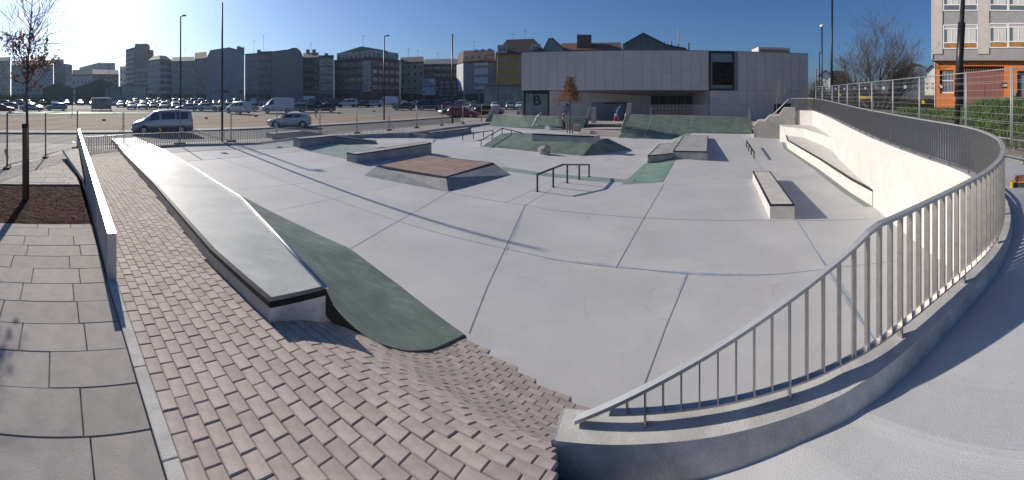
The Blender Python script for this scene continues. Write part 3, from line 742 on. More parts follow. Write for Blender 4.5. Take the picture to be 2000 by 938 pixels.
t1, top1 = tier('seating_ledge', 'long white concrete ledge with black coping along the foot of the right wall', fr1, .56, bk1, zt1)
b = MB()
for i in range(len(top1)-1):
    if i == 4: break
    a, c = top1[i], top1[i+1]; d = (c-a).normalized(); nn = Vector((-d.y, d.x, 0)).normalized(); up = Vector((0, 0, .007))
    b.prism([a-nn*-.006+up, c-nn*-.006+up, c-nn*.10+up, a-nn*.10+up], [a+nn*.006+Vector((0, 0, -.05)), c+nn*.006+Vector((0, 0, -.05)), c-nn*.10+Vector((0, 0, -.002)), a-nn*.10+Vector((0, 0, -.002))])
b.build('black_coping', M_brown_steel, t1)
b = MB(); P = [Vector((p.x, p.y, floor_z(p.x, p.y)+.006)) for p in fr1]; Q = []
for i, p in enumerate(P):
    d = P[min(i+1, len(P)-1)]-P[max(i-1, 0)]; nn = Vector((-d.y, d.x, 0)).normalized(); q = p+nn*.28; Q.append(Vector((q.x, q.y, floor_z(q.x, q.y)+.006)))
b.strip(P, Q); o = b.build('green_foot_strip', mat('dull_green_concrete', (.20, .235, .215), .7, var=.12), t1)
z1 = lambda x, y: floor_z(x, y)+.56
fr2 = [at(1634.5, 302, z1), at(1600, 285, z1), at(1570, 271, z1), at(1554, 247, z1), at(1524, 241.5, z1)]
fr2[3] = pol(1553, 29.5); fr2[4] = pol(1523, 31)
bk2 = [Vector((17.1, 16.9, 0)), Vector((18.8, 19.0, 0)), Vector((20.4, 21.3, 0)), Vector((22.2, 24.2, 0)), Vector((22.4, 30, 0))]
t2, top2 = tier('upper_ledge', 'upper white concrete seating tier below the dark railing', fr2, 1., bk2, lambda p: zat(272, 22.8)+.02*max(0, p.y-17))
# big wall end behind the tiers (pale return at the far end)
b = MB(); zt_ = wz(Vector((21.5, 23.7, 0)))+.2
b.prism([Vector((21.45, 23.75, zt_)), Vector((20.75, 25.8, zt_)), Vector((21.05, 25.95, zt_)), Vector((21.8, 23.8, zt_))], [Vector((21.45, 23.75, -1.3)), Vector((20.75, 25.8, -1.3)), Vector((21.05, 25.95, -1.3)), Vector((21.8, 23.8, -1.3))])
b.build('return_wall', M_wall, rw)
# stairs climbing beside the tiers: three flights of pale steps
sts = T('staircase', 'pale concrete staircase climbing to the right in front of the big grey building', 'stairs', pol(1530, 38, -.4))
M_step = mat('pale_step_stone', (.46, .425, .38), .8, var=.08)
r_s = 32.5
for k, (px0, ytop, px1) in enumerate([(1481, 237, 1530), (1504, 226.5, 1552), (1531, 211.5, 1554)]):
    zt_ = zat(ytop, r_s); z0 = zat([248, 237, 226.5][k], r_s)
    def blk(pa, pb, z, zb, ra, rb):
        b = MB(); P = [pol(pa, ra), pol(pb, ra), pol(pb, rb), pol(pa, rb)]
        b.prism([Vector((p.x, p.y, z)) for p in P], [Vector((p.x, p.y, zb)) for p in P]); b.build('step', M_step, sts, bevel=.008)
    blk(px0, px1, zt_, -1.2, r_s+.02*k, r_s+3.5+.02*k)
    for q in range(3):
        blk(px0-2.9*(3-q), px0-2.9*(2-q)-.06, lerp(z0, zt_, (q+.9)/3.4), -1.2, r_s+.03+.02*k, r_s+3.4)
b = MB()
for dr in (.5, 1.4):
    b.tube([pol(1511, r_s+dr, zat(227, r_s)), pol(1511, r_s+dr, zat(224, r_s)), pol(1541, r_s+dr, zat(193, r_s)), pol(1541, r_s+dr, zat(203, r_s))], .03, 6)
b.build('stair_handrail', M_galv, sts, smooth=True)

# ================================================================== SKATE OBSTACLES
def ledge_obj(name, label, corners, zb, h, m=M_ledge, cope=.06, sides=None, m_cope=M_black, overh=.004):
    """corners: plan points (front-left, front-right, back-right, back-left), top at zb+h"""
    c0 = sum(corners, Vector((0, 0, 0)))/len(corners); o = T(name, label, 'skate ledge', (c0.x, c0.y, zb))
    zt = [zb+h]*len(corners) if not isinstance(h, (list, tuple)) else list(h)
    top = [Vector((p.x, p.y, z)) for p, z in zip(corners, zt)]; bot = [Vector((p.x, p.y, floor_z(p.x, p.y)-.1)) for p in corners]
    b = MB(); b.prism(top, bot); b.build('ledge_body', m, o, bevel=.006)
    n = len(top); cen = sum(top, Vector((0, 0, 0)))/n
    for i in (sides if sides is not None else range(n)):
        a, c = top[i], top[(i+1) % n]; d = (c-a); d.z = 0; d.normalize(); nn = Vector((-d.y, d.x, 0)); 
        if nn.dot(cen-a) < 0: nn = -nn
        bb = MB(); up = Vector((0, 0, .006)); ot = -nn*overh
        e = d*overh
        bb.prism([a+ot+up-e, c+ot+up+e, c+nn*cope+up-d*cope, a+nn*cope+up+d*cope], [a+ot-e-Vector((0, 0, .001)), c+ot+e-Vector((0, 0, .001)), c+nn*cope-d*cope-Vector((0, 0, .001)), a+nn*cope+d*cope-Vector((0, 0, .001))])
        z1 = Vector((0, 0, .001)); bb.prism([a+ot-e-z1, c+ot+e-z1, c-nn*.0005-z1, a-nn*.0005-z1], [p-Vector((0, 0, cope)) for p in (a+ot-e, c+ot+e, c-nn*.0005, a-nn*.0005)])
        bb.build('steel_edge', m_cope, o)
    return o, top
def onz(px, py, z): return at(px, py, flat(z))
# A: narrow bench ledge at right
zb = fl(1502, 427.4).z; zA = zb+.44
ca = [onz(1503.4, 399.6, zA), onz(1551.9, 399.3, zA), onz(1504.2, 334.6, zA), onz(1469.9, 334.6, zA)]
M_lw = mat('white_ledge_concrete', (.52, .49, .45), .8, var=.12, scale=3, stain=[(4, (1, 1, .5), .55, .7, (.36, .27, .19), .5)])
ledge_obj('bench_ledge', 'narrow pale ledge with black edges standing alone near the right wall', ca, zb, .44, M_lw, .05)
# B: two joined manual pads
zb = fl(1318, 311.5).z; z2 = zb+.42
cb = [onz(1314.5, 294.8, z2), onz(1381.8, 296.1, z2), onz(1383.4, 265.3, z2), onz(1335.6, 264.4, z2)]
ledge_obj('manual_pad', 'higher grey manual pad with pale top and dark shadow on its right', cb, zb, .42, M_ledge, .055)
zl = z2-.12
cb2 = [onz(1264.8, 304.2, zl), onz(1313.6, 305.2, zl), onz(1330, 281, zl), onz(1288.5, 280.6, zl)]
cb2[1] = cb[0].lerp(cb2[0], .012); cb2[2] = cb[3].lerp(cb[0], .42).lerp(cb2[3], .012)
ledge_obj('low_manual_pad', 'lower pale topped pad joined to the left of the higher manual pad', cb2, fl(1264.8, 320).z, zl-fl(1264.8, 320).z, M_ledge, .05, sides=(0, 3, 2))
# C: long hubba ledge
zc = .0
cc = [onz(677.1, 298.2, .0), onz(695.5, 301.3, .0), onz(842.8, 279.1, .2), onz(829, 276.6, .2)]
ledge_obj('long_ledge', 'long grey ledge with a pale top just behind the terracotta topped pad', cc, -.3, [0., 0., .2, .2], M_ledge, .055, sides=(0, 1, 2, 3))
# F and E: L shaped ledges at the left
def lshape(name, label, seg1, z1, seg2end, z2, back):
    fl_, fr_, kn, bk = [onz(*p, z1) for p in seg1]      # front-left, front-right, knee, back-left
    e = onz(*seg2end, z2); d = (e-kn); d.z = 0; L_ = d.length; d.normalize(); nn = Vector((-d.y, d.x, 0))
    if nn.dot(kn-fr_) < 0: nn = -nn
    kb = kn+nn*.55; eb = e+nn*.55; kb.z = z1; eb.z = z2; bk = bk
    o, top = ledge_obj(name, label, [fl_, fr_, kn, kb.lerp(bk, .5) if False else bk], z1-.6, [z1]*4, M_ledge, .05, sides=(0, 1, 3))
    b = MB(); tp = [kn+d*.004, e, eb, kb+d*.004]; b.prism(tp, [Vector((p.x, p.y, floor_z(p.x, p.y)-.1)) for p in tp]); b.build('sloping_arm', M_ledge, o)
    b = MB(); up = Vector((0, 0, .006)); b.prism([tp[0]+up-nn*.004, tp[1]+up-nn*.004, tp[2]+up, tp[3]+up], [tp[0]-nn*.004-Vector((0, 0, .05)), tp[1]-nn*.004-Vector((0, 0, .05)), tp[2]-Vector((0, 0, .001)), tp[3]-Vector((0, 0, .001))]); b.build('steel_edge', M_black, o)
    return o
lshape('corner_ledge', 'grey corner ledge with a sloping arm in front of the green bank', [(572.8, 269), (585.2, 271.3), (648.2, 265.7), (636.5, 263)], .28, (728.8, 276.8), .06, 1)
lshape('corner_ledge', 'leftmost grey corner ledge standing beside the end of the thin railing', [(519.5, 259.3), (531.9, 261.6), (591, 256.7), (578, 254.0)], .22, (632, 263.5), .05, 1)
# raised deck and green bank between ledges
M_greenp = mat('pale_green_concrete', (.24, .31, .265), .55, var=.16, scale=2, stain=[(2.4, (1, 2, 1), .54, .7, (.33, .43, .38), .5)])
g = [fl(596, 294, .006), fl(677, 310.5, .006), onz(744, 287.5, -.10), onz(681, 278.3, -.12), onz(640, 282, -.14)]
gb = MB(); gb.v = [tuple(p) for p in g]; gb.f = [(0, 1, 3, 4), (1, 2, 3)]
o = tag(gb.build('green_bank', M_greenp), 'pale green bank rising between the corner ledge and the long ledge', 'skate ramp')
dk = [onz(681, 278.3, -.12), onz(744, 287.5, -.10), fl(842, 284, .005), fl(850, 271, .005), fl(735, 268, .005), onz(700, 272, -.05)]
b = MB(); cpt = onz(735, 279, -.08); b.add([cpt]+dk, [(0, i+1, (i+1) % len(dk)+1) for i in range(len(dk))]); o = b.build('raised_deck', M_floor); struct(o)
# low steel-edged kerb wall beyond the deck
b = MB()
def lowwall(pts, h, label):
    o = T('low_kerb_wall', label, 'wall', fl(*pts[0]))
    for i in range(len(pts)-1):
        a, c = fl(*pts[i]), fl(*pts[i+1]); d = (c-a).normalized(); nn = Vector((-d.y, d.x, 0))*.25; z = Vector((0, 0, h)); dn = Vector((0, 0, .3))
        bb = MB(); bb.prism([a+z+d*.003, c+z, c+nn+z, a+nn+z+d*.003], [a-dn+d*.003, c-dn, c+nn-dn, a+nn-dn+d*.003]); bb.build('wall_segment', M_ledge, o, bevel=.008)
        for k in range(6):
            p = a.lerp(c, (k+.5)/6)+nn*.5; bb = MB(); bb.tube([(p.x, p.y, p.z+h), (p.x, p.y, p.z+h+.22)], .014, 5); bb.build('stub_post', M_galv, o)
lowwall([(668, 274), (735, 270), (793, 266.4)], .33, 'dark low kerb wall with stub posts closing the left side of the park')
lowwall([(797, 266.6), (830, 270.5)], .28, 'short low kerb wall running up to the beam ledge')
# G beam
zb = fl(843, 270.5).z; zg = zb+.43
zg2 = fl(920.6, 259.2).z+.40
cg = [onz(830.3, 258.9, zg), onz(842.9, 258.9+.4, zg), onz(920.6, 249.8, zg2), onz(909, 248.9, zg2)]
ledge_obj('beam_ledge', 'long low dark beam ledge near the street fence with a pale top', cg, zb, [zg, zg, zg2, zg2], M_ledge, .06)
# D: pyramid pad with terracotta top
top_px = [(737.2, 322.9), (871.3, 346.1), (963.5, 318.2), (836.4, 303.2)]; base_px = [(710, 342.7), (875.9, 374.9), (998.4, 341.9)]
bs = [fl(*p) for p in base_px]; bs.append(bs[0]+bs[2]-bs[1]); bs[3].z = floor_z(bs[3].x, bs[3].y)
zD = -.28
tp = [onz(*p, zD) for p in top_px]
pd = T('pyramid_pad', 'low grey pyramid pad with a terracotta paved top in the middle of the floor', 'skate ramp', (sum(p.x for p in bs)/4, sum(p.y for p in bs)/4, -.6))
b = MB(); b.v = [tuple(p) for p in tp+bs]; b.f = [(i, (i+1) % 4, 4+(i+1) % 4, 4+i) for i in range(4)]; b.build('sloped_sides', M_padside, pd)
b = MB(); b.poly(*[p-Vector((0, 0, .012)) for p in tp]); b.build('top_bed', M_joint, pd)
cen = sum(tp, Vector())/4
N = 7; e = .07
inner = [p+(cen-p).normalized()*.12 for p in tp]
for i in range(N):
    for j in range(N):
        def Q(s, t): return inner[0].lerp(inner[1], s).lerp(inner[3].lerp(inner[2], s), t)
        s0, s1, t0, t1 = i/N+.002, (i+1)/N-.002, j/N+.002, (j+1)/N-.002; dz = Vector((0, 0, random.uniform(.002, .006)))
        q = [Q(s0, t0)+dz, Q(s1, t0)+dz, Q(s1, t1)+dz, Q(s0, t1)+dz]; bb = MB(); bb.prism(q, [p-Vector((0, 0, .025)) for p in q]); c = q[0]
        o = bpy.data.objects.new('paving_tile', bb.mesh('paving_tile', M_padtop, off=c)); COL.objects.link(o); o.parent = pd; o.location = c-pd.location
for i in range(4):
    a, c = tp[i], tp[(i+1) % 4]; bb = MB(); ia, ic = inner[i], inner[(i+1) % 4]; up = Vector((0, 0, .008)); nrm = ((a+c)/2-cen).normalized()
    bb.prism([a+up, c+up, ic+up*.9, ia+up*.9], [a-Vector((0, 0, .004)), c-Vector((0, 0, .004)), ic-Vector((0, 0, .004)), ia-Vector((0, 0, .004))])
    oa, oc = bs[i]-a, bs[(i+1) % 4]-c
    bb.prism([a+up, c+up, c-Vector((0, 0, .001)), a-Vector((0, 0, .001))], [a+oa*.12+Vector((0, 0, .006)), c+oc*.12+Vector((0, 0, .006)), c+oc*.12-Vector((0, 0, .002)), a+oa*.12-Vector((0, 0, .002))])
    bb.build('steel_edge', M_brown_steel, pd)
# M: green hip with N ledge
mg = T('green_hip', 'dark green hipped bank with a grey ledge along its top behind the terracotta pad', 'skate ramp', (3, 24, -.5))
zM = .12
q0, q1, q2 = fl(941.6, 286), fl(1136.8, 304.7), fl(1233.6, 292.4)
p0, p1 = onz(977.6, 261.5, zM), onz(1163, 275, zM)
dirb = (p1-p0).normalized(); nb = Vector((-dirb.y, dirb.x, 0)); p2 = p1+nb*1.6; p3 = p0+nb*1.6; q3 = p3+nb*1.5; q3.z = floor_z(q3.x, q3.y); q4 = p2+nb*1.5; q4.z = floor_z(q4.x, q4.y)
b = MB(); N = 8
A = []; B_ = []
b.v = [tuple(v) for v in (q0, q1, q2, p0, p1, p2, p3, q3, q4)]
b.f = [(0, 1, 4, 3), (1, 2, 4), (4, 2, 5), (3, 4, 5, 6), (0, 3, 6, 7), (6, 5, 8, 7), (5, 2, 8)]
b.build('bank', M_green, mg)
zN = zM+.42
n0, n1 = p0.lerp(p1, .33), p0.lerp(p1, .985)
n0 = onz(1039, 270.3, zM); n1 = onz(1160, 276.0, zM)
cN = [n0, n1, n1+nb*.75, n0+nb*.75]
b = MB(); h0, h1 = zat(260.9, Vector((n0.x, n0.y)).length), zat(266, Vector((n1.x, n1.y)).length)
tpn = [Vector((p.x, p.y, z)) for p, z in zip(cN, (h0, h1, h1, h0))]
b.prism(tpn, [Vector((p.x, p.y, zM-.7)) for p in cN]); b.build('grey_ledge', M_ledge, mg, bevel=.008)
b = MB(); a, c = tpn[0], tpn[1]; nn = -nb
b.prism([a+nn*.005+Vector((0, 0, .006)), c+nn*.005+Vector((0, 0, .006)), c-nn*.07+Vector((0, 0, .006)), a-nn*.07+Vector((0, 0, .006))], [a+nn*.005-Vector((0, 0, .075)), c+nn*.005-Vector((0, 0, .075)), c-nn*.07-Vector((0, 0, .002)), a-nn*.07-Vector((0, 0, .002))]); b.build('steel_edge', M_black, mg)
# boulder
bc = fl(1066, 302.5); bm = bmesh.new(); bmesh.ops.create_icosphere(bm, subdivisions=3, radius=.40)
random.seed(3)
pl = [(Vector((random.gauss(0, 1), random.gauss(0, 1), random.gauss(.2, .8))).normalized(), random.uniform(.20, .34)) for _ in range(13)]
for v in bm.verts:
    for nn, d in pl:
        k = v.co.dot(nn)-d
        if k > 0: v.co -= nn*k
    v.co.x *= 1.08; v.co.z *= .92; v.co += v.co.normalized()*random.uniform(-.008, .008)
me = bpy.data.meshes.new('boulder'); bm.to_mesh(me); bm.free(); me.materials.append(mat('pale_boulder_stone', (.36, .33, .29), .9, var=.25, scale=4, bump=.5, bscale=20))
o = bpy.data.objects.new('boulder', me); COL.objects.link(o); o.location = bc+Vector((.0, .15, .22)); tag(o, 'pale rough boulder lying at the foot of the dark green hip', 'boulder')
# thin green strip banks across the floor and the bank by the pads
def sheet(name, pts, m, label=None, cat=None, up=.006, sub=None):
    b = MB(); b.poly(*[fl(p[0], p[1], up+(p[2] if len(p) > 2 else 0)) for p in pts]); o = b.build(name, m)
    if label: tag(o, label, cat)
    else: struct(o)
    return o
def gstrip(A, B_, m, label):
    b = MB(); P = []; Q = []
    for (x0, y0), (x1, y1) in zip(A, B_): P.append(fl(x0, y0, .006)); Q.append(fl(x1, y1, .006))
    mid = [p.lerp(q, .5)+Vector((0, 0, .03)) for p, q in zip(P, Q)]
    b.strip(P, mid); b.strip(mid, Q); return tag(b.build('green_strip', m, smooth=True), label, 'skate ramp')
gstrip([(975, 325), (1050, 335.5), (1150, 345.5), (1240, 350.5)], [(985, 333.5), (1060, 343.5), (1150, 352), (1238, 356.5)], M_greenp, 'narrow pale green strip bank crossing the floor behind the angled rail')
M_greenm = mat('mid_green_concrete', (.20, .30, .235), .55, var=.16, scale=1.6, stain=[(2, (1, 2, 1), .55, .7, (.28, .38, .31), .5)])
def along(y0, y1, w0, w1, d0, d1, label, m, n=14):
    # green pigmented stripe that follows the long bank line between its foot (d = d0) and its top (d = d1)
    b = MB(); cols = 7
    for k in range(n+1):
        y = lerp(y0, y1, k/n)
        for q in range(cols):
            d = lerp(lerp(d0, w0, k/n), lerp(d1, w1, k/n), q/(cols-1)); Y = y; X = 6.3+(d+(Y-16.3)*.483)/.876
            b.v.append((X, Y, floor_z(X, Y)+.008))
    b.f = [(k*cols+q, k*cols+q+1, (k+1)*cols+q+1, (k+1)*cols+q) for k in range(n) for q in range(cols-1)]
    return tag(b.build('green_bank', m, smooth=True), label, 'skate ramp')
along(15.9, 22.6, -1.45, .05, -1.5, .05, 'pale green bank running up to the lower manual pad', M_greenm)
along(24.5, 32.0, -1.6, .05, -1.5, .05, 'short green bank joining the manual pads to the big green bank', M_greenp)
# rails
def rail(name, label, base_px, top_pts, m=M_black, w=.055, shift=None, postw=.05):
    bs_ = [fl(*p) for p in base_px]; o = T(name, label, 'skate rail', bs_[0])
    return o, bs_
# J
o, bs_ = rail('angled_rail', 'black angled flat-down rail standing in the middle of the floor', [(1049.6, 374), (1150.6, 345)], None)
a, c = bs_; L_ = (c-a).length
def jp(t, z): p = a.lerp(c, t); return Vector((p.x, p.y, z))
def tpos(px):                                            # parameter where the vertical above the line a-c shows at px
    th = (px-1000)/F0; s, cc_ = sin(th), cos(th); d = c-a
    return (a.y*s-a.x*cc_)/(d.x*cc_-d.y*s)
P = []
for px, py in [(1049.6, 341), (1099, 321.8), (1150.6, 321.8)]:
    t = tpos(px); q = a.lerp(c, t); P.append(Vector((q.x, q.y, zat(py, hypot(q.x, q.y)))))
b = MB(); b.bar(P[0]-(P[1]-P[0]).normalized()*.03, P[1]+(P[1]-P[0]).normalized()*.02, .06, .055); b.bar(P[1]-(P[2]-P[1]).normalized()*.02, P[2]+(P[2]-P[1]).normalized()*.025, .062, .053); b.build('rail_bar', M_black, o)
for px in (1049.6, 1080.6, 1108, 1131.4, 1150.6):
    t = tpos(px); q = a.lerp(c, t); k0 = tpos(1099)
    zt_ = lerp(P[0].z, P[1].z, t/k0) if t < k0 else lerp(P[1].z, P[2].z, (t-k0)/(1-k0))
    b = MB(); b.bar((q.x, q.y, floor_z(q.x, q.y)), (q.x, q.y, zt_-.028), .05, .05, (c-a)); b.build('post', M_black, o)
    b = MB(); b.box((q.x, q.y, floor_z(q.x, q.y)+.005), (.13, .13, .01), .5); b.build('foot_plate', M_black, o)
# K
o, bs_ = rail('flat_rail', 'short low black rail on four posts in front of the right ledge', [(1472.7, 310.5), (1458.3, 288.6)], None)
a, c = bs_
P = [Vector((a.x, a.y, zat(297.2, hypot(a.x, a.y)))), Vector((c.x, c.y, zat(275.6, hypot(c.x, c.y))))]
b = MB(); d = (P[1]-P[0]).normalized(); b.bar(P[0]-d*.12, P[1]+d*.15, .07, .055); b.build('rail_bar', M_black, o)
for k in range(4):
    q = a.lerp(c, k/3); z = lerp(P[0].z, P[1].z, k/3); b = MB(); b.bar((q.x, q.y, floor_z(q.x, q.y)), (q.x, q.y, z-.025), .06, .06, d); b.build('post', M_black, o)
# H
o, bs_ = rail('low_rail', 'low black round rail on four posts beside the beam ledge', [(903.8, 274.3), (962.6, 265)], None)
a, c = bs_; P = [Vector((a.x, a.y, zat(262.6, hypot(a.x, a.y)))), Vector((c.x, c.y, zat(255, hypot(c.x, c.y))))]
b = MB(); d = (P[1]-P[0]).normalized(); b.bar(P[0]-d*.1, P[1]+d*.1, .06, .06); b.build('rail_bar', M_black, o)
for k in range(4):
    q = a.lerp(c, k/3); z = lerp(P[0].z, P[1].z, k/3); b = MB(); b.bar((q.x, q.y, floor_z(q.x, q.y)), (q.x, q.y, z-.028), .05, .05, d); b.build('post', M_black, o)
# I: over the hip, up and down
o = T('hip_rail', 'black up-and-down rail climbing over the left end of the green hip', 'skate rail', q0)
off = (q0-p0).normalized(); 
def onhip(px, py, zz): return onz(px, py, zz)
pts_ = [(933.9, 275.2), (939.8, 273.6), (961.2, 262), (980.8, 250.8), (998.7, 254.9), (1019, 259.3)]
foots = [None, (939.8, 285.5), (961.2, 273.8), (980.8, 261.7), (998.7, 262.6), (1015.8, 263.6)]
B3 = fl(939.8, 286); T3 = onz(980.8, 262, zM); E3 = T3+(T3-B3)*1.0
def hippos(px):
    th = (px-1000)/F0; s, cc_ = sin(th), cos(th)
    if px <= 981: a, c = B3, T3
    else: a, c = T3, T3+dirb*2.2+nb*.9
    d = c-a; t = (a.y*s-a.x*cc_)/(d.x*cc_-d.y*s); return a+d*t
RP = []
for (px, py), ft in zip(pts_, foots):
    q = hippos(px); RP.append(Vector((q.x, q.y, zat(py, hypot(q.x, q.y)))))
b = MB(); b.tube(RP[:4], .032, 8); b.tube(RP[3:], .032, 8); b.build('rail_bar', M_black, o)
for i, ft in enumerate(foots):
    if ft is None: continue
    q = RP[min(i, 5)]; z0 = zat(ft[1], hypot(q.x, q.y)); b = MB(); b.bar((q.x, q.y, z0-.06), (q.x, q.y, q.z-.02), .05, .05, (1, 0, 0)); b.build('post', M_black, o)

# ---- back quarter pipe (left) and big bank (right)
def bank(name, label, base_px, top_px, r_top, curve, m, n=12):
    o = T(name, label, 'skate ramp', fl(*base_px[0]))
    base = [fl(*p) for p in base_px]; topz_ = []
    tops = []
    for (px, py), r in zip(top_px, r_top): tops.append(pol(px, r, zat(py, r)))
    if curve == 0:                                              # one flat plane: feet on the plane through the top edge and the first foot
        nrm = (tops[-1]-tops[0]).cross(base[0]-tops[0]); eye = Vector((0, 0, EYE))
        for k, (px, py) in enumerate(base_px):
            th = (px-1000)/F0; d = Vector((sin(th), cos(th), -(py-YH)/F0)); base[k] = eye+d*((tops[0]-eye).dot(nrm)/d.dot(nrm))
            th = (top_px[k][0]-1000)/F0; d = Vector((sin(th), cos(th), -(top_px[k][1]-YH)/F0)); tops[k] = eye+d*((tops[0]-eye).dot(nrm)/d.dot(nrm)) if 0 < k < len(tops)-1 else tops[k]
    K = len(base); b = MB(); rows_ = []
    for j in range(n+1):
        t = j/n; h = lerp(t, t*t, curve); rows_.append([Vector((lerp(p.x, q.x, t), lerp(p.y, q.y, t), lerp(p.z, q.z, h))) for p, q in zip(base, tops)])
    b.v = [tuple(p) for r in rows_ for p in r]; b.f = [(j*K+i, j*K+i+1, (j+1)*K+i+1, (j+1)*K+i) for j in range(n) for i in range(K-1)]
    b.build('bank', m, o, smooth=False)
    # coping lip and back
    b = MB(); back = [Vector((q.x, q.y, 0))+Vector((q.x-p.x, q.y-p.y, 0)).normalized()*.7 for p, q in zip(base, tops)]
    bk = [Vector((p.x, p.y, q.z)) for p, q in zip(back, tops)]; b.strip(tops, bk); b.strip(bk, [Vector((p.x, p.y, -.8)) for p in bk])
    b.build('deck', M_floor, o)
    b = MB()
    for i in range(K-1):
        d = (tops[i]-base[i]); d.z = 0; d.normalize(); d2 = (tops[i+1]-base[i+1]); d2.z = 0; d2.normalize(); up = Vector((0, 0, .03))
        b.prism([tops[i]-d*.02+up, tops[i+1]-d2*.02+up, tops[i+1]+d2*.28+up, tops[i]+d*.28+up], [tops[i]-d*.02-up*2, tops[i+1]-d2*.02-up*2, tops[i+1]+d2*.28-up*.1, tops[i]+d*.28-up*.1])
    b.build('lip', mat('white_lip_concrete', (.50, .49, .47), .7, var=.08), o)
    return o, base, tops
oQ, bQ, tQ = bank('back_quarter_pipe', 'low green quarter pipe at the back of the park below the glass entrance', [(954.4, 246), (985, 248.3), (1040, 252.4), (1096, 254.6), (1139, 252)], [(963.2, 224.4), (990, 224.6), (1021, 225.8), (1090, 227.8), (1145, 229.4)], [45.5, 44.5, 43, 41.2, 41.5], .55, M_green)
oP, bP, tP = bank('big_green_bank', 'big dark green bank with a white lip in front of the grey building', [(1208, 269.2), (1257, 271), (1307, 272.6), (1349, 258.8), (1468, 260)], [(1231.7, 224.4), (1275, 225), (1318, 226), (1352, 227), (1461, 230)], [36.5, 36.5, 36.6, 36.8, 37.6], .0, M_green)
# pale construction joints on the big bank
for px0, py0, px1, py1 in [(1257, 270.5, 1270, 225.2)]:
    pass
for k in (1, 2, 3):
    a, c = bP[k], tP[k]; d = (c-a).normalized(); b = MB(); s = (bP[min(k+1, 4)]-bP[k-1]); s.z = 0; s.normalize()
    nn = s.cross(d).normalized(); nn = nn if nn.dot(Vector((0, -1, 0))) > 0 else -nn
    b.bar(a+nn*.006, c+nn*.006, .05, .008, nn); b.build('pale_joint', mat('pale_green_joint', (.30, .38, .33), .7), oP)
# slanted concrete wings
def wing(label, pts_px, r, thick, m=M_wall):
    P = [pol(px, r, zat(py, r)) for px, py in pts_px]; th = (pts_px[0][0]-1000)/F0; dv = Vector((sin(th), cos(th), 0))*thick
    b = MB(); b.prism(P, [p+dv for p in P]); return tag(b.build('wing_wall', m), label, 'wall')
M_wing = mat('grey_wing_concrete', (.36, .345, .33), .8, var=.1)
wing('slanted grey concrete wing wall at the left end of the back quarter pipe', [(944, 242.5), (963.3, 206), (977, 206.5), (974, 224), (952, 246)], 46.3, .5, M_wing)
wing('slanted grey concrete wing wall at the right end of the back quarter pipe', [(1139.4, 251), (1150.5, 210), (1154, 210), (1148, 251)], 41.6, .5, M_wing)
o = wing('upright grey concrete block behind the right wing of the quarter pipe', [(1154.5, 247.5), (1154.5, 209.3), (1164.5, 209.3), (1164.5, 247.5)], 43.2, .5, M_wing)
wing('slanted grey wing wall at the left edge of the big green bank', [(1208, 269), (1222, 224), (1226, 201), (1234, 201), (1232, 224)], 37.0, .35, M_wing)
wing('tall tapered grey wing wall at the right edge of the big green bank', [(1459, 262), (1461.5, 206), (1464, 206), (1471, 262)], 35.6, .4, mat('dark_wing_concrete', (.22, .225, .23), .8, var=.1))
# plaza paving and steps between the two ramps
M_plaza = mat('pinkish_plaza_paving', (.36, .30, .27), .85, var=.1, scale=2)
b = MB(); b.poly(pol(1131, 33.5, floor_z(*pol(1131, 33.5)[:2])+.006), pol(1212, 33.0, floor_z(*pol(1212, 33.)[:2])+.006), pol(1230, 38, floor_z(*pol(1230, 38)[:2])+.012), pol(1128, 38, floor_z(*pol(1128, 38)[:2])+.012)); struct(b.build('plaza_paving', M_plaza))
b = MB(); b.poly(pol(900, 46.2, -.13), pol(1128, 41, -.13), pol(1240, 41, -.13), pol(1600, 43, -.3), pol(1600, 60, -.13), pol(900, 56, -.13)); struct(b.build('plaza', M_plaza))
stp = T('entrance_steps', 'two broad pale steps between the quarter pipe and the big bank', 'steps', pol(1185, 40, -.3))
for k, (r, z) in enumerate([(38.6, -.28), (41.5, -.02)]):
    b = MB(); P = [pol(1150 if k else 1136, r), pol(1236, r), pol(1240, r+4), pol(1150, r+4)]
    b.prism([Vector((p.x, p.y, z)) for p in P], [Vector((p.x, p.y, -.9)) for p in P]); b.build('step', mat('step_paving', (.42, .37, .33), .85, var=.08), stp)
b = MB(); r = 35.5; P = [pol(1135, r), pol(1153, r-.6), pol(1153, r+.2), pol(1136, r+.9)]; b.prism([Vector((p.x, p.y, zat(254, r))) for p in P], [Vector((p.x, p.y, -.9)) for p in P])
tag(b.build('low_block', mat('pinkish_block_stone', (.36, .31, .28), .85, var=.12), bevel=.02), 'low pinkish stone block beside the staked young tree', 'block')
b = MB(); r = 36.6; P = [pol(1120, r), pol(1134.5, r), pol(1134.5, r+.6), pol(1120, r+.6)]; b.prism([Vector((p.x, p.y, zat(244.3, r))) for p in P], [Vector((p.x, p.y, -.9)) for p in P])
tag(b.build('upright_slab', mat('pinkish_block_stone', (.36, .31, .28), .85, var=.12), bevel=.02), 'upright pinkish stone slab standing behind the staked young tree', 'block')

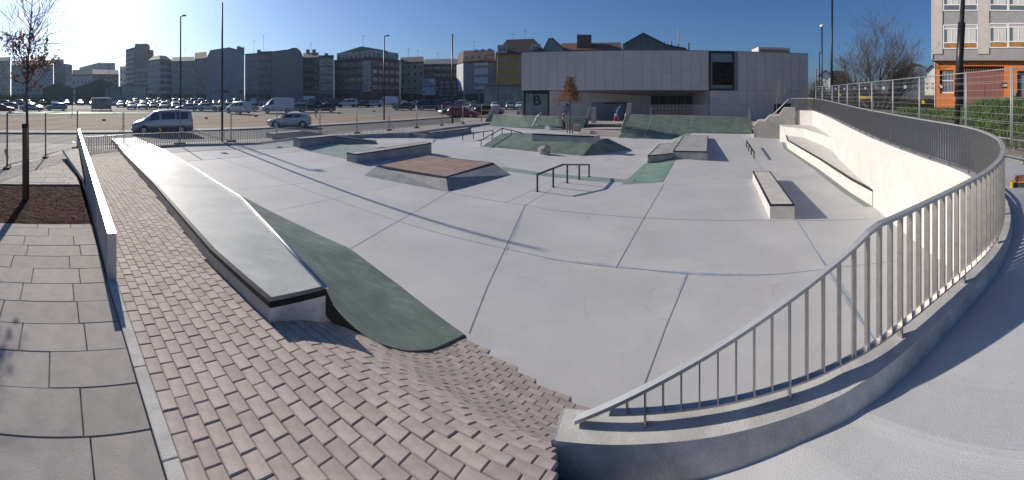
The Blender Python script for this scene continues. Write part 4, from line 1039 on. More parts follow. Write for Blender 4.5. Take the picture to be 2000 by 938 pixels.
# ================================================================== BIG PANELLED BUILDING
BD, BTH = 50.0, .335                                             # distance and bearing of its facade
BN = Vector((sin(BTH), cos(BTH), 0)); BE = Vector((cos(BTH), -sin(BTH), 0))
def bf(px, dep=0.): a = BD*tan((px-1000)/F0-BTH); p = BN*(BD+dep)+BE*a; return p
def bz(px, py): return zat(py, bf(px).length)
def translucent(m, f=.55):
    t = m.node_tree; p = t.nodes['Principled BSDF']; out = t.nodes['Material Output']; tr = node(t, 'ShaderNodeBsdfTranslucent'); mx = node(t, 'ShaderNodeMixShader'); mx.inputs[0].default_value = f
    src = p.inputs['Base Color'].links
    if src: t.links.new(src[0].from_socket, tr.inputs[0])
    else: tr.inputs[0].default_value = p.inputs['Base Color'].default_value
    t.links.new(p.outputs[0], mx.inputs[1]); t.links.new(tr.outputs[0], mx.inputs[2]); t.links.new(mx.outputs[0], out.inputs[0])
translucent(M_leafr, .4); translucent(M_leafb)
bl = T('panelled_building', 'wide low building clad in grey panels with a glass window box and recessed entrance', 'building', bf(1300, 3))
ZG, ZS, ZTOP = -.15, bz(1200, 176.3), 8.45
def ptop(px): return ZTOP+ .0
xl, xr = 1018.5, 1578.5
def bp_(px, z, dep=0.): p = bf(px, dep); return Vector((p.x, p.y, z))
# core wall volume (dark seam colour shows between the panels)
b = MB()
zt_ = [bz(1018.5, 103.3), bz(1216, 98), bz(1344, 98.6), bz(1434, 100.6), bz(1578.5, 106.3)]
def roofz(px):
    X = [1018.5, 1216, 1344, 1434, 1578.5]
    for k in range(4):
        if px <= X[k+1]: return lerp(zt_[k], zt_[k+1], (px-X[k])/(X[k+1]-X[k]))
    return zt_[-1]
ZT = sum(roofz(p) for p in (1018.5, 1216, 1344, 1434, 1578.5))/5
roofz = lambda px: ZT
def wallbox(pa, pb, z0, z1, d0, d1, m, name='wall'):
    b = MB(); P = [bp_(pa, 0, d0), bp_(pb, 0, d0), bp_(pb, 0, d1), bp_(pa, 0, d1)]
    b.prism([Vector((p.x, p.y, z1)) for p in P], [Vector((p.x, p.y, z0)) for p in P]); return b.build(name, m, bl)
wallbox(xl, 1384, ZS+.02, ZT, .05, 20, M_seam)
wallbox(1384.2, xr, ZG-.8, ZT, .05, 20, M_seam)
wallbox(xl, 1022.5, ZG-.8, ZS+.01, .05, 14, M_seam)
# panels
def panel(pa, pb, z0, z1, dep=0., name='panel', m=M_panel):
    g = .22; b = MB(); P = [bp_(pa+g, 0, dep), bp_(pb-g, 0, dep), bp_(pb-g, 0, dep+.045), bp_(pa+g, 0, dep+.045)]
    b.prism([Vector((p.x, p.y, z1-.016)) for p in P], [Vector((p.x, p.y, z0+.016)) for p in P])
    c = P[0].copy(); c.z = z0
    me = b.mesh(name, m, off=c); o = bpy.data.objects.new(name, me); COL.objects.link(o); o.parent = bl; o.location = c-bl.location; return o
rnd = random.Random(5)
wcol = 1.18/50.*F0*1.0
a0 = BD*tan((xl-1000)/F0-BTH); a1 = BD*tan((xr-1000)/F0-BTH); ncol = 31; 
pxof = lambda a: 1000+F0*(BTH+math.atan(a/BD))
steps = [.78, .33, .55, .78, .25, .55]
for k in range(ncol):
    pa, pb = pxof(lerp(a0, a1, k/ncol)), pxof(lerp(a0, a1, (k+1)/ncol)); pm = (pa+pb)/2
    zc = [ZT]
    h = ZT-ZS; fr_ = [(.78,), (.42,), (.78, .22), (.5,), (.78,), (.22,), (.5,)][k % 7]
    zc += [ZS+h*f for f in fr_]
    if pm > 1385: zc += [ZS, ZS-h*.36] if k % 2 else [ZS+h*.0, ZS-h*.2]
    low = ZG-.5 if pm > 1384 else ZS
    zc.append(low); zc = sorted(set(zc), reverse=True)
    for z1, z0 in zip(zc, zc[1:]):
        if z1-z0 < .12: continue
        if 1383 < pm < 1435 and z1 > ZS-.1:                       # the window box
            if z0 < ZS-.05: z1 = ZS-.02
            else: continue
        if 1508 < pm < 1546 and z0 < bz(1527, 205):
            if z1 < bz(1527, 203): continue
            z0 = bz(1527, 202)
        panel(pa, pb, z0, z1)
# roof edge
wallbox(xl, xr, ZT+.002, ZT+.06, -.02, 20.0, M_seam, 'roof_edge')
# tall glazed window box
zw0, zw1 = bz(1409, 176.5), ZT-.05
def frame_rect(pa, pb, z0, z1, t, dep, thick, m, name='frame', par=None):
    b = MB(); w = BE*t
    A, B_ = bp_(pa, 0, dep), bp_(pb, 0, dep); th = BN*thick
    def pr(p, q, za, zb): b.prism([Vector((v.x, v.y, zb)) for v in (p, q, q+th, p+th)], [Vector((v.x, v.y, za)) for v in (p, q, q+th, p+th)])
    pr(A, A+w, z0, z1); pr(B_-w, B_, z0, z1); pr(A+w*1.001, B_-w*1.001, z0, z0+t); pr(A+w*1.001, B_-w*1.001, z1-t, z1)
    return b.build(name, m, par or bl)
fo = frame_rect(1384.5, 1433.8, zw0, zw1, .22, -.12, .5, M_dkframe, 'window_box')
b = MB(); b.poly(bp_(1386, zw0+.1, -.03), bp_(1432.5, zw0+.1, -.03), bp_(1432.5, zw1-.1, -.03), bp_(1386, zw1-.1, -.03)); b.build('pane', mat('tall_window_glass', (.14, .215, .21), .25, spec=.4), fo)
b = MB(); b.poly(bp_(1391, zw0+.65, -.04), bp_(1431, zw0+.65, -.04), bp_(1431, zw1-1.3, -.04), bp_(1391, zw1-1.3, -.04)); b.build('dark_interior_sheet', mat('painted_dark_interior', (.022, .022, .018), .7, spec=.05, var=.6, scale=.9), fo)  # dark sheet in front of the pane: the unlit interior painted as colour
# glass corner with the letter B
gz0, gz1 = ZG-.5, bz(1048, 176)
fo = frame_rect(1022.8, 1072.5, gz0, gz1, .16, .0, .35, M_dkframe, 'glass_corner')
b = MB(); b.poly(bp_(1024, gz0+.1, .16), bp_(1071.5, gz0+.1, .16), bp_(1071.5, gz1-.25, .16), bp_(1024, gz1-.25, .16)); b.build('pane', M_gglass, fo)
b = MB()
for px in (1029, 1035.5):
    p, q = bp_(px, gz0+.1, .14), bp_(px, gz1-.2, .14); b.bar(p, q, .05, .05)
b.build('mullion', M_galv, fo)
b = MB(); P = [bp_(1024.5, 0, .13), bp_(1071, 0, .13), bp_(1071, 0, .15), bp_(1024.5, 0, .15)]; z = gz1-.5; b.prism([Vector((p.x, p.y, gz1-.17)) for p in P], [Vector((p.x, p.y, z)) for p in P]); b.build('header', M_dkframe, fo)
def textobj(txt, name, loc, xdir, size, m, parent, ext=.01, bold=0., sx=1.):
    cu = bpy.data.curves.new(name, 'FONT'); cu.body = txt; cu.size = size; cu.extrude = ext; cu.offset = bold; cu.align_x = 'CENTER'; cu.align_y = 'CENTER'
    tmp = bpy.data.objects.new(name, cu); COL.objects.link(tmp); bpy.context.view_layer.update()
    me = bpy.data.meshes.new_from_object(tmp.evaluated_get(bpy.context.evaluated_depsgraph_get())); bpy.data.objects.remove(tmp); bm = bmesh.new(); bm.from_mesh(me); bmesh.ops.remove_doubles(bm, verts=bm.verts, dist=1e-4); bm.to_mesh(me); bm.free(); me.materials.clear(); me.materials.append(m)
    o = bpy.data.objects.new(name, me); COL.objects.link(o)
    x = Vector(xdir).normalized(); z = Vector((0, 0, 1)); y = x.cross(z)
    M_ = Matrix(((x.x*sx, 0, y.x), (x.y*sx, 0, y.y), (0, 1, 0)))
    o.matrix_world = Matrix.Translation(loc) @ M_.to_4x4()
    if parent is not None:
        off = parent.location.copy(); q = parent.parent
        while q: off += q.location; q = q.parent
        o.parent = parent; o.matrix_local = Matrix.Translation(Vector(loc)-off) @ M_.to_4x4()
    return o
textobj('B', 'letter', bp_(1048, bz(1048, 197), .10), BE, 1.75, M_dkframe, bl, .03, .012, 1.12)
# recessed ground floor: wall swinging back, sloping soffit, entrance glazing, garage door
def dep_at(px): return max(0, (px-1074)/(1268-1074))*4.2
b = MB(); pxs = [1073, 1100, 1130, 1160, 1190, 1220, 1250, 1270]
zs_at = lambda d: ZS-.62*d/4.2
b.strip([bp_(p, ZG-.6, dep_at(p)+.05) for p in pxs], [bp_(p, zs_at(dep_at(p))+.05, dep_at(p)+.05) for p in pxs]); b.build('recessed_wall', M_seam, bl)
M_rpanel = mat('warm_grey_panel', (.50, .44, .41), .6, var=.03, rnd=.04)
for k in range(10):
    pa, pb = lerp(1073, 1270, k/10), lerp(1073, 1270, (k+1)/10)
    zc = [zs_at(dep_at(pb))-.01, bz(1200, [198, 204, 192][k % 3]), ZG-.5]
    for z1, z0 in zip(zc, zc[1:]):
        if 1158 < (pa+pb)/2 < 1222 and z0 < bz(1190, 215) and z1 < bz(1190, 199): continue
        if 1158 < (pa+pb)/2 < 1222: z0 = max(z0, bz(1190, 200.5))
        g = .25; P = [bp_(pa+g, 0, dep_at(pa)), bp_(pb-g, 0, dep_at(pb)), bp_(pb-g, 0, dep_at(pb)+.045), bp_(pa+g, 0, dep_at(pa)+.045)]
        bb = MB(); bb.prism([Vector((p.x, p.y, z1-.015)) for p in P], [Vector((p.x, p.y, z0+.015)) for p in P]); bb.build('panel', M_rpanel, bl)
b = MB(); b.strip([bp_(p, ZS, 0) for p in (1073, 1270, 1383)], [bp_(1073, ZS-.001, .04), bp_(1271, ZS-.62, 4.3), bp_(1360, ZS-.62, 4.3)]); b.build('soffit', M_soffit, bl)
b = MB(); b.poly(bp_(1383.5, ZG-.5, 0), bp_(1360, ZG-.5, 4.35), bp_(1360, ZS-.6, 4.35), bp_(1383.5, ZS, 0)); b.build('return_wall', M_rpanel, bl)
eg = frame_rect(1271, 1361, ZG-.5, ZS-.6, .07, 4.3, .12, M_galv, 'entrance_glazing')
b = MB(); b.poly(bp_(1271, ZG-.5, 4.38), bp_(1361, ZG-.5, 4.38), bp_(1361, ZS-.6, 4.38), bp_(1271, ZS-.6, 4.38)); b.build('pane', mat('dark_entrance_glass', (.015, .017, .018), .3, spec=.25), eg)
b = MB()
for px in (1290, 1308, 1326, 1344): b.bar(bp_(px, ZG-.5, 4.33), bp_(px, ZS-.62, 4.33), .06, .06)
b.bar(bp_(1271.5, zat(212, 54), 4.33), bp_(1360, zat(212, 54), 4.33), .05, .05); b.build('mullion', M_galv, eg)
gd = frame_rect(1161, 1221, ZG-.3, bz(1190, 201.3), .12, 2.2, .2, M_dkframe, 'garage_door')
for k in range(12):
    z0 = ZG-.2+k*.19; b = MB(); P = [bp_(1162, 0, 2.27), bp_(1220, 0, 2.27), bp_(1220, 0, 2.33), bp_(1162, 0, 2.33)]; b.prism([Vector((p.x, p.y, z0+.18)) for p in P], [Vector((p.x, p.y, z0)) for p in P]); b.build('slat', mat('grey_shutter', (.19, .205, .22), .55, var=.08), gd)
# side door and roof light
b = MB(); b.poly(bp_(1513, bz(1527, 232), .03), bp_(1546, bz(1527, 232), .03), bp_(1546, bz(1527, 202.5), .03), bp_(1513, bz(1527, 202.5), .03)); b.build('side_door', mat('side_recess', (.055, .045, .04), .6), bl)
b = MB(); b.poly(bp_(1491, bz(1500, 230), .02), bp_(1509, bz(1500, 230), .02), bp_(1509, bz(1500, 202.5), .02), bp_(1491, bz(1500, 202.5), .02)); b.build('door', M_rpanel, bl)
zr = bz(1517, 90.8)
rl_ = wallbox(1485.5, 1548.5, ZT, zr, 1.0, 4.5, M_panel, 'roof_light')
b = MB(); b.poly(bp_(1488.7, ZT+.1, .98), bp_(1545, ZT+.1, .98), bp_(1545, zr-.25, .98), bp_(1488.7, zr-.25, .98)); b.build('pane', mat('roof_light_glass', (.03, .05, .06), .1, spec=1), rl_)
# thin steel fences behind the ramps
def thin_fence(label, pa, pb, r0, r1, z0, z1, step=.13):
    A, B_ = pol(pa, r0), pol(pb, r1); o = T('steel_fence', label, 'fence', (A.x, A.y, z0)); n = int((B_-A).length/step); up = lambda p, z: Vector((p.x, p.y, z))
    b = MB(); b.bar(up(A, z1), up(B_, z1), .04, .03); b.build('rail', M_galv, o); b = MB(); b.bar(up(A, z0+.08), up(B_, z0+.08), .03, .02); b.build('rail', M_galv, o)
    pm = MB().bar((0, 0, z0), (0, 0, z1), .014, .04).mesh('picket', M_galv)
    for k in range(n+1):
        p = A.lerp(B_, k/n); q = bpy.data.objects.new('picket', pm); COL.objects.link(q); q.parent = o; q.location = Vector((p.x, p.y, 0))-o.location
thin_fence('thin grey steel fence on the deck behind the big green bank', 1272, 1460, 38.3, 39.2, .75, zat(205, 38.6))
thin_fence('thin grey steel fence behind the right half of the quarter pipe', 1074, 1137, 46.5, 46.5, .4, zat(208.5, 46.5), .16)
# traffic cones and tarpaulin by the shutter
def cone(px, py, r, label):
    z0 = zat(py, r); p = pol(px, r, z0); o = T('traffic_cone', label, 'traffic cone', p)
    b = MB(); b.box((p.x, p.y, z0+.03), (.42, .42, .06), .3); b.build('base', mat('cone_red', (.40, .03, .02), .5), o)
    b = MB(); b.tube([(p.x, p.y, z0+.06), (p.x, p.y, z0+.55)], [.19, .10], 12); b.build('cone_body', mat('cone_red', (.40, .03, .02), .5), o, smooth=True)
    b = MB(); b.tube([(p.x, p.y, z0+.8), (p.x, p.y, z0+.9)], [.055, .03], 12); b.build('cone_tip', mat('cone_red', (.40, .03, .02), .5), o, smooth=True)
    b = MB(); b.tube([(p.x, p.y, z0+.55), (p.x, p.y, z0+.8)], [.10, .055], 12); b.build('white_sleeve', M_white, o, smooth=True)
cone(1202, 236, 46.5, 'red and white traffic cone on the left of the blue tarpaulin by the grey shutter')
cone(1222, 236, 46.5, 'red and white traffic cone on the right of the blue tarpaulin by the grey shutter')
def crumple(name, px, py, r, w, h, d, m, label, cat, seed, n=14):
    rr = random.Random(seed); z0 = zat(py, r); p = pol(px, r, z0); bm = bmesh.new(); bmesh.ops.create_icosphere(bm, subdivisions=3, radius=1)
    for v in bm.verts:
        k = 1+rr.uniform(-.16, .16); v.co = Vector((v.co.x*w/2*k, v.co.y*d/2*k, max(0, v.co.z*.5+.5)*h*(1+rr.uniform(-.06, .06))))
    me = bpy.data.meshes.new(name); bm.to_mesh(me); bm.free(); me.materials.append(m); o = bpy.data.objects.new(name, me); COL.objects.link(o); o.location = p; o.rotation_euler.z = -(px-1000)/F0
    return tag(o, label, cat)
crumple('tarpaulin', 1211, 236, 47, .9, 1.65, .6, mat('blue_tarpaulin', (.045, .10, .17), .45, var=.3, scale=4), 'crumpled blue tarpaulin bundle standing between two traffic cones', 'tarpaulin', 4)
crumple('blue_sheet', 1107, 224, 47.5, .75, 1.3, .25, mat('blue_tarpaulin', (.06, .13, .22), .45, var=.3, scale=4), 'hanging blue sheet on the wall behind the staked young tree', 'tarpaulin', 9)
crumple('black_tarpaulin', 905, 249, 42.5, 3.4, .35, 1.2, M_blkplast, 'long heap of black plastic sheeting along the low wall near the quarter pipe', 'tarpaulin', 6)
# buckets
def bucket(px, py, r, h, rad, m, label):
    z0 = zat(py, r); p = pol(px, r, z0); o = T('bucket', label, 'bucket', p); b = MB(); b.tube([p, p+Vector((0, 0, h))], [rad*.85, rad], 14); b.build('body', m, o, smooth=False)
    b = MB(); b.tube([p+Vector((0, 0, h)), p+Vector((0, 0, h+.03))], rad*1.05, 14); b.build('rim', m, o)
bucket(1066.5, 255, 37.6, .36, .10, mat('cream_plastic', (.62, .58, .38), .5), 'small cream plastic tub on the ground left of the white bucket')
bucket(1070.5, 255.2, 37.5, .38, .13, M_white, 'taller white bucket standing in the middle of the tubs')
bucket(1074.6, 255, 37.4, .28, .14, mat('pale_blue_plastic', (.55, .60, .68), .5), 'wide pale blue tub on the right of the white bucket')

# ================================================================== RIGHT: VERGE, ORANGE BLOCK, FENCE, TREE
OB = 30.8; OTH = 1.14; ON = Vector((sin(OTH), cos(OTH), 0)); OE = Vector((cos(OTH), -sin(OTH), 0))
def of(px, z, dep=0.): a = OB*tan((px-1000)/F0-OTH); p = ON*(OB+dep)+OE*a; return Vector((p.x, p.y, z))
def oz(px, py): return zat(py, of(px, 0).length)
# ground between walkway and building
edge_out = [p for p, q in zip(far_side, wl_in) if q.x > 5.2]
b = MB(); rowsn = 9; V = []
e2 = offs(line, 2.1); e2 = [Vector((q.x, q.y, path_z(q.x, q.y))) for q in edge_out]
for q in e2:
    th = atan2(q.x, q.y); rr_ = hypot(q.x, q.y)
    for k in range(rowsn):
        t = k/(rowsn-1); r = lerp(rr_, max(rr_+12, 33), t**1.4); rise = lerp(q.z, 1.75, sst((r-rr_)/9)); px = 1000+F0*th
        mound = .75*math.exp(-((r-21)/4.5)**2)*sst((px-1850)/80)
        V.append((r*sin(th), r*cos(th), (q.z if k == 0 else rise)+mound+random.uniform(-.02, .02)*(k > 0)-.003))
b.v = V; n = len(e2); b.f = [(i*rowsn+k, i*rowsn+k+1, (i+1)*rowsn+k+1, (i+1)*rowsn+k) for i in range(n-1) for k in range(rowsn-1)]
def verge_z(x, y):
    th = atan2(x, y); r = hypot(x, y); px = 1000+F0*th
    best = min(e2, key=lambda q: abs(atan2(q.x, q.y)-th)); r0 = hypot(best.x, best.y)
    return lerp(best.z, 1.75, sst((r-r0)/9))+.75*math.exp(-((r-21)/4.5)**2)*sst((px-1850)/80)
struct(b.build('verge', mat('rough_verge_earth', (.12, .10, .07), .95, var=.4, scale=.9, bump=.6, bscale=12, col2=(.06, .075, .03))))
b = MB(); G1 = [q.lerp(Vector((q.x*1.25, q.y*1.25, q.z+.35)), .02) for q in e2[4:]]; 
b.strip([Vector((q.x, q.y, verge_z(q.x, q.y)+.01)) for q in e2], [Vector((q.x*1.14, q.y*1.14, verge_z(q.x*1.14, q.y*1.14)+.03)) for q in e2]); struct(b.build('gravel_strip', M_gravel))
b = MB()
for k in range(1500):                                            # broken stones on the gravel
    q = random.choice(e2); f = random.uniform(1.01, 1.15); x, y = q.x*f+random.uniform(-.3, .3), q.y*f+random.uniform(-.3, .3); z = verge_z(x, y); s_ = random.uniform(.02, .07)
    d = [(random.uniform(.6, 1)*s_*cos(t), random.uniform(.6, 1)*s_*sin(t)) for t in (0, 1.6, 3.1, 4.7)]
    b.add([(x+u, y+v, z+.01) for u, v in d]+[(x, y, z+s_*random.uniform(.7, 1.3))], [(0, 1, 4), (1, 2, 4), (2, 3, 4), (3, 0, 4)])
b.build('loose_stones', mat('broken_stone', (.27, .22, .19), .9, island=.5), kind='stuff')
# kerb along the outer side of the walkway
for i in range(0, len(e2)-6, 6):
    a, c = e2[i], e2[i+6]; d = (c-a); d.z = 0
    if d.length < .2: continue
    d.normalize(); nn = Vector((d.y, -d.x, 0)); bb = MB(); z = Vector((0, 0, .09)); dn = Vector((0, 0, -.2)); c = c-d*.008
    bb.prism([a+z, c+z, c+nn*.1+z, a+nn*.1+z], [a+dn, c+dn, c+nn*.1+dn, a+nn*.1+dn]); struct(bb.build('walkway_kerb', M_kerb))
# grass blades
b = MB(); cnt = 0
while cnt < 30000:
    px = random.uniform(1752, 2075); r = random.uniform(14.5, 31); th = (px-1000)/F0; x, y = r*sin(th), r*cos(th)
    if px < 1880 and r < 19+ (1880-px)*.05: continue
    if 1775 < px < 1835 and 26 < r < 29: continue
    z = verge_z(x, y); h = random.uniform(.10, .34); a = random.uniform(0, 6.28); w = random.uniform(.012, .03); lx, ly = random.uniform(-.12, .12), random.uniform(-.12, .12)
    b.add([(x-w*cos(a), y-w*sin(a), z-.02), (x+w*cos(a), y+w*sin(a), z-.02), (x+lx, y+ly, z+h)], [(0, 1, 2)]); cnt += 1
b.build('grass', mat('long_grass_blades', (.08, .125, .03), .9, island=.6, var=.35, scale=.5), kind='stuff')
# orange apartment block
ob = T('orange_apartment_block', 'grey and beige apartment block with a bright orange ground floor', 'building', of(1900, 1.8, 4))
def obox(pa, pb, z0, z1, d0, d1, m, name, par=None, bevel=0.):
    b = MB(); P = [of(pa, 0, d0), of(pb, 0, d0), of(pb, 0, d1), of(pa, 0, d1)]
    b.prism([Vector((p.x, p.y, z1)) for p in P], [Vector((p.x, p.y, z0)) for p in P]); return b.build(name, m, par or ob, bevel=bevel)
zov = oz(1900, 114.5); zb_ = 1.2; TOPZ = 17.5
M_beige = mat('beige_roughcast', (.50, .455, .41), .9, var=.06, scale=2, bump=.3, bscale=40)
M_grey = mat('grey_roughcast', (.30, .285, .29), .9, var=.06, scale=2, bump=.3, bscale=40)
obox(1821, 2240, zov, TOPZ, .0, 11, M_grey, 'upper_wall')
obox(1820.2, 2240.5, zov-.14, zov-.002, -.06, 11, mat('slab_edge_grey', (.26, .27, .265), .8), 'slab_edge')
obox(1821.4, 1841, zov+.35, TOPZ-.02, -.07, -.003, M_beige, 'pier'); obox(1910.5, 1932, zov+.35, TOPZ-.02, -.07, -.003, M_beige, 'pier'); obox(2010, 2030, zov+.35, TOPZ-.02, -.07, -.003, M_beige, 'pier')
obox(1819.8, 1821.4, zov-.1, TOPZ, -.09, .1, M_white, 'corner_trim')
# ground floor with openings: built from strips around them
M_or = M_orange
gzt = zov-.145
def gwall(pa, pb, z0, z1): obox(pa, pb, z0, z1, .35, .7, M_or, 'ground_floor_wall')
zwin0, zwin1, zdr = oz(1850, 182), oz(1850, 136.5), oz(1920, 128.5)
gwall(1825.5, 1834.3, zb_, gzt); gwall(1834.5, 1873.6, zwin1+.002, gzt); gwall(1834.5, 1862, zb_, zwin0-.002); gwall(1862.2, 1873.6, zb_, zwin1); gwall(1873.8, 1962, zdr+.002, gzt); gwall(1962.2, 1987.8, zb_, gzt); gwall(1988, 2240, oz(2000, 138), gzt); gwall(2015, 2240, zb_, oz(2000, 138)-.002)
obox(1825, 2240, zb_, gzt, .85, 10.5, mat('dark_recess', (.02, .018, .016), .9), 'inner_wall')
obox(1824.3, 1825.4, zb_, gzt, .30, .7, M_white, 'corner_trim')
gr = obox(1839.6, 1862, zwin0, zwin0+.09, .42, .5, M_white, 'grille_window')
for k in range(8): px = 1840.5+k*2.9; obox(px, px+.55, zwin0+.09, zwin1, .44, .475, M_white, 'grille_bar', gr)
obox(1840, 1861.5, lerp(zwin0, zwin1, .52), lerp(zwin0, zwin1, .56), .42, .44, M_white, 'cross_bar', gr); obox(1839.6, 1862, zwin0, zwin1, .55, .57, M_glass, 'pane', gr)
M_door = mat('brown_garage_metal', (.26, .10, .075), .6, var=.08, scale=4, stretch=(4, 4, .2))
zd0 = oz(1920, 138.5)
gdo = obox(1880, 1961.8, zb_, zd0, .60, .66, M_door, 'garage_door')
for k in range(9): px = 1880.5+k*9.1; obox(px, px+8.7, zb_, zd0-.03, .565, .6, M_door, 'door_board', gdo)
obox(1898, 1923, zb_+.1, oz(1910, 164), .55, .563, mat('wicket_brown', (.235, .09, .07), .6), 'wicket_door', gdo)
for k in range(17): px = 1882+k*4.75; obox(px, px+2.0, zd0+.02, zdr, .58, .62, M_door, 'vent_bar', gdo)
ml = obox(1974.5, 1985.5, oz(1980, 188), oz(1980, 180), .20, .346, M_galv, 'mail_box', bevel=.03)
obox(1993.5, 2013, zb_, oz(2000, 146), .6, .66, mat('blue_grey_door', (.16, .21, .27), .4), 'entrance_door'); obox(1997, 2008, oz(2000, 178), oz(2000, 148), .57, .59, M_gglass, 'door_pane')
obox(1998, 2013, zb_, oz(2000, 176), .53, .56, mat('door_wood', (.33, .14, .06), .5), 'door_panel')
M_wglass = mat('pale_window_glass', (.12, .14, .15), .12, spec=1.); M_curt = mat('white_curtain', (.55, .53, .50), .9, var=.15, scale=30, stretch=(1, 1, .05)); M_reflpane = mat('orange_reflection', (.36, .17, .045), .35, var=.2, scale=3)  # orange-brown of the lower panes is a reflection painted into their colour
def owin(pa, pb, z0, z1, lowm=None, split=.5, curtain=True):
    def yb(f): return lerp(z0, z1, f)
    w = .07; f = obox(pa, pb, z0, z0+w, -.05, .03, M_white, 'window'); u = (pb-pa)
    def ob2(*a): return obox(*a, f)
    t = u*.028+.25
    ob2(pa, pa+t*1.6, z0+w, z1, -.05, .03, M_white, 'frame'); ob2(pb-t*1.6, pb, z0+w, z1, -.05, .03, M_white, 'frame'); ob2(pa+t*1.61, pb-t*1.61, z1-w, z1, -.05, .03, M_white, 'frame')
    ob2(pa+t*1.61, pb-t*1.61, yb(.235), yb(.275), -.04, .03, M_white, 'transom'); ob2(pa+t*1.61, pb-t*1.61, yb(.81), yb(.85), -.04, .03, M_white, 'transom')
    m_ = lerp(pa, pb, split); ob2(m_-t*.8, m_+t*.8, yb(.276), yb(.809), -.035, .03, M_white, 'mullion')
    def pane(a, c, fa, fb, m, nm, d=-.012):
        b = MB(); b.poly(of(a, yb(fa), d), of(c, yb(fa), d), of(c, yb(fb), d), of(a, yb(fb), d)); b.build(nm, m, f)
    pane(pa+t, pb-t, .02, .24, lowm or M_wglass, 'lower_panel'); pane(pa+t, pb-t, .27, .82, M_wglass, 'pane'); pane(pa+t, pb-t, .84, .99, mat('blind_strip', (.42, .38, .38), .6), 'blind')
    if curtain: pane(m_+t, lerp(m_, pb, .78), .28, .8, M_curt, 'curtain', -.016); pane(lerp(pa, m_, .45), m_-t, .28, .8, M_curt, 'curtain', -.016)
wz0, wz1 = oz(1880, 95.5), oz(1880, 48)
owin(1842.2, 1876, wz0, wz1, M_reflpane); owin(1876.3, 1910, wz0, wz1, M_reflpane); owin(1932.3, 1969, oz(1950, 94), oz(1950, 45.5), M_reflpane); owin(1969.3, 2009, oz(1990, 93.5), oz(1990, 45), M_reflpane)
for k in (1, 2, 3):
    d = 2.86*k
    owin(1842.2, 1876, wz0+d, wz1+d); owin(1876.3, 1910, wz0+d, wz1+d); owin(1932.3, 1969, wz0+d, wz1+d); owin(1969.3, 2009, wz0+d, wz1+d)

# mesh fence panels ------------------------------------------------
def mesh_panel_protos(L_, H_, tag_, wire=.0032, vs_=.10, post=.021):
    b = MB(); b.tube([(0, 0, 0), (0, 0, H_)], post, 8); b.tube([(L_, 0, 0), (L_, 0, H_)], post, 8); pm = b.mesh('posts', M_galv, True)
    b = MB(); b.tube([(0, 0, 0), (L_, 0, 0)], .016, 6); rm = b.mesh('rail', M_galv, True)
    b = MB(); n = int(L_/vs_)
    for k in range(1, n): x = k*L_/n; b.tube([(x, 0, .12), (x, 0, H_-.02)], wire, 3, False)
    z = .3
    for z in [.32, .52, .57, .77, .97, 1.17, 1.22, 1.42, 1.62, 1.67, 1.82]:
        b.tube([(0, 0, z), (L_, 0, z)], wire*1.2, 3, False)
    wm = b.mesh('wire_mesh', M_galv)
    b = MB(); b.box((0, 0, .07), (.70, .22, .14)); fm = b.mesh('foot_block', M_blkplast)
    return pm, rm, wm, fm
PR = mesh_panel_protos(3.4, 2.0, 'street')
def panel_run(pts, names, group, zf, H_=2.0, protos=None, foot=True):
    for i in range(len(pts)-1):
        a, c = pts[i], pts[i+1]; d = c-a; L_ = Vector((d.x, d.y)).length; ang = atan2(d.y, d.x)
        o = T('mesh_fence', names(i, len(pts)-1), 'fence panel', a, ang, group)
        sx = (L_-.07)/3.4
        for nm, me in zip(('post', 'rail', 'wire_mesh', 'foot_block'), protos or PR):
            if nm == 'foot_block' and not foot: continue
            if nm == 'rail':
                for e in (.12, 1.98):
                    q = bpy.data.objects.new('rail', me); COL.objects.link(q); q.parent = o; q.scale = (sx, 1, 1); q.location = (.035, 0, e); q.rotation_euler.y = -atan2(d.z, L_)
                continue
            if nm == 'post':
                for e in (0, 1):
                    q = bpy.data.objects.new('post', POST); COL.objects.link(q); q.parent = o; q.location = (.035+e*(L_-.07), 0, (d.z if e else 0)); 
                continue
            q = bpy.data.objects.new(nm, me); COL.objects.link(q); q.parent = o
            if nm == 'foot_block':
                q.location = (0, 0, -.06); q.rotation_euler.z = .35; continue
            q.scale = (sx, 1, 1); q.location = (.035, 0, 0); 
            q.rotation_euler.y = -atan2(d.z, L_)
            if nm == 'wire_mesh': q['kind'] = 'stuff'
POST = MB().tube([(0, 0, 0), (0, 0, 2.0)], .021, 8).mesh('post', M_galv, True)
SZ = STREET+.1
st_px = [(451.5, 280), (541, 271.3), (625, 267), (697, 262.3), (760, 257.3), (814, 251.8), (863, 247), (904, 242.2), (941, 238.8)]
fp_ = [Vector((-9.6, 1.2, pave_z(-9.6, 1.2)))]
fp_ = [at(-55, 352, pave_z), at(14, 329, pave_z), at(89, 308, pave_z), pol(151, 22.0, .02), pol(241, 23.9, SZ), pol(350, 24.9, SZ)]
base_line = [at(px, py, -.2) for px, py in st_px]
A0_, A1_ = base_line[0], base_line[-1]
for k in range(len(st_px)):
    q = A0_.lerp(A1_, k/8); px = st_px[k][0]; th = (px-1000)/F0; d = A1_-A0_; s_, c_ = sin(th), cos(th); t = (A0_.y*s_-A0_.x*c_)/(d.x*c_-d.y*s_); q = A0_+d*t
    fp_.append(Vector((q.x, q.y, SZ)))
fp_[5] = fp_[6]+(fp_[5]-fp_[6]).normalized()*3.4; fp_[5].z = SZ
panel_run(fp_, lambda i, n: f'grey mesh fence panel on the street side of the park, {ORD[i]} from the left end', 'mesh fence panels along the street', SZ)
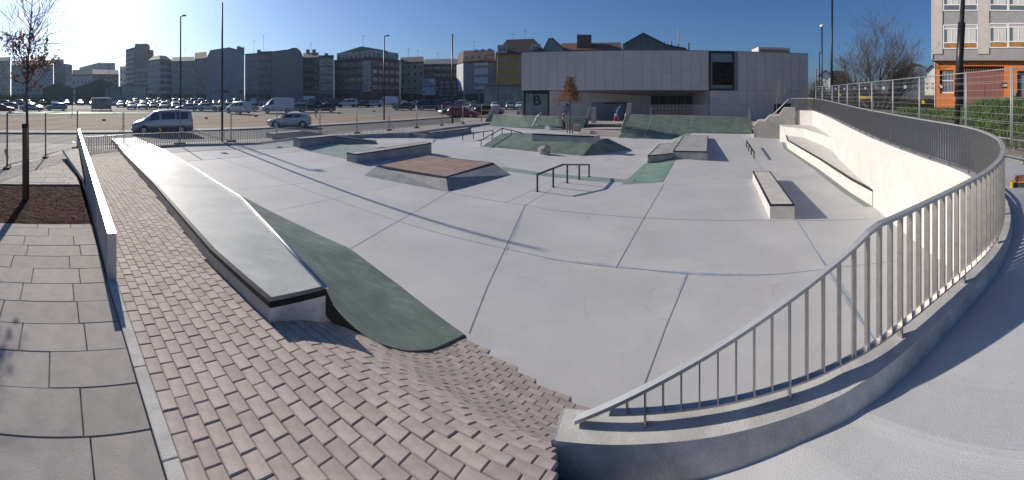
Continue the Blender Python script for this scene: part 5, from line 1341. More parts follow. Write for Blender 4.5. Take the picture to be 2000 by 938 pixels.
# diagonal braces
for px, r, dx in [(243, 23.7, -1), (757, 34.4, 1), (866, 40.2, 1)]:
    a = pol(px, r, SZ+1.2 if dx < 0 else SZ+.9); c = pol(px-30 if dx < 0 else px+14, r-.6, SZ+.1); b = MB(); b.tube([a, c], .02, 6)
    tag(b.build('fence_brace', M_galv), {243: 'diagonal grey tube bracing the fence left of the silver van', 757: 'short diagonal tube bracing the fence beside the long ledge', 866: 'diagonal tube bracing the fence beside the dark beam ledge'}[px], 'fence brace')
# small dark plates and yellow tags on the mesh
def plate(px, py, r, w, h, m, label, cat='sign', tilt=0.):
    th = (px-1000)/F0; p = pol(px, r, zat(py, r)); x = Vector((cos(th), -sin(th), 0)); z = Vector((0, 0, 1)); nrm = Vector((-sin(th), -cos(th), 0)); 
    xx = x*cos(tilt)+z*sin(tilt); zz = z*cos(tilt)-x*sin(tilt); b = MB()
    P = [p-xx*w/2-zz*h/2, p+xx*w/2-zz*h/2, p+xx*w/2+zz*h/2, p-xx*w/2+zz*h/2]; b.prism([q+nrm*.012 for q in P], [q+nrm*.004 for q in P]); return tag(b.build({'sign': 'sign', 'label': 'sign'}.get(cat, 'tag' if cat != 'banner' else 'banner'), m), label, cat), p, xx, zz, nrm
M_plate = mat('dark_plate', (.05, .045, .035), .5)
for i, (px, py, r) in enumerate([(203, 234.5, 23.4), (403, 230.8, 25.6), (500, 227, 28.1), (662.5, 221, 31), (731, 217.5, 33.6), (786, 215.5, 36)]):
    plate(px, py, r, .20, .11, M_plate, f'small dark plate wired to the street fence, {ORD[i]} of six from the left')
for i, (px, py, r, lab) in enumerate([(12.5, 300, 15.3, 'torn yellow tape scrap on the far left fence post'), (313.5, 255.5, 24.1, 'yellow tape scrap on the fence in front of the silver van'), (549, 235, 28.7, 'yellow tape scrap on the fence in front of the white hatchback'), (617, 226.5, 30.0, 'small yellow tape scrap on the fence just right of the white hatchback')]):
    plate(px, py, r, .10, .34 if i != 2 else .3, M_yellow, lab, 'tape', .3)
b_, p, *_ = plate(940.5, 231, 46.9, .16, 1.1, M_yellow, 'upright yellow strip on the last street fence post', 'tape', .05)

# right-hand mesh fence on the verge
rp = [(2068, 9.3), (1976, 10.8), (1886.6, 12.9), (1795.8, 15.8), (1744, 18.4), (1703, 20.9), (1678.5, 22.9), (1655, 25.2), (1638.6, 27), (1625.4, 28.6), (1606, 30.6), (1593, 32)]
rp_ = [pol(px, r, 1.55) for px, r in rp]
panel_run(rp_, lambda i, n: f'galvanised mesh fence panel above the curved walkway, {ORD[i]} counted from the right edge', 'mesh fence panels above the walkway', 1.55, foot=False)
plate(1961.5, 167, 11.0, .17, .155, mat('black_sign_plate', (.02, .02, .025), .5), 'small black sign with pale slanted lettering on the right fence')
for k, (dx, m) in enumerate([(-.05, M_yellow), (-.012, M_white), (.025, M_white), (.055, M_white)]):
    th = (1961.5-1000)/F0; x = Vector((cos(th), -sin(th), 0)); p = pol(1961.5, 10.98, zat(167, 11.0)); b = MB(); a = p+x*dx-Vector((0, 0, .03)); c = p+x*(dx+.018)+Vector((0, 0, .035)); nr = Vector((-sin(th), -cos(th), 0))*.016
    b.bar(a+nr, c+nr, .014, .004, nr)
    o = b.build('sign_stroke', m); tag(o, '', 'sign'); SG = [q for q in bpy.data.objects if q.get('label') == 'small black sign with pale slanted lettering on the right fence'][0]; del o['label'], o['category']; o.parent = SG
plate(1838, 169.5, 14.6, .19, .13, mat('black_sign_plate', (.02, .02, .025), .5), 'black and white sign hanging crooked on the fence by the barred window', 'sign', -.7)
plate(1838, 169, 14.56, .13, .06, M_white, 'white label strip across the crooked black sign', 'label', -.7)
M_tape = mat('yellow_banner', (.62, .42, .10), .6)
plate(1690.5, 190.4, 21.8, .63, .14, M_tape, 'yellow strip banner tied between two posts of the right fence', 'banner')
for i, (px, py, r, m, lab) in enumerate([(1620, 166.5, 29, M_white, 'white strip sticker at the top of the far right fence'), (1726, 172.3, 19.4, M_white, 'square white and yellow tag on the right fence near the bare tree'), (1768, 170, 17.2, M_white, 'round white tag on the mesh left of the orange building'), (1641, 185, 26.4, M_yellow, 'yellow tape knot on a far post of the right fence'), (1803, 199.5, 15.4, M_yellow, 'yellow tape knot on the fence post beside the orange building')]):
    plate(px, py, r, .10 if i else .1, .13 if i else .5, m, lab, 'tag', .3 if i > 2 else 0)
for i, px in enumerate((1599, 1615, 1632, 1649, 1669, 1690)): 
    r = lerp(31.4, 21.9, i/5); plate(px, 173.2 if i < 4 else 172.3, r, .07, .1, M_white, f'tiny white tag on the mesh of the right fence, {ORD[i]} from its far end', 'tag')
# yellow and black rubber foot with a brick-red block on it, on the walkway
p = at(1989, 366, path_z); o = T('rubber_fence_foot', 'yellow and black rubber fence foot lying on the walkway at the right edge', 'fence foot', p, -1.15)
def lb(name, c, d, m, par, rz=0, bev=.008): b = MB(); b.box(c, d, rz); return b.build(name, m, par, world=False, bevel=bev)
lb('body', (.05, 0, .055), (.34, .15, .11), M_blkplast, o); lb('yellow_end', (-.135, 0, .06), (.045, .16, .12), M_yellow, o); lb('yellow_top', (.02, 0, .1145), (.26, .155, .008), M_yellow, o, 0, 0)
p2 = p+Vector((.03, -.03, .12)); o = T('brick_block', 'worn brick-red block lying on the yellow rubber fence foot', 'block', p2, -.9)
lb('block', (.02, 0, .05), (.24, .12, .10), mat('worn_brick', (.27, .10, .06), .9, var=.35, scale=14, bump=.5), o); lb('hollow', (-.105, 0, .05), (.012, .05, .06), M_blkplast, o)

# poles and lamps ----------------------------------------------------
def pole(px, r, z0, z1, rad, label, lamp=None, cat='lamp post', m=M_black, lean=0., collar=None, rad1=None):
    p = pol(px, r, z0); q = pol(px+lean, r, z1); o = T('lamp_post', label, cat, p)
    b = MB(); b.tube([p-Vector((0, 0, .2)), q], [rad, rad1 or rad*.75], 12); b.build('pole', m, o, smooth=True)
    b = MB(); b.tube([p-Vector((0, 0, .05)), p+Vector((0, 0, .03))], rad*2.2, 12); b.build('base_plate', m, o)
    if collar: t = (collar-z0)/(z1-z0); c = p.lerp(q, t); b = MB(); b.tube([c-(q-p).normalized()*2.6, c], rad*1.28, 14); b.build('sleeve', m, o, smooth=True)
    if lamp:
        d = Vector(lamp); b = MB(); e = q+d; b.bar(q+Vector((0, 0, .0)), q+d*.45, .10, .07); b.build('arm', m, o)
        b = MB(); s_ = d.normalized(); x = Vector((-s_.y, s_.x, 0)).normalized(); A = [q+d*.3-x*.12, q+d*.3+x*.12, e+x*.17, e-x*.17]; b.prism([v+Vector((0, 0, .11)) for v in A], [v+Vector((0, 0, -.02)) for v in A]); hd = b.build('lamp_head', m, o, bevel=.03)
        b = MB(); A2 = [q+d*.45-x*.1, q+d*.45+x*.1, q+d*.95+x*.13, q+d*.95-x*.13]; b.poly(*[v+Vector((0, 0, -.024)) for v in A2]); b.build('lens', M_gglass, hd)
    return o
tx = lambda px, d: (cos((px-1000)/F0)*d, -sin((px-1000)/F0)*d, .06)
pole(434, 26.0, -.2, 8.75, .075, 'tall plain black pole rising out of frame at the near edge of the street')
pole(352.7, 40.0, -.15, 10.6, .09, 'black street lamp behind the silver van with a small head pointing right', tx(352, .55))
pole(750.3, 49.5, -.1, zat(71, 49.5), .10, 'black street lamp across the road left of centre with a head pointing right', tx(750, .65))
pole(883.7, 43.8, -.1, zat(66, 43.8), .095, 'plain black pole without a head in front of the red car')
pole(972.5, 78, .0, zat(95, 78), .09, 'thin brown pole in front of the yellow apartment block', m=mat('brown_pole', (.05, .035, .03), .6))
for px, yt, r, lab in [(411, 128, 88, 'thin grey lamp post at the left edge of the blank blue gable'), (448, 145, 96, 'middle thin lamp post before the blank blue gable'), (467, 137, 96, 'thin lamp post at the right edge of the blank blue gable'), (784.5, 120, 85, 'thin dark post before the pale yellow apartment block'), (213, 129, 84, 'thin dark lamp post before the barns at the left'), (141, 184, 62, 'short dark post on the far edge of the sandy lot')]:
    pole(px, r, -.1, zat(yt, r), .06, lab, tx(px, -.4) if yt < 150 else None, m=mat('dark_pole', (.04, .045, .05), .6))
pole(1623.5, 30.5, 1.2, zat(-25, 30.5), .10, 'tallest plain black pole rising out of frame behind the right fence', lean=2)
pole(1605.3, 37, 1.0, zat(53, 37), .085, 'black street lamp with a rounded pale head right of the grey building')
p = pol(1605.5, 37, zat(51, 37)); b = MB(); b.tube([p+Vector((0, 0, -.12)), p+Vector((0, 0, .0)), p+Vector((0, 0, .12))], [.10, .24, .12], 12); hd = b.build('lamp_head', M_white, [o for o in bpy.data.objects if o.get('label') == 'black street lamp with a rounded pale head right of the grey building'][0], smooth=True)
pole(1600.6, 55, 1.0, zat(103, 55), .075, 'farther thin street lamp left of the pale headed one', tx(1600, .4))
pole(1594, 34, .9, zat(133, 34), .07, 'short wooden post at the far end of the right fence', cat='post', m=M_wood)
pole(1866, 14.3, 1.0, zat(-60, 14.3), .105, 'thick leaning black pole in front of the orange building', lean=17.5, collar=zat(44, 14.3))

# thin barrier railing along the street ------------------------------
br = T('low_barrier', 'thin grey picket barrier along the street edge of the park', 'railing', (-17, 17, -.2))
def bq(px, pyt, r): return pol(px, r), zat(pyt, r)
BP = [(166, 267.5, 20.4), (200, 266, 21.6), (250, 262.2, 22.9), (300, 260.3, 23.9), (349, 258.6, 24.6), (430, 256.3, 25.3), (500, 254.6, 25.6), (545, 251.3, 26.6), (578, 248.8, 28.0), (610, 253.2, 29.0), (650, 258.6, 29.8), (700, 265.0, 31.0)]
pts = [pol(px, r, zat(y, r)) for px, y, r in BP]
sm = smoothline(pts, 6)
ribbon(sm, .05, .02, 'top_rail', M_hand, br)
rs_ = resample(sm, .145); pkm = {}
b = MB(); low = [Vector((p.x, p.y, max(floor_z(p.x, p.y), -.3)+.10)) for p in rs_]
ribbon(low[::4], .04, .014, 'bottom_rail', M_hand, br)
for i, p in enumerate(rs_):
    h = p.z-low[i].z
    if h < .08: continue
    bb = MB(); bb.bar(low[i], p, .045, .010, (1, 0, 0)); bb.build('picket', M_hand, br)
    if i % 12 == 6: bb = MB(); bb.bar(low[i]-Vector((0, 0, .1)), low[i], .04, .02, (1, 0, 0)); bb.build('support_post', M_hand, br)

# ================================================================== THE TOWN BEYOND THE CAR PARK
UNITWIN = {}
def win_meshes(kind):
    if kind in UNITWIN: return UNITWIN[kind]
    b = MB(); t = .07; q = t*.4; y0, y1 = -.07, .01
    X = [-.5, -.5+t] + ([-q, q] if kind == 'double' else []) + [.5-t, .5]; Zs = [0, t, 1-t, 1]
    for i in range(len(X)-1):
        for j in range(3):
            if j == 1 and i % 2: continue
            b.poly((X[i], y0, Zs[j]), (X[i+1], y0, Zs[j]), (X[i+1], y0, Zs[j+1]), (X[i], y0, Zs[j+1]))
    for i in range(1, len(X)-2, 2):
        for (xa, za, xb, zb) in ((X[i], t, X[i+1], t), (X[i+1], t, X[i+1], 1-t), (X[i+1], 1-t, X[i], 1-t), (X[i], 1-t, X[i], t)): b.poly((xa, y0, za), (xb, y0, zb), (xb, y1, zb), (xa, y1, za))
    for (xa, za, xb, zb) in ((-.5, 0, .5, 0), (.5, 0, .5, 1), (.5, 1, -.5, 1), (-.5, 1, -.5, 0)): b.poly((xa, y0, za), (xb, y0, zb), (xb, y1, zb), (xa, y1, za))
    if kind == 'sill': b.box((0, -.08, -.03), (1.12, .2, .055))
    fm = b.mesh('window'); fm.materials.append(M_white)
    b = MB(); b.poly((-.45, -.005, .05), (.45, -.005, .05), (.45, -.005, .95), (-.45, -.005, .95)); pm = b.mesh('pane'); pm.materials.append(M_glass)
    b = MB(); b.poly((-.45, -.009, .5), (.45, -.009, .5), (.45, -.009, .95), (-.45, -.009, .95)); bm_ = b.mesh('blind'); bm_.materials.append(M_white)
    UNITWIN[kind] = (fm, pm, bm_); return UNITWIN[kind]
WR = random.Random(11)
def windows_on(root, a, c, z0, z1, cols, rows, fw=.5, fh=.5, frame=None, pane=None, kind='plain', blinds=.35, skip=(), sillm=None):
    d = c-a; d.z = 0; L_ = d.length; e = d.normalized(); ang = atan2(e.y, e.x); cw = L_/cols; ch = (z1-z0)/rows
    fm, pm, bm_ = win_meshes(kind)
    for j in range(rows):
        for i in range(cols):
            if (i, j) in skip: continue
            w, h = cw*fw, ch*fh; p = a+e*(cw*(i+.5)); z = z0+ch*(j+(1-fh)*.55)
            o = bpy.data.objects.new('window', fm); COL.objects.link(o); o.parent = root; o.location = Vector((p.x, p.y, z))-root.location; o.rotation_euler.z = ang; o.scale = (w, 1, h)
            if frame: o.material_slots[0].link = 'OBJECT'; o.material_slots[0].material = frame
            q = bpy.data.objects.new('pane', pm); COL.objects.link(q); q.parent = o
            if pane: q.material_slots[0].link = 'OBJECT'; q.material_slots[0].material = pane
            if WR.random() < blinds:
                q = bpy.data.objects.new('blind', bm_); COL.objects.link(q); q.parent = o
                q.material_slots[0].link = 'OBJECT'; q.material_slots[0].material = BLIND
BLIND = mat('roller_blind', (.33, .32, .31), .7)
M_roofd = mat('dark_slate_roof', (.07, .068, .07), .8, var=.2, scale=2)
M_roofr = mat('red_tile_roof', (.10, .042, .03), .85, var=.25, scale=3)
M_shop = mat('dark_shopfront', (.05, .05, .055), .5)
M_ant = mat('aerial_metal', (.12, .12, .12), .5, metal=.6)
def wm(name, c): return mat(name, tuple(min(.7, x*1.2) for x in c), .9, var=.1, scale=.3, stain=[(.25, (1, 1, .25), .5, .75, tuple(x*.85 for x in c), .5)])
def aerial(root, p, h):
    b = MB(); b.tube([p, p+Vector((0, 0, h))], .05, 5); b.build('aerial_mast', M_ant, root)
    b = MB(); b.bar(p+Vector((-.7, 0, h*.9)), p+Vector((.7, 0, h*.9)), .06, .06); b.build('aerial_bar', M_ant, root)
def bldg(label, pts, wall, wins=(), roof=None, depth=14, shop=3.6, bands=None, aerials=(), chim=(), zt=None, name='apartment_building'):
    """pts: (px, ytop, r) along the seen facades from left to right"""
    P = [pol(px, r) for px, y, r in pts]; Z = [zat(y, r) for px, y, r in pts]; zt = zt or max(Z)
    if len(pts) > 2 or abs(Z[0]-Z[-1]) < 1.5: zz = [sum(Z)/len(Z)]*len(Z)
    else: zz = Z
    if not isinstance(zt, float): pass
    mid = sum(P, Vector())/len(P); back = Vector((mid.x, mid.y, 0)).normalized()*depth; g = far_z(150)-.6
    o = T(name, label, 'building', (mid.x, mid.y, 0))
    Q = [p+back for p in P[::-1]]; top = [Vector((p.x, p.y, z)) for p, z in zip(P, zz)]+[Vector((q.x, q.y, z)) for q, z in zip(Q, zz[::-1])]
    b = MB(); b.prism(top, [Vector((p.x, p.y, g)) for p in P+Q]); b.build('wall', wall, o)
    for k, w in enumerate(wins):
        if not w: continue
        a, c = P[k], P[k+1]; cols, rows = w['g']; ztop = min(zz[k], zz[k+1])-w.get('top', .5)
        fr0 = -(back.normalized())*.02
        windows_on(o, a+fr0, c+fr0, g+.6+w.get('base', shop+.2), ztop, cols, rows, w.get('fw', .5), w.get('fh', .5), w.get('frame'), w.get('pane'), w.get('kind', 'plain'), w.get('bl', .35), w.get('skip', ()))
        if bands:
            n = rows; z0 = g+.6+w.get('base', shop+.2); ch = (ztop-z0)/n; e = (c-a).normalized(); nn = Vector((e.y, -e.x, 0))
            for j in range(n+1):
                bb = MB(); z = z0+ch*j; bb.prism([a+nn*.12+Vector((0, 0, z+.2)), c+nn*.12+Vector((0, 0, z+.2)), c-nn*.1+Vector((0, 0, z+.2)), a-nn*.1+Vector((0, 0, z+.2))], [a+nn*.12+Vector((0, 0, z-.15)), c+nn*.12+Vector((0, 0, z-.15)), c-nn*.1+Vector((0, 0, z-.15)), a-nn*.1+Vector((0, 0, z-.15))]); bb.build('floor_band', bands, o)
    if shop:
        for a, c in zip(P, P[1:]):
            e = (c-a).normalized(); nn = Vector((e.y, -e.x, 0)); a2, c2 = a+e*.4, c-e*.4; n = max(2, int((c2-a2).length/4))
            for k in range(n):
                s0, s1 = a2.lerp(c2, k/n+.02), a2.lerp(c2, (k+1)/n-.02); bb = MB(); bb.prism([p+nn*.05+Vector((0, 0, g+.6+shop-.5)) for p in (s0, s1)]+[p-nn*.1+Vector((0, 0, g+.6+shop-.5)) for p in (s1, s0)], [p+nn*.05+Vector((0, 0, g)) for p in (s0, s1)]+[p-nn*.1+Vector((0, 0, g)) for p in (s1, s0)]); bb.build('shopfront', M_shop, o)
    if roof:
        kind, h, m, ov = roof
        zr = max(zz)+.01; E = [Vector((p.x, p.y, z+.01))-back.normalized()*ov for p, z in zip(P, zz)]; Bk = [Vector((q.x, q.y, z+.01))+back.normalized()*ov for q, z in zip(P, zz)]; Bk = [b_+back for b_ in Bk]
        b = MB()
        if kind == 'pitch':
            R_ = [e.lerp(k, .5)+Vector((0, 0, h)) for e, k in zip(E, Bk)]
            b.strip(E, R_); b.strip(R_, Bk); b.poly(E[0], R_[0], Bk[0]); b.poly(E[-1], R_[-1], Bk[-1]); b.strip(E, [e-Vector((0, 0, .4)) for e in E])
        elif kind == 'hip':
            c_ = sum(E+Bk, Vector())/(2*len(E)); R_ = [e.lerp(c_, .45) for e in E]; R_ = [Vector((q.x, q.y, zr+h)) for q in R_]; RB = [e.lerp(c_, .45) for e in Bk]; RB = [Vector((q.x, q.y, zr+h)) for q in RB]
            b.strip(E, R_); b.strip(Bk, RB); b.strip(R_, RB); b.poly(E[0], R_[0], RB[0], Bk[0]); b.poly(E[-1], R_[-1], RB[-1], Bk[-1]); b.strip(E, [e-Vector((0, 0, .4)) for e in E])
        elif kind == 'flat':
            E2 = [e+Vector((0, 0, h)) for e in E]; B2 = [e+Vector((0, 0, h)) for e in Bk]; b.strip(E, E2); b.strip(E2, B2); b.poly(E[0], E2[0], B2[0], Bk[0]); b.poly(E[-1], E2[-1], B2[-1], Bk[-1]); b.strip(B2, Bk)
        rf = b.build('roof', m, o)
        for t, hh in chim:
            p = P[0].lerp(P[-1], t)+back*.45; bb = MB(); bb.box((p.x, p.y, zr+h+hh/2-1.0), (1.1, .8, hh+1.6)); bb.build('chimney', M_ledge, rf)
    for t, hh in aerials:
        p = P[0].lerp(P[-1], t)+back*.5; aerial(o, Vector((p.x, p.y, max(zz)+(roof[1] if roof else 0)-.3)), hh)
    return o, P, zz
W_ = dict
# far left
bldg('dim block of flats at the far left edge behind the small bare tree', [(-30, 120, 205), (20, 119, 200)], wm('dim_render', (.20, .19, .17)), [W_(g=(6, 5))], ('pitch', 2.5, M_roofd, .3), 14)
bldg('long row of pale blue-grey flats seen through the small bare tree', [(22, 130, 180), (58, 127, 178), (104, 126, 176)], wm('blue_grey_render', (.27, .29, .31)), [W_(g=(4, 5), fw=.6), W_(g=(6, 5), fw=.6)], ('pitch', 2.6, M_roofd, .4), 14, chim=[(.3, 1.8), (.7, 1.5)])
bldg('grey block of flats with a small rooftop box right of the bare tree', [(105, 126, 186), (128, 126, 182), (141, 125, 188)], wm('mid_grey_render', (.21, .22, .23)), [None, W_(g=(2, 5))], None, 12, chim=[(.3, 3)])
p = pol(116, 188, zat(126, 188)); bb = MB(); bb.box((p.x, p.y, p.z+1.0), (3, 3, 2.6)); tag(bb.build('rooftop_box', wm('mid_grey_render', (.21, .22, .23))), 'small lift housing on the roof of the grey block right of the bare tree', 'roof housing')
bldg('low white banded house with a dark roof right of the grey block', [(141, 146, 170), (179, 146, 165)], wm('white_low', (.42, .42, .42)), [W_(g=(5, 2), fh=.4)], ('pitch', 2.4, M_roofd, .5), 10, shop=0)
bldg('pale gabled terrace on the hill above the barns', [(155, 132, 245), (196, 121.5, 240)], wm('pale_hill', (.34, .35, .35)), [W_(g=(5, 4), fw=.4, base=6)], None, 20, shop=0, chim=[])
bldg('second pale hill house with a blank gable beside the terrace', [(196, 122, 238), (225, 123.5, 238)], wm('pale_hill2', (.28, .29, .30)), [None], None, 16, shop=0)
bldg('brownish house with a low gable behind the dark barn', [(180, 148, 175), (232, 142, 178)], wm('brown_low', (.17, .13, .115)), [W_(g=(5, 2), fh=.35)], ('pitch', 2.3, M_roofd, .4), 12, shop=0)
bldg('small pale house far away left of the tower', [(234, 132, 260), (247, 131, 260)], wm('pale_far', (.36, .38, .41)), [W_(g=(2, 4))], ('pitch', 1.5, M_roofd, .2), 10, shop=0)
# barns
def barn(label, pxl, pxr, ye, pxp, yp, r, m, roofm, length=14, name='barn'):
    a, c, k = pol(pxl, r, zat(ye, r)), pol(pxr, r, zat(ye, r)), pol(pxp, r, zat(yp, r)); bk = Vector((k.x, k.y, 0)).normalized()*length; g = Vector((0, 0, -1))
    o = T(name, label, 'barn' if name == 'barn' else 'building', (k.x, k.y, 0)); a0, c0 = Vector((a.x, a.y, -.5)), Vector((c.x, c.y, -.5))
    b = MB(); b.poly(a0, c0, c, k, a); b.poly(a0+bk, c0+bk, c+bk, k+bk, a+bk); b.poly(a0, a, a+bk, a0+bk); b.poly(c0, c, c+bk, c0+bk); b.build('wall', m, o)
    b = MB(); u = Vector((0, 0, .12)); f = -bk.normalized()*.5; ov = (c-a).normalized()*.6; dz = Vector((0, 0, -.25))
    b.prism([a-ov+dz+u+f, k+u+f, k+bk+u, a-ov+dz+bk+u], [a-ov+dz+f+u*.1, k+f+u*.1, k+bk+u*.1, a-ov+dz+bk+u*.1]); b.build('roof', roofm, o)
    b = MB(); b.prism([c+ov+dz+u+f, k+u*1.01+f, k+bk+u*1.01, c+ov+dz+bk+u], [c+ov+dz+f+u*.1, k+f+u*.11, k+bk+u*.11, c+ov+dz+bk+u*.1]); b.build('roof', roofm, o)
    return o, a0, c0, bk
M_barn = wm('dark_barn_boards', (.075, .065, .06)); M_barnr = mat('worn_barn_roof', (.14, .135, .13), .55, var=.3, scale=1)
barn('dark low barn with a pale ridge behind the round bush at the left', 84, 143, 173, 113.5, 161.5, 122, M_barn, M_barnr)
o, a0, c0, bk = barn('larger dark barn with a broad grey roof slope at the left', 147, 239, 172, 196, 154.5, 128, M_barn, M_barnr)
barn('pale gabled shed standing in front of the larger dark barn', 205, 236, 175, 224, 164.5, 118, wm('pale_shed', (.20, .21, .22)), M_barnr, 6)
o, P, zz = bldg('low pale workshop with blue doors left of the flats', [(237, 170, 118), (285, 166, 124)], wm('workshop_wall', (.33, .31, .28)), [W_(g=(5, 1), fw=.3, fh=.7, base=.3, top=.6, pane=mat('blue_door', (.04, .12, .22), .5))], ('flat', .3, M_barnr, .5), 8, shop=0, name='workshop')
# tower and flats
M_brick = wm('dark_brown_brick', (.13, .085, .075)); M_greyc = wm('light_grey_render', (.33, .32, .30))
o, P, zz = bldg('brown brick tower block standing highest at the left', [(245.5, 99, 200), (262, 96, 190), (300, 99, 203)], wm('tower_brick', (.15, .11, .10)), [W_(g=(3, 9), fw=.5, fh=.45), None], ('flat', .5, M_roofd, .1), 14, aerials=[(.4, 5)])
p = pol(278, 200, zat(96, 200)); bb = MB(); bb.box((p.x, p.y, p.z), (6.8, 6, 4.4), -.9); bb.build('lift_housing', wm('tower_brick', (.15, .11, .10)), o)
bldg('low banded block with balconies between the tower and the grey flats', [(260, 137, 158), (289, 134, 156)], wm('banded_low', (.25, .235, .215)), [W_(g=(3, 5), fw=.9, fh=.4, frame=M_shop)], None, 10, bands=M_greyc)
bldg('light grey block of flats with bands and brown bays', [(289, 118, 152), (312, 116, 146), (335, 117.5, 150)], M_greyc, [W_(g=(4, 5), fw=.55), W_(g=(2, 5), fw=.8, frame=M_brick)], ('hip', 1.8, M_roofd, .5), 14, bands=wm('pale_band', (.42, .41, .39)), aerials=[(.3, 5)])
bldg('plain grey flats with regular dark windows behind the street lamp', [(335, 121, 148), (380, 118, 146)], wm('plain_grey', (.24, .24, .24)), [W_(g=(7, 5), fw=.42, fh=.5)], ('pitch', 2.2, M_roofd, .4), 14, aerials=[(.6, 4)])
o, P, zz = bldg('grey flats with a sunlit red mansard roof beside the blank gable', [(380, 116, 146), (404, 113, 142)], wm('grey_mansard', (.235, .225, .22)), [W_(g=(3, 5), fw=.5)], ('pitch', 3.0, M_roofr, .5), 14)
def gable_block(label, pts, r, m, depth=16, roofm=M_roofd, sign=(), name='apartment_building'):
    P = [pol(px, r, zat(y, r)) for px, y in pts]; k = P[len(P)//2]; bk = Vector((k.x, k.y, 0)).normalized()*depth; o = T(name, label, 'building', (k.x, k.y, 0))
    a0, c0 = Vector((P[0].x, P[0].y, -.5)), Vector((P[-1].x, P[-1].y, -.5)); b = MB(); b.poly(a0, *P, c0) if False else b.poly(*([a0]+P+[c0])); b.poly(*[q+bk for q in [a0]+P+[c0]]); b.poly(a0, P[0], P[0]+bk, a0+bk); b.poly(c0, P[-1], P[-1]+bk, c0+bk); b.build('wall', m, o)
    b = MB(); u = Vector((0, 0, .15)); f = -bk.normalized()*.3; b.strip([q+u+f for q in P], [q+u+bk for q in P]); b.strip([q+u+f for q in P], [q+f-u for q in P]); b.build('roof', roofm, o)
    return o
M_blueg = wm('blank_pale_gable', (.24, .265, .30))
o = gable_block('tall pale blue-grey blank gable wall behind the plain black pole', [(404, 113), (411, 99), (448, 93.5), (470, 99.5), (477, 104)], 140, M_blueg)
for px, y in ((466.5, 97.5), (473.5, 99.5)):
    p = pol(px, 143, zat(y+2, 143)); bb = MB(); bb.box((p.x, p.y, p.z+.3), (1.0, 1, 2.6)); bb.build('chimney', M_ledge, o)
for pa, pb, y0, y1, m in [(417, 432, 176, 180, mat('orange_sign', (.42, .14, .06), .5)), (432.3, 447, 176, 181, mat('dark_sign', (.06, .05, .045), .5)), (466, 474, 176, 180.5, mat('dark_sign', (.06, .05, .045), .5))]:
    b = MB(); r = 139.8; P = [pol(pa, r, zat(y1, r)), pol(pb, r, zat(y1, r)), pol(pb, r, zat(y0, r)), pol(pa, r, zat(y0, r))]; d = Vector((P[0].x, P[0].y, 0)).normalized()*.15; b.prism(P, [p+d for p in P]); b.build('sign_board', m, o)
bldg('narrow weathered flats left of the gridded blank gable', [(478.5, 109, 140), (504, 104.5, 137)], wm('stained_render', (.22, .20, .17)), [W_(g=(4, 6), fw=.5, fh=.45)], ('flat', .4, M_roofd, .2), 14, aerials=[(.7, 6)])
bldg('dark olive flats beside the gridded blank gable', [(504, 104, 137), (531, 101.5, 135)], wm('olive_render', (.125, .125, .105)), [W_(g=(3, 5), fw=.55, fh=.4)], ('flat', .4, M_roofd, .2), 14, aerials=[(.4, 7)], chim=[(.05, 1.5)])
M_gridg = mat('gridded_gable_panels', (.21, .225, .23), .9, var=.1, scale=.4)
o = gable_block('blank grey gable with a grid of joints and a hump roof', [(531, 101.5), (559, 98), (561, 98.4), (572, 94.5), (580, 94.5), (587, 101), (592, 112)], 134, M_gridg)
for k in range(1, 9):
    b = MB(); r = 133.93; z = lerp(.5, zat(104, r), k/9); b.bar(pol(531.4, r, z), pol(591, r, z), .10, .1); b.build('panel_joint', M_seam, o)
for px in (541, 551, 562, 572, 583):
    b = MB(); r = 133.92; b.bar(pol(px, r, .5), pol(px, r, zat(104, r)), .10, .1); b.build('panel_joint', M_seam, o)
bldg('brown flats with dark recessed balconies right of the gridded gable', [(592, 113, 140), (623, 112, 138)], M_brick, [W_(g=(3, 4), fw=.6, fh=.4, frame=M_shop)], ('pitch', 2.4, M_roofd, .4), 14, bands=wm('mauve_band', (.22, .18, .17)), chim=[(.3, 1.3), (.7, 1.2)], aerials=[(.5, 4)])
bldg('narrow grey-brown flats with pale bay windows left of the corner block', [(623, 112, 137), (652, 110, 136)], wm('grey_brown', (.19, .165, .15)), [W_(g=(2, 4), fw=.7, fh=.6, kind='double')], ('flat', .5, M_roofd, .2), 14, chim=[(.5, 1.5)])
o, P, zz = bldg('big red-brown brick corner block with white glazed bays', [(652.5, 118, 142), (726, 115.5, 130), (781, 119.5, 142)], wm('red_brown_brick', (.15, .075, .06)), [W_(g=(5, 4), fw=.66, fh=.42, kind='double', top=.4), W_(g=(5, 4), fw=.6, fh=.42, kind='double', top=.4)], ('flat', .35, M_brick, .5), 16, bands=None, aerials=[])
a, c = P[0], P[1]; e = (c-a).normalized(); nn = Vector((e.y, -e.x, 0))                          # glazed corner bay
zb0 = .6+3.8; ch = (zz[0]-.4-zb0)/4
for j in range(4):
    q0, q1 = a.lerp(c, .80)+nn*.35, c+nn*.35; windows_on(o, q0, q1, zb0+ch*j+ch*.1, zb0+ch*j+ch*.86, 3, 1, .98, .98, None, None, 'double', .5)
    bb = MB(); bb.prism([q0+Vector((0, 0, zb0+ch*j+ch*.12)), q1+Vector((0, 0, zb0+ch*j+ch*.12)), q1-nn*.4+Vector((0, 0, zb0+ch*j+ch*.12)), q0-nn*.4+Vector((0, 0, zb0+ch*j+ch*.12))], [q0+Vector((0, 0, zb0+ch*j-ch*.1)), q1+Vector((0, 0, zb0+ch*j-ch*.1)), q1-nn*.4+Vector((0, 0, zb0+ch*j-ch*.1)), q0-nn*.4+Vector((0, 0, zb0+ch*j-ch*.1))]); bb.build('bay_base', M_greyc, o)
pen = [pol(658, 147), pol(726, 136), pol(778, 147)]; bk = Vector((-.4, 1, 0)).normalized()*12
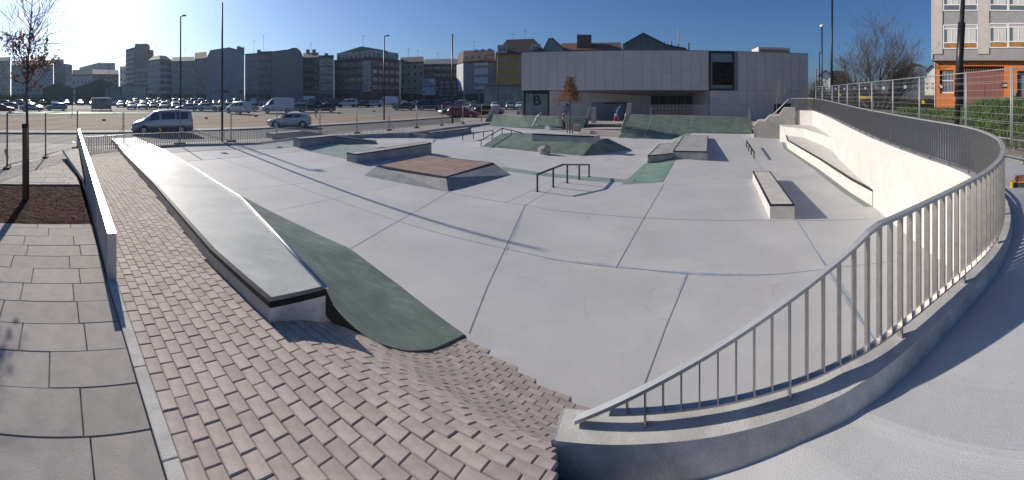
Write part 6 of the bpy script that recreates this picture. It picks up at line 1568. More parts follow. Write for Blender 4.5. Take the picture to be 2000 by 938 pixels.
zp0 = zz[0]+.3; zp1 = zp0+3.0
b = MB(); b.prism([Vector((p.x, p.y, zp1)) for p in pen]+[Vector((p.x, p.y, zp1))+bk for p in pen[::-1]], [Vector((p.x, p.y, zp0-.5)) for p in pen]+[Vector((p.x, p.y, zp0-.5))+bk for p in pen[::-1]]); b.build('penthouse', M_greyc, o)
for k, n in ((0, 8), (1, 6)): windows_on(o, pen[k]+Vector((.02, -.05, 0)), pen[k+1]+Vector((.02, -.05, 0)), zp0+.2, zp1-.3, n, 1, .6, .8, None, None, 'plain', .2)
r_ = 140; g2 = [(663, 104), (664, 101.5), (706, 92.5), (757, 101), (758, 104)]
P2 = [pol(px, r_ if px > 700 else 146, zat(y, 143)) for px, y in g2]; b = MB(); dz = Vector((0, 0, -4.0)); bkk = bk*.8
b.prism(P2, [p+bkk for p in P2]); b.build('attic_gable', mat('attic_grey', (.30, .33, .35), .8, var=.05), o)
aerial(o, pol(709, 142, zat(93.5, 142)), 4.5)
bldg('pale yellow-green flats right of the red-brown corner block', [(781.5, 120, 150), (828, 122.5, 146)], wm('pale_olive_render', (.30, .29, .19)), [W_(g=(4, 4), fw=.5, fh=.5)], ('pitch', 2.5, M_roofd, .4), 14, aerials=[(.35, 4), (.75, 3)])
bldg('brown brick flats behind the billboards', [(828, 124, 160), (896, 126, 158)], wm('brown_brick2', (.14, .09, .07)), [W_(g=(4, 4), fw=.75, fh=.4, kind='double')], ('pitch', 2.6, mat('grey_roof', (.17, .175, .185), .8), .6), 14, bands=None, aerials=[(.4, 3)])
# billboards
def billboard(label, pa, pb, y0, y1, r, mats_, legs=True):
    o = T('billboard', label, 'billboard', pol((pa+pb)/2, r, 0)); n = len(mats_)
    for k, m in enumerate(mats_):
        za, zb_ = lerp(zat(y1, r), zat(y0, r), k/n)+.1, lerp(zat(y1, r), zat(y0, r), (k+1)/n)-.1; P = [pol(pa, r, za), pol(pb, r, za), pol(pb, r, zb_), pol(pa, r, zb_)]; d = Vector((P[0].x, P[0].y, 0)).normalized()*.25
        b = MB(); b.prism(P, [p+d for p in P]); b.build('board', m, o)
    for px in (pa+2, pb-2):
        b = MB(); p = pol(px, r+.4); b.bar((p.x, p.y, -.2), (p.x, p.y, zat(y0, r)), .25, .25); b.build('leg', M_black, o)
    return o
o = billboard('two stacked pale blue billboards in front of the brown brick flats', 824, 850.5, 152.5, 186.5, 122, [mat('billboard_pale_blue', (.24, .33, .45), .6), mat('billboard_blue', (.15, .22, .30), .6)])
r = 121.9; b = MB(); b.poly(pol(833, r, zat(153.5, r)), pol(849.5, r, zat(166.5, r)), pol(849.5, r, zat(153.5, r))); b.build('white_wedge', mat('billboard_white', (.36, .40, .46), .6), o)
for px, py, rad in ((827.8, 180, 2.4), (847.5, 174.5, 1.4)):
    b = MB(); c_ = pol(px, r-.05, zat(py, r)); th = (px-1000)/F0; x = Vector((cos(th), -sin(th), 0)); R_ = rad*r/F0
    b.poly(*[c_+x*cos(2*pi*k/12)*R_+Vector((0, 0, sin(2*pi*k/12)*R_)) for k in range(12)]); b.build('dark_roundel', mat('billboard_dark', (.03, .05, .09), .5), o)
o = T('billboard', 'dark lattice back of a large billboard behind the second plain pole', 'billboard', pol(874, 122, 0)); r = 122
b = MB(); P = [pol(857, r+.4, zat(189, r)), pol(893, r+.4, zat(189, r)), pol(893, r+.4, zat(157, r)), pol(857, r+.4, zat(157, r))]; d = Vector((P[0].x, P[0].y, 0)).normalized()*.1; b.prism(P, [p+d for p in P]); b.build('sheet', mat('weathered_sheet', (.27, .29, .29), .8, var=.1), o)
for px in (857, 868, 880, 893): b = MB(); b.bar(pol(px, r, -.2), pol(px, r, zat(156.5, r)), .28, .28); b.build('upright', M_black, o)
for y in (158, 165.5, 173, 176.5, 182, 188.5): b = MB(); b.bar(pol(856.5, r-.05, zat(y, r)), pol(893.5, r-.05, zat(y, r)), .16, .22); b.build('crossbar', M_black, o)
# white and grey corner block, yellow block, low concrete building
M_wr = mat('white_bay_render', (.55, .56, .58), .8, var=.03)
o, P, zz = bldg('grey corner flats with white glazed bays and a red tiled roof', [(894, 123, 140), (904.5, 121, 133), (968, 119, 130)], wm('grey_corner', (.25, .25, .26)), [W_(g=(2, 5), fw=.8, fh=.55), W_(g=(9, 4), fw=.3, fh=.5, base=4.5, skip=[(i, j) for i in (3, 4, 5, 6) for j in range(4)])], ('pitch', 4.4, M_roofr, .6), 16, aerials=[(.45, 4)])
a, c = P[1], P[2]; e = (c-a).normalized(); nn = Vector((e.y, -e.x, 0)); q0, q1 = a.lerp(c, .36)+nn*.5, a.lerp(c, .78)+nn*.5
zb0, zb1 = .8+4.2, zz[0]-.5; b = MB(); b.prism([Vector((p.x, p.y, zb1)) for p in (q0, q1, q1-nn*.6, q0-nn*.6)], [Vector((p.x, p.y, zb0)) for p in (q0, q1, q1-nn*.6, q0-nn*.6)]); b.build('white_bay', M_wr, o)
windows_on(o, q0+nn*.02, q1+nn*.02, zb0, zb1, 7, 3, .75, .45, None, None, 'plain', .3)
b = MB(); q0, q1 = P[0]+Vector((-.3, -.6, 0)), P[1]+Vector((.1, -.5, 0)); b.prism([Vector((p.x, p.y, zz[0]-.6)) for p in (q0, q1, q1+Vector((.3, .6, 0)), q0+Vector((.3, .6, 0)))], [Vector((p.x, p.y, 4.5)) for p in (q0, q1, q1+Vector((.3, .6, 0)), q0+Vector((.3, .6, 0)))]); b.build('white_bay', M_wr, o)
def skylights(o, spots, r, w=1.3):
    for px, y, rr in spots:
        p = pol(px, rr, zat(y, rr)); th = (px-1000)/F0; x = Vector((cos(th), -sin(th), 0)); up = Vector((sin(th)*.75, cos(th)*.75, .66)); b = MB(); nrm = x.cross(up)
        b.prism([p-x*w/2, p+x*w/2, p+x*w/2+up*1.2, p-x*w/2+up*1.2], [q+nrm*.2 for q in (p-x*w/2, p+x*w/2, p+x*w/2+up*1.2, p-x*w/2+up*1.2)]); b.build('skylight', mat('skylight_glass', (.30, .33, .36), .1, spec=1), o)
skylights(o, [(911.5, 115.5, 132.2), (923, 115, 132), (936, 114.5, 131.8), (949, 114, 131.4), (931, 102, 136.0), (943, 101, 135.8), (957, 100, 135.6)], 132)
o, P, zz = bldg('yellow ochre flats with a dark mansard roof left of the grey panelled building', [(968, 105.5, 128), (1066, 101, 124)], wm('yellow_ochre_render', (.40, .235, .075)), [W_(g=(5, 4), fw=.42, fh=.42, top=.9, base=5.0, frame=M_greyc, pane=mat('shutter_pane', (.30, .29, .26), .6), bl=.7)], ('hip', 4.6, mat('mansard_brown', (.085, .06, .055), .8, var=.15), .7), 16, shop=4.6, aerials=[(.35, 3), (.6, 4)], bands=None)
for px, y in ((981, 96), (1046.5, 94)):
    p = pol(px, 126.0, zat(y, 126)); b = MB(); b.box((p.x, p.y, p.z-.1), (3.0, 2.4, 2.4), -(px-1000)/F0); d = b.build('dormer', M_greyc, o)
    windows_on(o, p+Vector((-1.0, -1.26, -p.z)), p+Vector((1.0, -1.26, -p.z)), p.z-.9, p.z+.7, 2, 1, .8, .9, None, None, 'plain', 0)
skylights(o, [(1003, 94, 127.2), (1025, 93.5, 127)], 127)
gable_block('grey gabled end wall above the left part of the panelled building', [(1059, 101), (1071, 76), (1080, 75), (1097, 91), (1103, 101)], 128, wm('gable_grey', (.24, .25, .26)), 14)
o, P, zz = bldg('dark red brick block with a tiled roof behind the panelled building', [(1093, 98, 135), (1215, 97, 132)], wm('dark_red_brick', (.16, .065, .05)), [W_(g=(8, 1), fw=.3, fh=.12, base=12.5)], ('pitch', 3.2, mat('dark_tile', (.12, .055, .04), .85, var=.2), .5), 14, shop=0, aerials=[(.3, 4)])
p = pol(1141, 137, zat(84, 137)); b = MB(); b.box((p.x, p.y, p.z-.5), (4.8, 4, 6.0), -.17); b.build('roof_tower', wm('dark_red_brick', (.16, .065, .05)), o)
M_corr = mat('streaked_metal_sheet', (.15, .16, .165), .6, var=.25, scale=1.2, stretch=(3, 3, .12))
o = gable_block('streaked dark metal gable rising behind the panelled building', [(1216, 88), (1256.5, 65), (1300, 87), (1316, 91), (1338, 94.5), (1344, 100)], 96, M_corr, 14)
for k in range(28):
    px = 1219+k*4.5; y = 87-(px-1217.6)*.57 if px < 1256.5 else (65+(px-1256.5)*.5 if px < 1300 else 87+(px-1300)*.19); b = MB(); b.bar(pol(px, 95.9, zat(110, 96)), pol(px, 95.9, zat(y+1.5, 96)), .12, .1); b.build('sheet_rib', M_corr, o)
for px, yt in ((1297, 82), (1311, 80), (1325, 58), (1345.5, 84)):
    b = MB(); b.tube([pol(px, 97, zat(100, 97)), pol(px, 97, zat(yt, 97))], .22 if px != 1325 else .14, 6); b.build('flue_pipe', M_galv if px == 1325 else M_ledge, o)
bldg('low bare concrete building with a rusty roof edge left of the glass corner', [(946, 168, 96), (1018, 168, 92)], mat('low_bare_concrete', (.25, .26, .265), .9, var=.2, scale=.6, stain=[(1.5, (1, 1, .1), .5, .7, (.14, .14, .14), .6)]), [], ('flat', .3, mat('rusty_edge', (.22, .13, .08), .8, var=.3, scale=2), .3), 14, shop=0)
# right: houses behind the waste ground
def house(label, pa, pb, ye, yr, r, m, roofm, depth=9):
    return barn(label, pa, pb, ye, (pa+pb)/2, yr, r, m, roofm, depth, 'house')
house('small sunlit white house between the street lamp and the tall pole', 1603, 1622, 147, 137, 95, M_white, M_roofr)
bldg('grey shed with a dark roof behind the brown bush', [(1621, 148, 98), (1652, 150, 102)], wm('shed_grey', (.10, .09, .085)), [], ('pitch', 1.6, M_roofd, .3), 9, shop=0, name='shed')
bldg('pale ruined house seen through the branches of the bare tree', [(1734, 141, 70), (1764, 140, 72)], mat('patchy_white_render', (.42, .40, .37), .9, var=.25, scale=1), [W_(g=(3, 2), fw=.35)], None, 8, shop=0, name='house')
gable_block('blue-grey gabled warehouse left of the orange building', [(1763, 135), (1764, 133), (1785, 124.5), (1797, 127), (1809, 134)], 85, wm('slate_blue_gable', (.12, .15, .18)), 14, name='warehouse')
bldg('small pale outbuilding with dark windows beside the orange building', [(1806, 152, 56), (1826, 151, 55)], mat('patchy_white_render', (.42, .40, .37), .9, var=.25, scale=1), [W_(g=(2, 2), fw=.35, fh=.4, base=3)], None, 6, shop=0, name='outbuilding')
o = house('distant white house with a red chimney just left of the orange building', 1811, 1828, 138, 127, 110, M_white, M_roofr)[0]

# ================================================================== VEHICLES
CARP = {
 # stations: x, z_belt, z_top, half width at belt, half width at top, z_bottom
 'hatchback': dict(st=[(0, .55, .58, .70, .62, .30), (.12, .66, .70, .80, .70, .22), (.55, .78, .83, .86, .74, .20), (1.15, .90, .95, .88, .76, .20), (1.28, .91, 1.01, .88, .74, .20), (1.95, .93, 1.37, .88, .60, .20), (2.5, .94, 1.43, .88, .60, .20), (3.2, .96, 1.40, .87, .59, .20), (3.75, .98, 1.28, .85, .58, .21), (4.02, .97, 1.06, .82, .62, .24), (4.15, .80, .84, .78, .66, .28), (4.2, .55, .60, .74, .66, .34)],
   wind=(1.30, 1.93), rear=(3.78, 4.01), side=[(1.72, 2.48), (2.56, 3.2), (3.28, 3.66)], wh=(.82, 3.38, .315)),
 'sedan': dict(st=[(0, .52, .55, .70, .62, .30), (.12, .62, .66, .80, .70, .22), (.6, .74, .79, .86, .74, .20), (1.3, .86, .90, .87, .76, .20), (1.42, .87, .96, .87, .74, .20), (2.1, .89, 1.33, .87, .58, .20), (2.7, .90, 1.39, .87, .57, .20), (3.2, .91, 1.33, .86, .57, .20), (3.8, .93, 1.02, .86, .66, .21), (3.95, .93, .97, .86, .74, .22), (4.4, .86, .90, .82, .72, .26), (4.48, .60, .66, .76, .68, .32)],
   wind=(1.44, 2.08), rear=(3.25, 3.78), side=[(1.9, 2.62), (2.70, 3.35)], wh=(.85, 3.55, .31)),
 'estate': dict(st=[(0, .58, .62, .72, .64, .30), (.12, .70, .74, .82, .72, .22), (.6, .82, .87, .88, .76, .21), (1.2, .93, .98, .89, .77, .21), (1.32, .94, 1.04, .89, .75, .21), (2.0, .96, 1.46, .89, .63, .21), (2.6, .97, 1.52, .89, .63, .21), (3.6, .99, 1.50, .88, .62, .21), (4.15, 1.00, 1.42, .86, .62, .22), (4.4, .99, 1.08, .83, .66, .25), (4.5, .80, .84, .80, .68, .30), (4.55, .58, .62, .76, .68, .34)],
   wind=(1.34, 1.98), rear=(4.17, 4.39), side=[(1.8, 2.58), (2.66, 3.35), (3.43, 4.05)], wh=(.86, 3.6, .33)),
 'minivan': dict(st=[(0, .62, .66, .72, .64, .30), (.10, .80, .84, .84, .74, .22), (.45, .95, 1.0, .90, .80, .21), (.85, 1.04, 1.12, .92, .80, .21), (1.0, 1.06, 1.22, .92, .78, .21), (1.75, 1.10, 1.78, .93, .70, .21), (2.2, 1.11, 1.88, .94, .70, .21), (3.4, 1.13, 1.92, .94, .70, .21), (4.5, 1.14, 1.88, .93, .70, .22), (4.72, 1.13, 1.72, .91, .72, .24), (4.80, .9, .98, .90, .80, .28), (4.84, .6, .66, .88, .80, .34)],
   wind=(1.02, 1.73), rear=(4.52, 4.71), side=[(1.5, 2.12), (2.3, 3.38), (3.5, 4.4)], wh=(.92, 3.86, .34)),
 'large_van': dict(st=[(0, .7, .75, .80, .72, .32), (.12, .95, 1.0, .92, .82, .24), (.5, 1.15, 1.22, .97, .86, .22), (.75, 1.22, 1.34, .98, .86, .22), (1.55, 1.26, 2.2, .99, .82, .22), (2.0, 1.28, 2.42, .99, .82, .22), (3.5, 1.3, 2.45, .99, .82, .22), (5.2, 1.3, 2.42, .98, .82, .22), (5.35, 1.28, 2.32, .97, .82, .25), (5.42, .8, .9, .96, .88, .30)],
   wind=(.78, 1.52), rear=(5.21, 5.34), side=[(1.3, 2.05)], wh=(.95, 4.3, .35)),
}
CARM = {}
def car_meshes(kind):
    if kind in CARM: return CARM[kind]
    P = CARP[kind]; st = P['st']; L_ = st[-1][0]; cx = L_/2
    def at_x(x):
        for a, c in zip(st, st[1:]):
            if x <= c[0]: k = (x-a[0])/(c[0]-a[0]); return [lerp(p, q, k) for p, q in zip(a, c)]
        return list(st[-1])
    b = MB(); xs = sorted(set([s_[0] for s_ in st])); rings = []
    for x in xs:
        _, zb, zt, hb, ht, z0 = at_x(x); h = [(hb*.80, z0), (hb*.96, z0+.07), (hb, z0+(zb-z0)*.55), (hb*.985, zb), (lerp(hb, ht, .88), lerp(zb, zt, .86)), (ht*.86, zt-.005), (ht*.4, zt+.02)]
        rings.append([(x-cx, y, z) for y, z in h]+[(x-cx, -y, z) for y, z in h[::-1]])
    n = len(rings[0]); b.v = [p for r in rings for p in r]
    b.f = [(i*n+j, i*n+(j+1) % n, (i+1)*n+(j+1) % n, (i+1)*n+j) for i in range(len(rings)-1) for j in range(n)]+[tuple(range(n)), tuple(range((len(rings)-1)*n, len(rings)*n))]
    body = b.mesh('body', None, True)
    g = MB()
    def side_pt(x, f, s_):
        _, zb, zt, hb, ht, z0 = at_x(x); y = lerp(hb*.985, lerp(hb, ht, .88), f); z = lerp(zb, lerp(zb, zt, .86), f); return (x-cx, s_*(y+.012), z)
    side_m = []
    for (xa, xb) in P['side']:
        for s_ in (1, -1):
            N = 4
            lo = [side_pt(lerp(xa, xb, k/N), .10, s_) for k in range(N+1)]; hi = [side_pt(lerp(xa, xb, k/N), .92, s_) for k in range(N+1)]
            m_ = MB(); m_.strip(lo, hi); side_m.append(m_.mesh('window', M_cglass))
    def cross(xa, xb, nm):
        m_ = MB(); R_ = []
        for k in range(4):
            x = lerp(xa, xb, k/3); _, zb, zt, hb, ht, z0 = at_x(x); up = .014
            R_.append([(x-cx, -ht*.97, zt-.02+up), (x-cx, -ht*.5, zt+.012+up), (x-cx, 0, zt+.02+up), (x-cx, ht*.5, zt+.012+up), (x-cx, ht*.97, zt-.02+up)])
        for a, c in zip(R_, R_[1:]): m_.strip(a, c)
        return m_.mesh(nm, M_cglass, True)
    ws, rw_ = cross(P['wind'][0]+.02, P['wind'][1]-.02, 'windscreen'), None
    xa, xb = P['rear']; m_ = MB(); A, B_ = at_x(xa), at_x(xb)
    if kind == 'sedan': rw_ = cross(xa+.04, xb-.04, 'rear_window')
    else:
        a_, c_ = at_x(xa), at_x(xb); m_.poly((xa-cx+.025, -a_[4]*.9, a_[2]-.06), (xa-cx+.025, a_[4]*.9, a_[2]-.06), (xb-cx+.03, c_[4]*.95, lerp(c_[2], a_[2], .12)), (xb-cx+.03, -c_[4]*.95, lerp(c_[2], a_[2], .12))); rw_ = m_.mesh('rear_window', M_cglass)
    x1, x2, r = P['wh']; hw = at_x(x1)[3]
    m_ = MB(); m_.tube([(0, -.10, 0), (0, .10, 0)], r, 16); ty = m_.mesh('wheel', M_tyre, True)
    m_ = MB()
    m_.tube([(0, -.106, 0), (0, .106, 0)], r*.62, 12)
    rim = m_.mesh('rim', M_rim)
    m_ = MB(); m_.tube([(0, -.012, 0), (0, .012, 0)], r*1.16, 18); arch = m_.mesh('wheel_arch', M_trim)
    hl = MB(); f0 = at_x(.10); hl.box((.12-cx, f0[3]*.74, f0[1]-.06), (.20, .30, .13)); hlm = hl.mesh('headlight', M_lampw)
    tl_ = MB(); e0 = at_x(L_-.09); tl_.box((L_-.10-cx, e0[3]*.86, e0[1]+.02), (.14, .20, .22)); tlm = tl_.mesh('tail_light', M_lampr)
    m_ = MB(); m_.box((-.005-cx, 0, .40), (.05, 1.05, .20)); grm = m_.mesh('grille', M_trim)
    m_ = MB(); m_.box((-.03-cx, 0, .36), (.02, .5, .11)); plm = m_.mesh('number_plate', M_white)
    m_ = MB(); m_.box((cx+.005, 0, .62 if kind != 'minivan' else .75), (.02, .5, .11)); plr = m_.mesh('number_plate', M_white)
    xm = P['side'][0][0]-.02; am = at_x(xm); m_ = MB(); m_.box((xm-cx, am[3]+.09, am[1]+.10), (.09, .19, .14)); mir = m_.mesh('wing_mirror', M_trim)
    m_ = MB(); m_.box((0, at_x(cx)[3]+.006, .46), (L_*.42, .02, .09)); strip = m_.mesh('side_strip', M_trim)
    CARM[kind] = dict(body=body, side=side_m, ws=ws, rw=rw_, wheel=ty, rim=rim, arch=arch, hl=hlm, tl=tlm, gr=grm, pl=plm, plr=plr, mir=mir, strip=strip, x=(x1-cx, x2-cx), hw=hw, r=r, L=L_)
    return CARM[kind]
PAINT = {n: mat('paint_'+n, c, .28, metal=mm, spec=.6) for n, c, mm in [('white', (.60, .61, .62), 0), ('silver', (.42, .43, .45), .55), ('grey', (.16, .17, .18), .4), ('black', (.015, .016, .018), .1), ('dark blue', (.02, .035, .075), .2), ('red', (.26, .02, .02), .1), ('dark green', (.03, .06, .045), .2), ('beige', (.36, .32, .24), .3), ('pale blue', (.20, .27, .34), .3), ('maroon', (.12, .02, .025), .1)]}
def car(kind, px, r, color, facing, label, group=None, detail=1, z=None, name=None, th_off=0.):
    M_ = car_meshes(kind); th = (px-1000)/F0; p = pol(px, r, far_z(r) if z is None else z)
    d = {'f': (-sin(th), -cos(th)), 'b': (sin(th), cos(th)), 'l': (-cos(th), sin(th)), 'r': (cos(th), -sin(th))}[facing] if isinstance(facing, str) else (sin(facing), cos(facing))
    rz = atan2(-d[1], -d[0])+th_off
    o = T(name or ('parked_van' if 'van' in kind else 'parked_car'), label, 'van' if 'van' in kind else 'car', p, rz, group)
    def ch(nm, me, par, loc=(0, 0, 0), mt=None, sc=None):
        q = bpy.data.objects.new(nm, me); COL.objects.link(q); q.parent = par; q.location = loc
        if sc: q.scale = sc
        if mt:
            if not me.materials: me.materials.append(mt)
            q.material_slots[0].link = 'OBJECT'; q.material_slots[0].material = mt
        return q
    bd = ch('body', M_['body'], o, mt=PAINT[color])
    for m_ in M_['side']: ch('window', m_, o)
    ch('windscreen', M_['ws'], o); ch('rear_window', M_['rw'], o)
    for x in M_['x']:
        for s_ in (1, -1):
            ch('wheel_arch', M_['arch'], o, (x, s_*(M_['hw']-.004), M_['r']+.02)); w = ch('wheel', M_['wheel'], o, (x, s_*(M_['hw']-.075), M_['r']))
            if detail: ch('rim', M_['rim'], w)
    if detail:
        for s_ in (1, -1): ch('headlight', M_['hl'], o, sc=(1, s_, 1)); ch('tail_light', M_['tl'], o, sc=(1, s_, 1)); ch('wing_mirror', M_['mir'], o, sc=(1, s_, 1))
        ch('grille', M_['gr'], o); ch('number_plate', M_['pl'], o); ch('number_plate', M_['plr'], o)
        if kind == 'minivan':
            for s_ in (1, -1): ch('side_strip', M_['strip'], o, sc=(1, s_, 1))
    return o
SDIR = atan2(ST.x, ST.y)                                         # bearing of the street
# the ones along the road
rv = 2.95*F0/(259.5-YH)
van = car('minivan', 316, 32.9, 'silver', 'l', 'silver minivan with dark windows on the road behind the street fence', z=-.2, th_off=.10)
car('hatchback', 565.5, 39.6, 'white', 'l', 'white hatchback parked across the road in front of the sandy lot', z=-.2, th_off=-.06)
car('estate', 905, 57.5, 'red', 'r', 'red family car parked at the kerb beyond the second plain pole', z=-.2, th_off=-.35)
tx_ = car('estate', 955, 63, 'black', 'r', 'black taxi with a yellow door panel parked right of the red car', z=-.15, th_off=-.3)
car('sedan', 882, 66, 'black', 'l', 'black car half hidden behind the left end of the red car', z=-.12, th_off=.6)
q = bpy.data.objects.new('yellow_door_panel', MB().box((-.15, -.90, .80), (2.2, .03, .22)).mesh('yellow_door_panel', M_yellow)); COL.objects.link(q); q.parent = tx_
q = bpy.data.objects.new('yellow_door_panel', MB().box((-.15, .90, .80), (2.2, .03, .22)).mesh('yellow_door_panel', M_yellow)); COL.objects.link(q); q.parent = tx_
# left group
car('estate', 12, 78, 'grey', 'l', 'dark grey estate car at the far left edge behind the bare tree'); car('sedan', 4, 71, 'red', 'r', 'red saloon cut by the left edge of the photo'); car('sedan', 62, 74.5, 'silver', 'r', 'silver saloon behind the thin tree trunk'); car('hatchback', 66, 81, 'white', 'r', 'white car just behind the silver saloon by the tree trunk'); car('hatchback', 110, 78, 'pale blue', 'l', 'pale blue-grey hatchback parked alone right of the tree trunk')
rr = random.Random(23)
KS = ['hatchback', 'hatchback', 'sedan', 'estate', 'minivan']; CN = ['white', 'silver', 'silver', 'grey', 'black', 'black', 'dark blue', 'red', 'beige', 'pale blue', 'maroon', 'dark green']
KW = {'hatchback': 'hatchback', 'sedan': 'saloon', 'estate': 'estate', 'minivan': 'minivan', 'large_van': 'van'}
def row(group, where, items, r, dr=0.):
    items = sorted(items)
    for i, (px, kind, col, face) in enumerate(items):
        car(kind, px, r+rr.uniform(-.6, .6)+dr*(px-items[0][0]), col, face, f'{ORD[i]} from the left {where}, {col} {KW[kind]}', group, detail=1 if r < 90 else 0, th_off=rr.uniform(-.12, .12))
def autorow(group, where, p0, p1, step, r, face, seed, kinds=KS):
    q = random.Random(seed); it = []; px = p0
    while px < p1: it.append((px, q.choice(kinds), q.choice(CN), face if face != 'x' else q.choice('lrfb'))); px += step*q.uniform(.92, 1.2)
    row(group, where, it, r)
row('cars in the front row of the car park', 'in the front row before the grey flats', [(257, 'hatchback', 'white', 'f'), (279, 'hatchback', 'silver', 'f'), (300, 'hatchback', 'black', 'f'), (321, 'estate', 'silver', 'f'), (343, 'hatchback', 'grey', 'f')], 84)
row('cars at the edge of the lot before the blank gable', 'before the blank blue gable', [(366, 'sedan', 'silver', 'l'), (407, 'hatchback', 'white', 'r'), (444, 'estate', 'white', 'l'), (484, 'hatchback', 'silver', 'r')], 76)
car('minivan', 466, 66, 'white', 'b', 'white delivery van seen from behind right of the plain black pole', th_off=.7)
pk = car('large_van', 543, 68.5, 'white', 'l', 'white crew van parked at the edge of the sandy lot above the white hatchback')
row('cars beside the white crew van', 'right of the white crew van', [(577, 'estate', 'grey', 'l'), (603, 'sedan', 'black', 'l'), (632, 'hatchback', 'black', 'l')], 71)
row('cars on the access road', 'left of the second plain pole', [(789, 'sedan', 'black', 'l'), (838, 'minivan', 'dark blue', 'r'), (870, 'hatchback', 'red', 'l')], 80)
car('large_van', 757, 104, 'white', 'l', 'white box van parked in front of the red-brown corner block')
car('large_van', 598, 124, 'white', 'l', 'white van parked before the gridded blank gable')
autorow('cars in the second row at the left', 'in the second left row', 236, 404, 14, 97, 'f', 1)
autorow('cars in the third row at the left', 'in the third left row', 226, 478, 12.2, 111, 'f', 2)
autorow('cars in the fourth row at the left', 'in the back left row', 218, 470, 10.8, 126, 'x', 3)
autorow('cars behind the lawn', 'in the row behind the lawn', 5, 222, 24, 112, 'x', 4)
autorow('cars in the middle row', 'in the nearer row before the brick corner block', 650, 748, 25, 98, 'l', 5)
autorow('cars in the far middle row', 'in the far row before the brick corner block', 496, 745, 21, 114, 'x', 6)
autorow('cars in the far right row', 'in the far row below the billboards', 790, 945, 19, 106, 'x', 7)
autorow('cars in the nearer right row', 'below the red roofed flats', 895, 950, 25, 90, 'f', 8)
row('cars by the low concrete building', 'before the low concrete building', [(967, 'hatchback', 'white', 'f'), (996, 'estate', 'silver', 'f'), (1016, 'hatchback', 'white', 'f')], 84)
# bus shelter among the cars, shrubs on the lawn
o = T('bus_shelter', 'bright flat-roofed bus shelter in front of the left car park', 'shelter', pol(197, 78, -.1)); r = 78
b = MB(); P = [pol(178, r, 2.35), pol(218, r, 2.35), pol(218, r+1.6, 2.35), pol(178, r+1.6, 2.35)]; b.prism([p+Vector((0, 0, .16)) for p in P], P); b.build('roof', M_white, o)
for px in (179, 198, 217): b = MB(); b.bar(pol(px, r+1.4, -.1), pol(px, r+1.4, 2.35), .1, .1); b.build('post', M_galv, o)
b = MB(); b.poly(pol(179, r+1.5, .3), pol(217, r+1.5, .3), pol(217, r+1.5, 2.1), pol(179, r+1.5, 2.1)); b.build('glass_back', M_gglass, o)
b = MB(); P = [pol(185, r+1, .45), pol(212, r+1, .45), pol(212, r+1.4, .45), pol(185, r+1.4, .45)]; b.prism([p+Vector((0, 0, .06)) for p in P], P); b.build('bench', M_wood, o)

# ================================================================== TREES AND SHRUBS
def grow(b, p, d, L_, rad, depth, rng, spread=.55, n=(2, 3), tips=None, up=.12, seg=3, sides=5, shrink=.72, taper=.62):
    pts = [p.copy()]; rads = [rad]; q = p.copy(); dd = d.normalized()
    for k in range(seg):
        dd = (dd+Vector((rng.gauss(0, .10), rng.gauss(0, .10), rng.gauss(up*.5, .08)))).normalized(); q = q+dd*(L_/seg); pts.append(q.copy()); rads.append(max(.0055 if rad < .02 else .008, rad*lerp(1, taper, (k+1)/seg)))
    b.tube(pts, rads, sides if depth > 1 else 3, cap=False)
    if depth == 0:
        if tips is not None: tips.append((q.copy(), dd.copy()))
        return
    for k in range(rng.randint(*n)):
        t = rng.uniform(.35, 1) if k else 1.; i = min(seg, max(1, int(round(t*seg)))); s0 = pts[i]
        a = Vector((rng.gauss(0, 1), rng.gauss(0, 1), rng.gauss(0, .6))); a = (a-dd*a.dot(dd)).normalized(); nd = (dd+a*rng.uniform(spread*.6, spread*1.4)+Vector((0, 0, up))).normalized()
        grow(b, s0, nd, L_*shrink*rng.uniform(.8, 1.15), rads[i]*.68, depth-1, rng, spread, n, tips, up, seg, sides, shrink, taper)
def leaves(spots, m, name, parent, size, per, rng, sp=.12):
    b = MB()
    for p, d in spots:
        for _ in range(per):
            c = p+Vector((rng.gauss(0, sp), rng.gauss(0, sp), rng.gauss(-.02, sp))); u = Vector((rng.gauss(0, 1), rng.gauss(0, 1), rng.gauss(-.6, .8))).normalized(); w = u.cross(Vector((rng.gauss(0, 1), rng.gauss(0, 1), rng.gauss(0, 1)))).normalized(); L_ = size*rng.uniform(.6, 1.3)
            b.add([c, c+u*L_*.5+w*L_*.24, c+u*L_, c+u*L_*.5-w*L_*.24+u.cross(w)*L_*.1], [(0, 1, 2, 3)])
    return b.build(name, m, parent, kind='stuff')
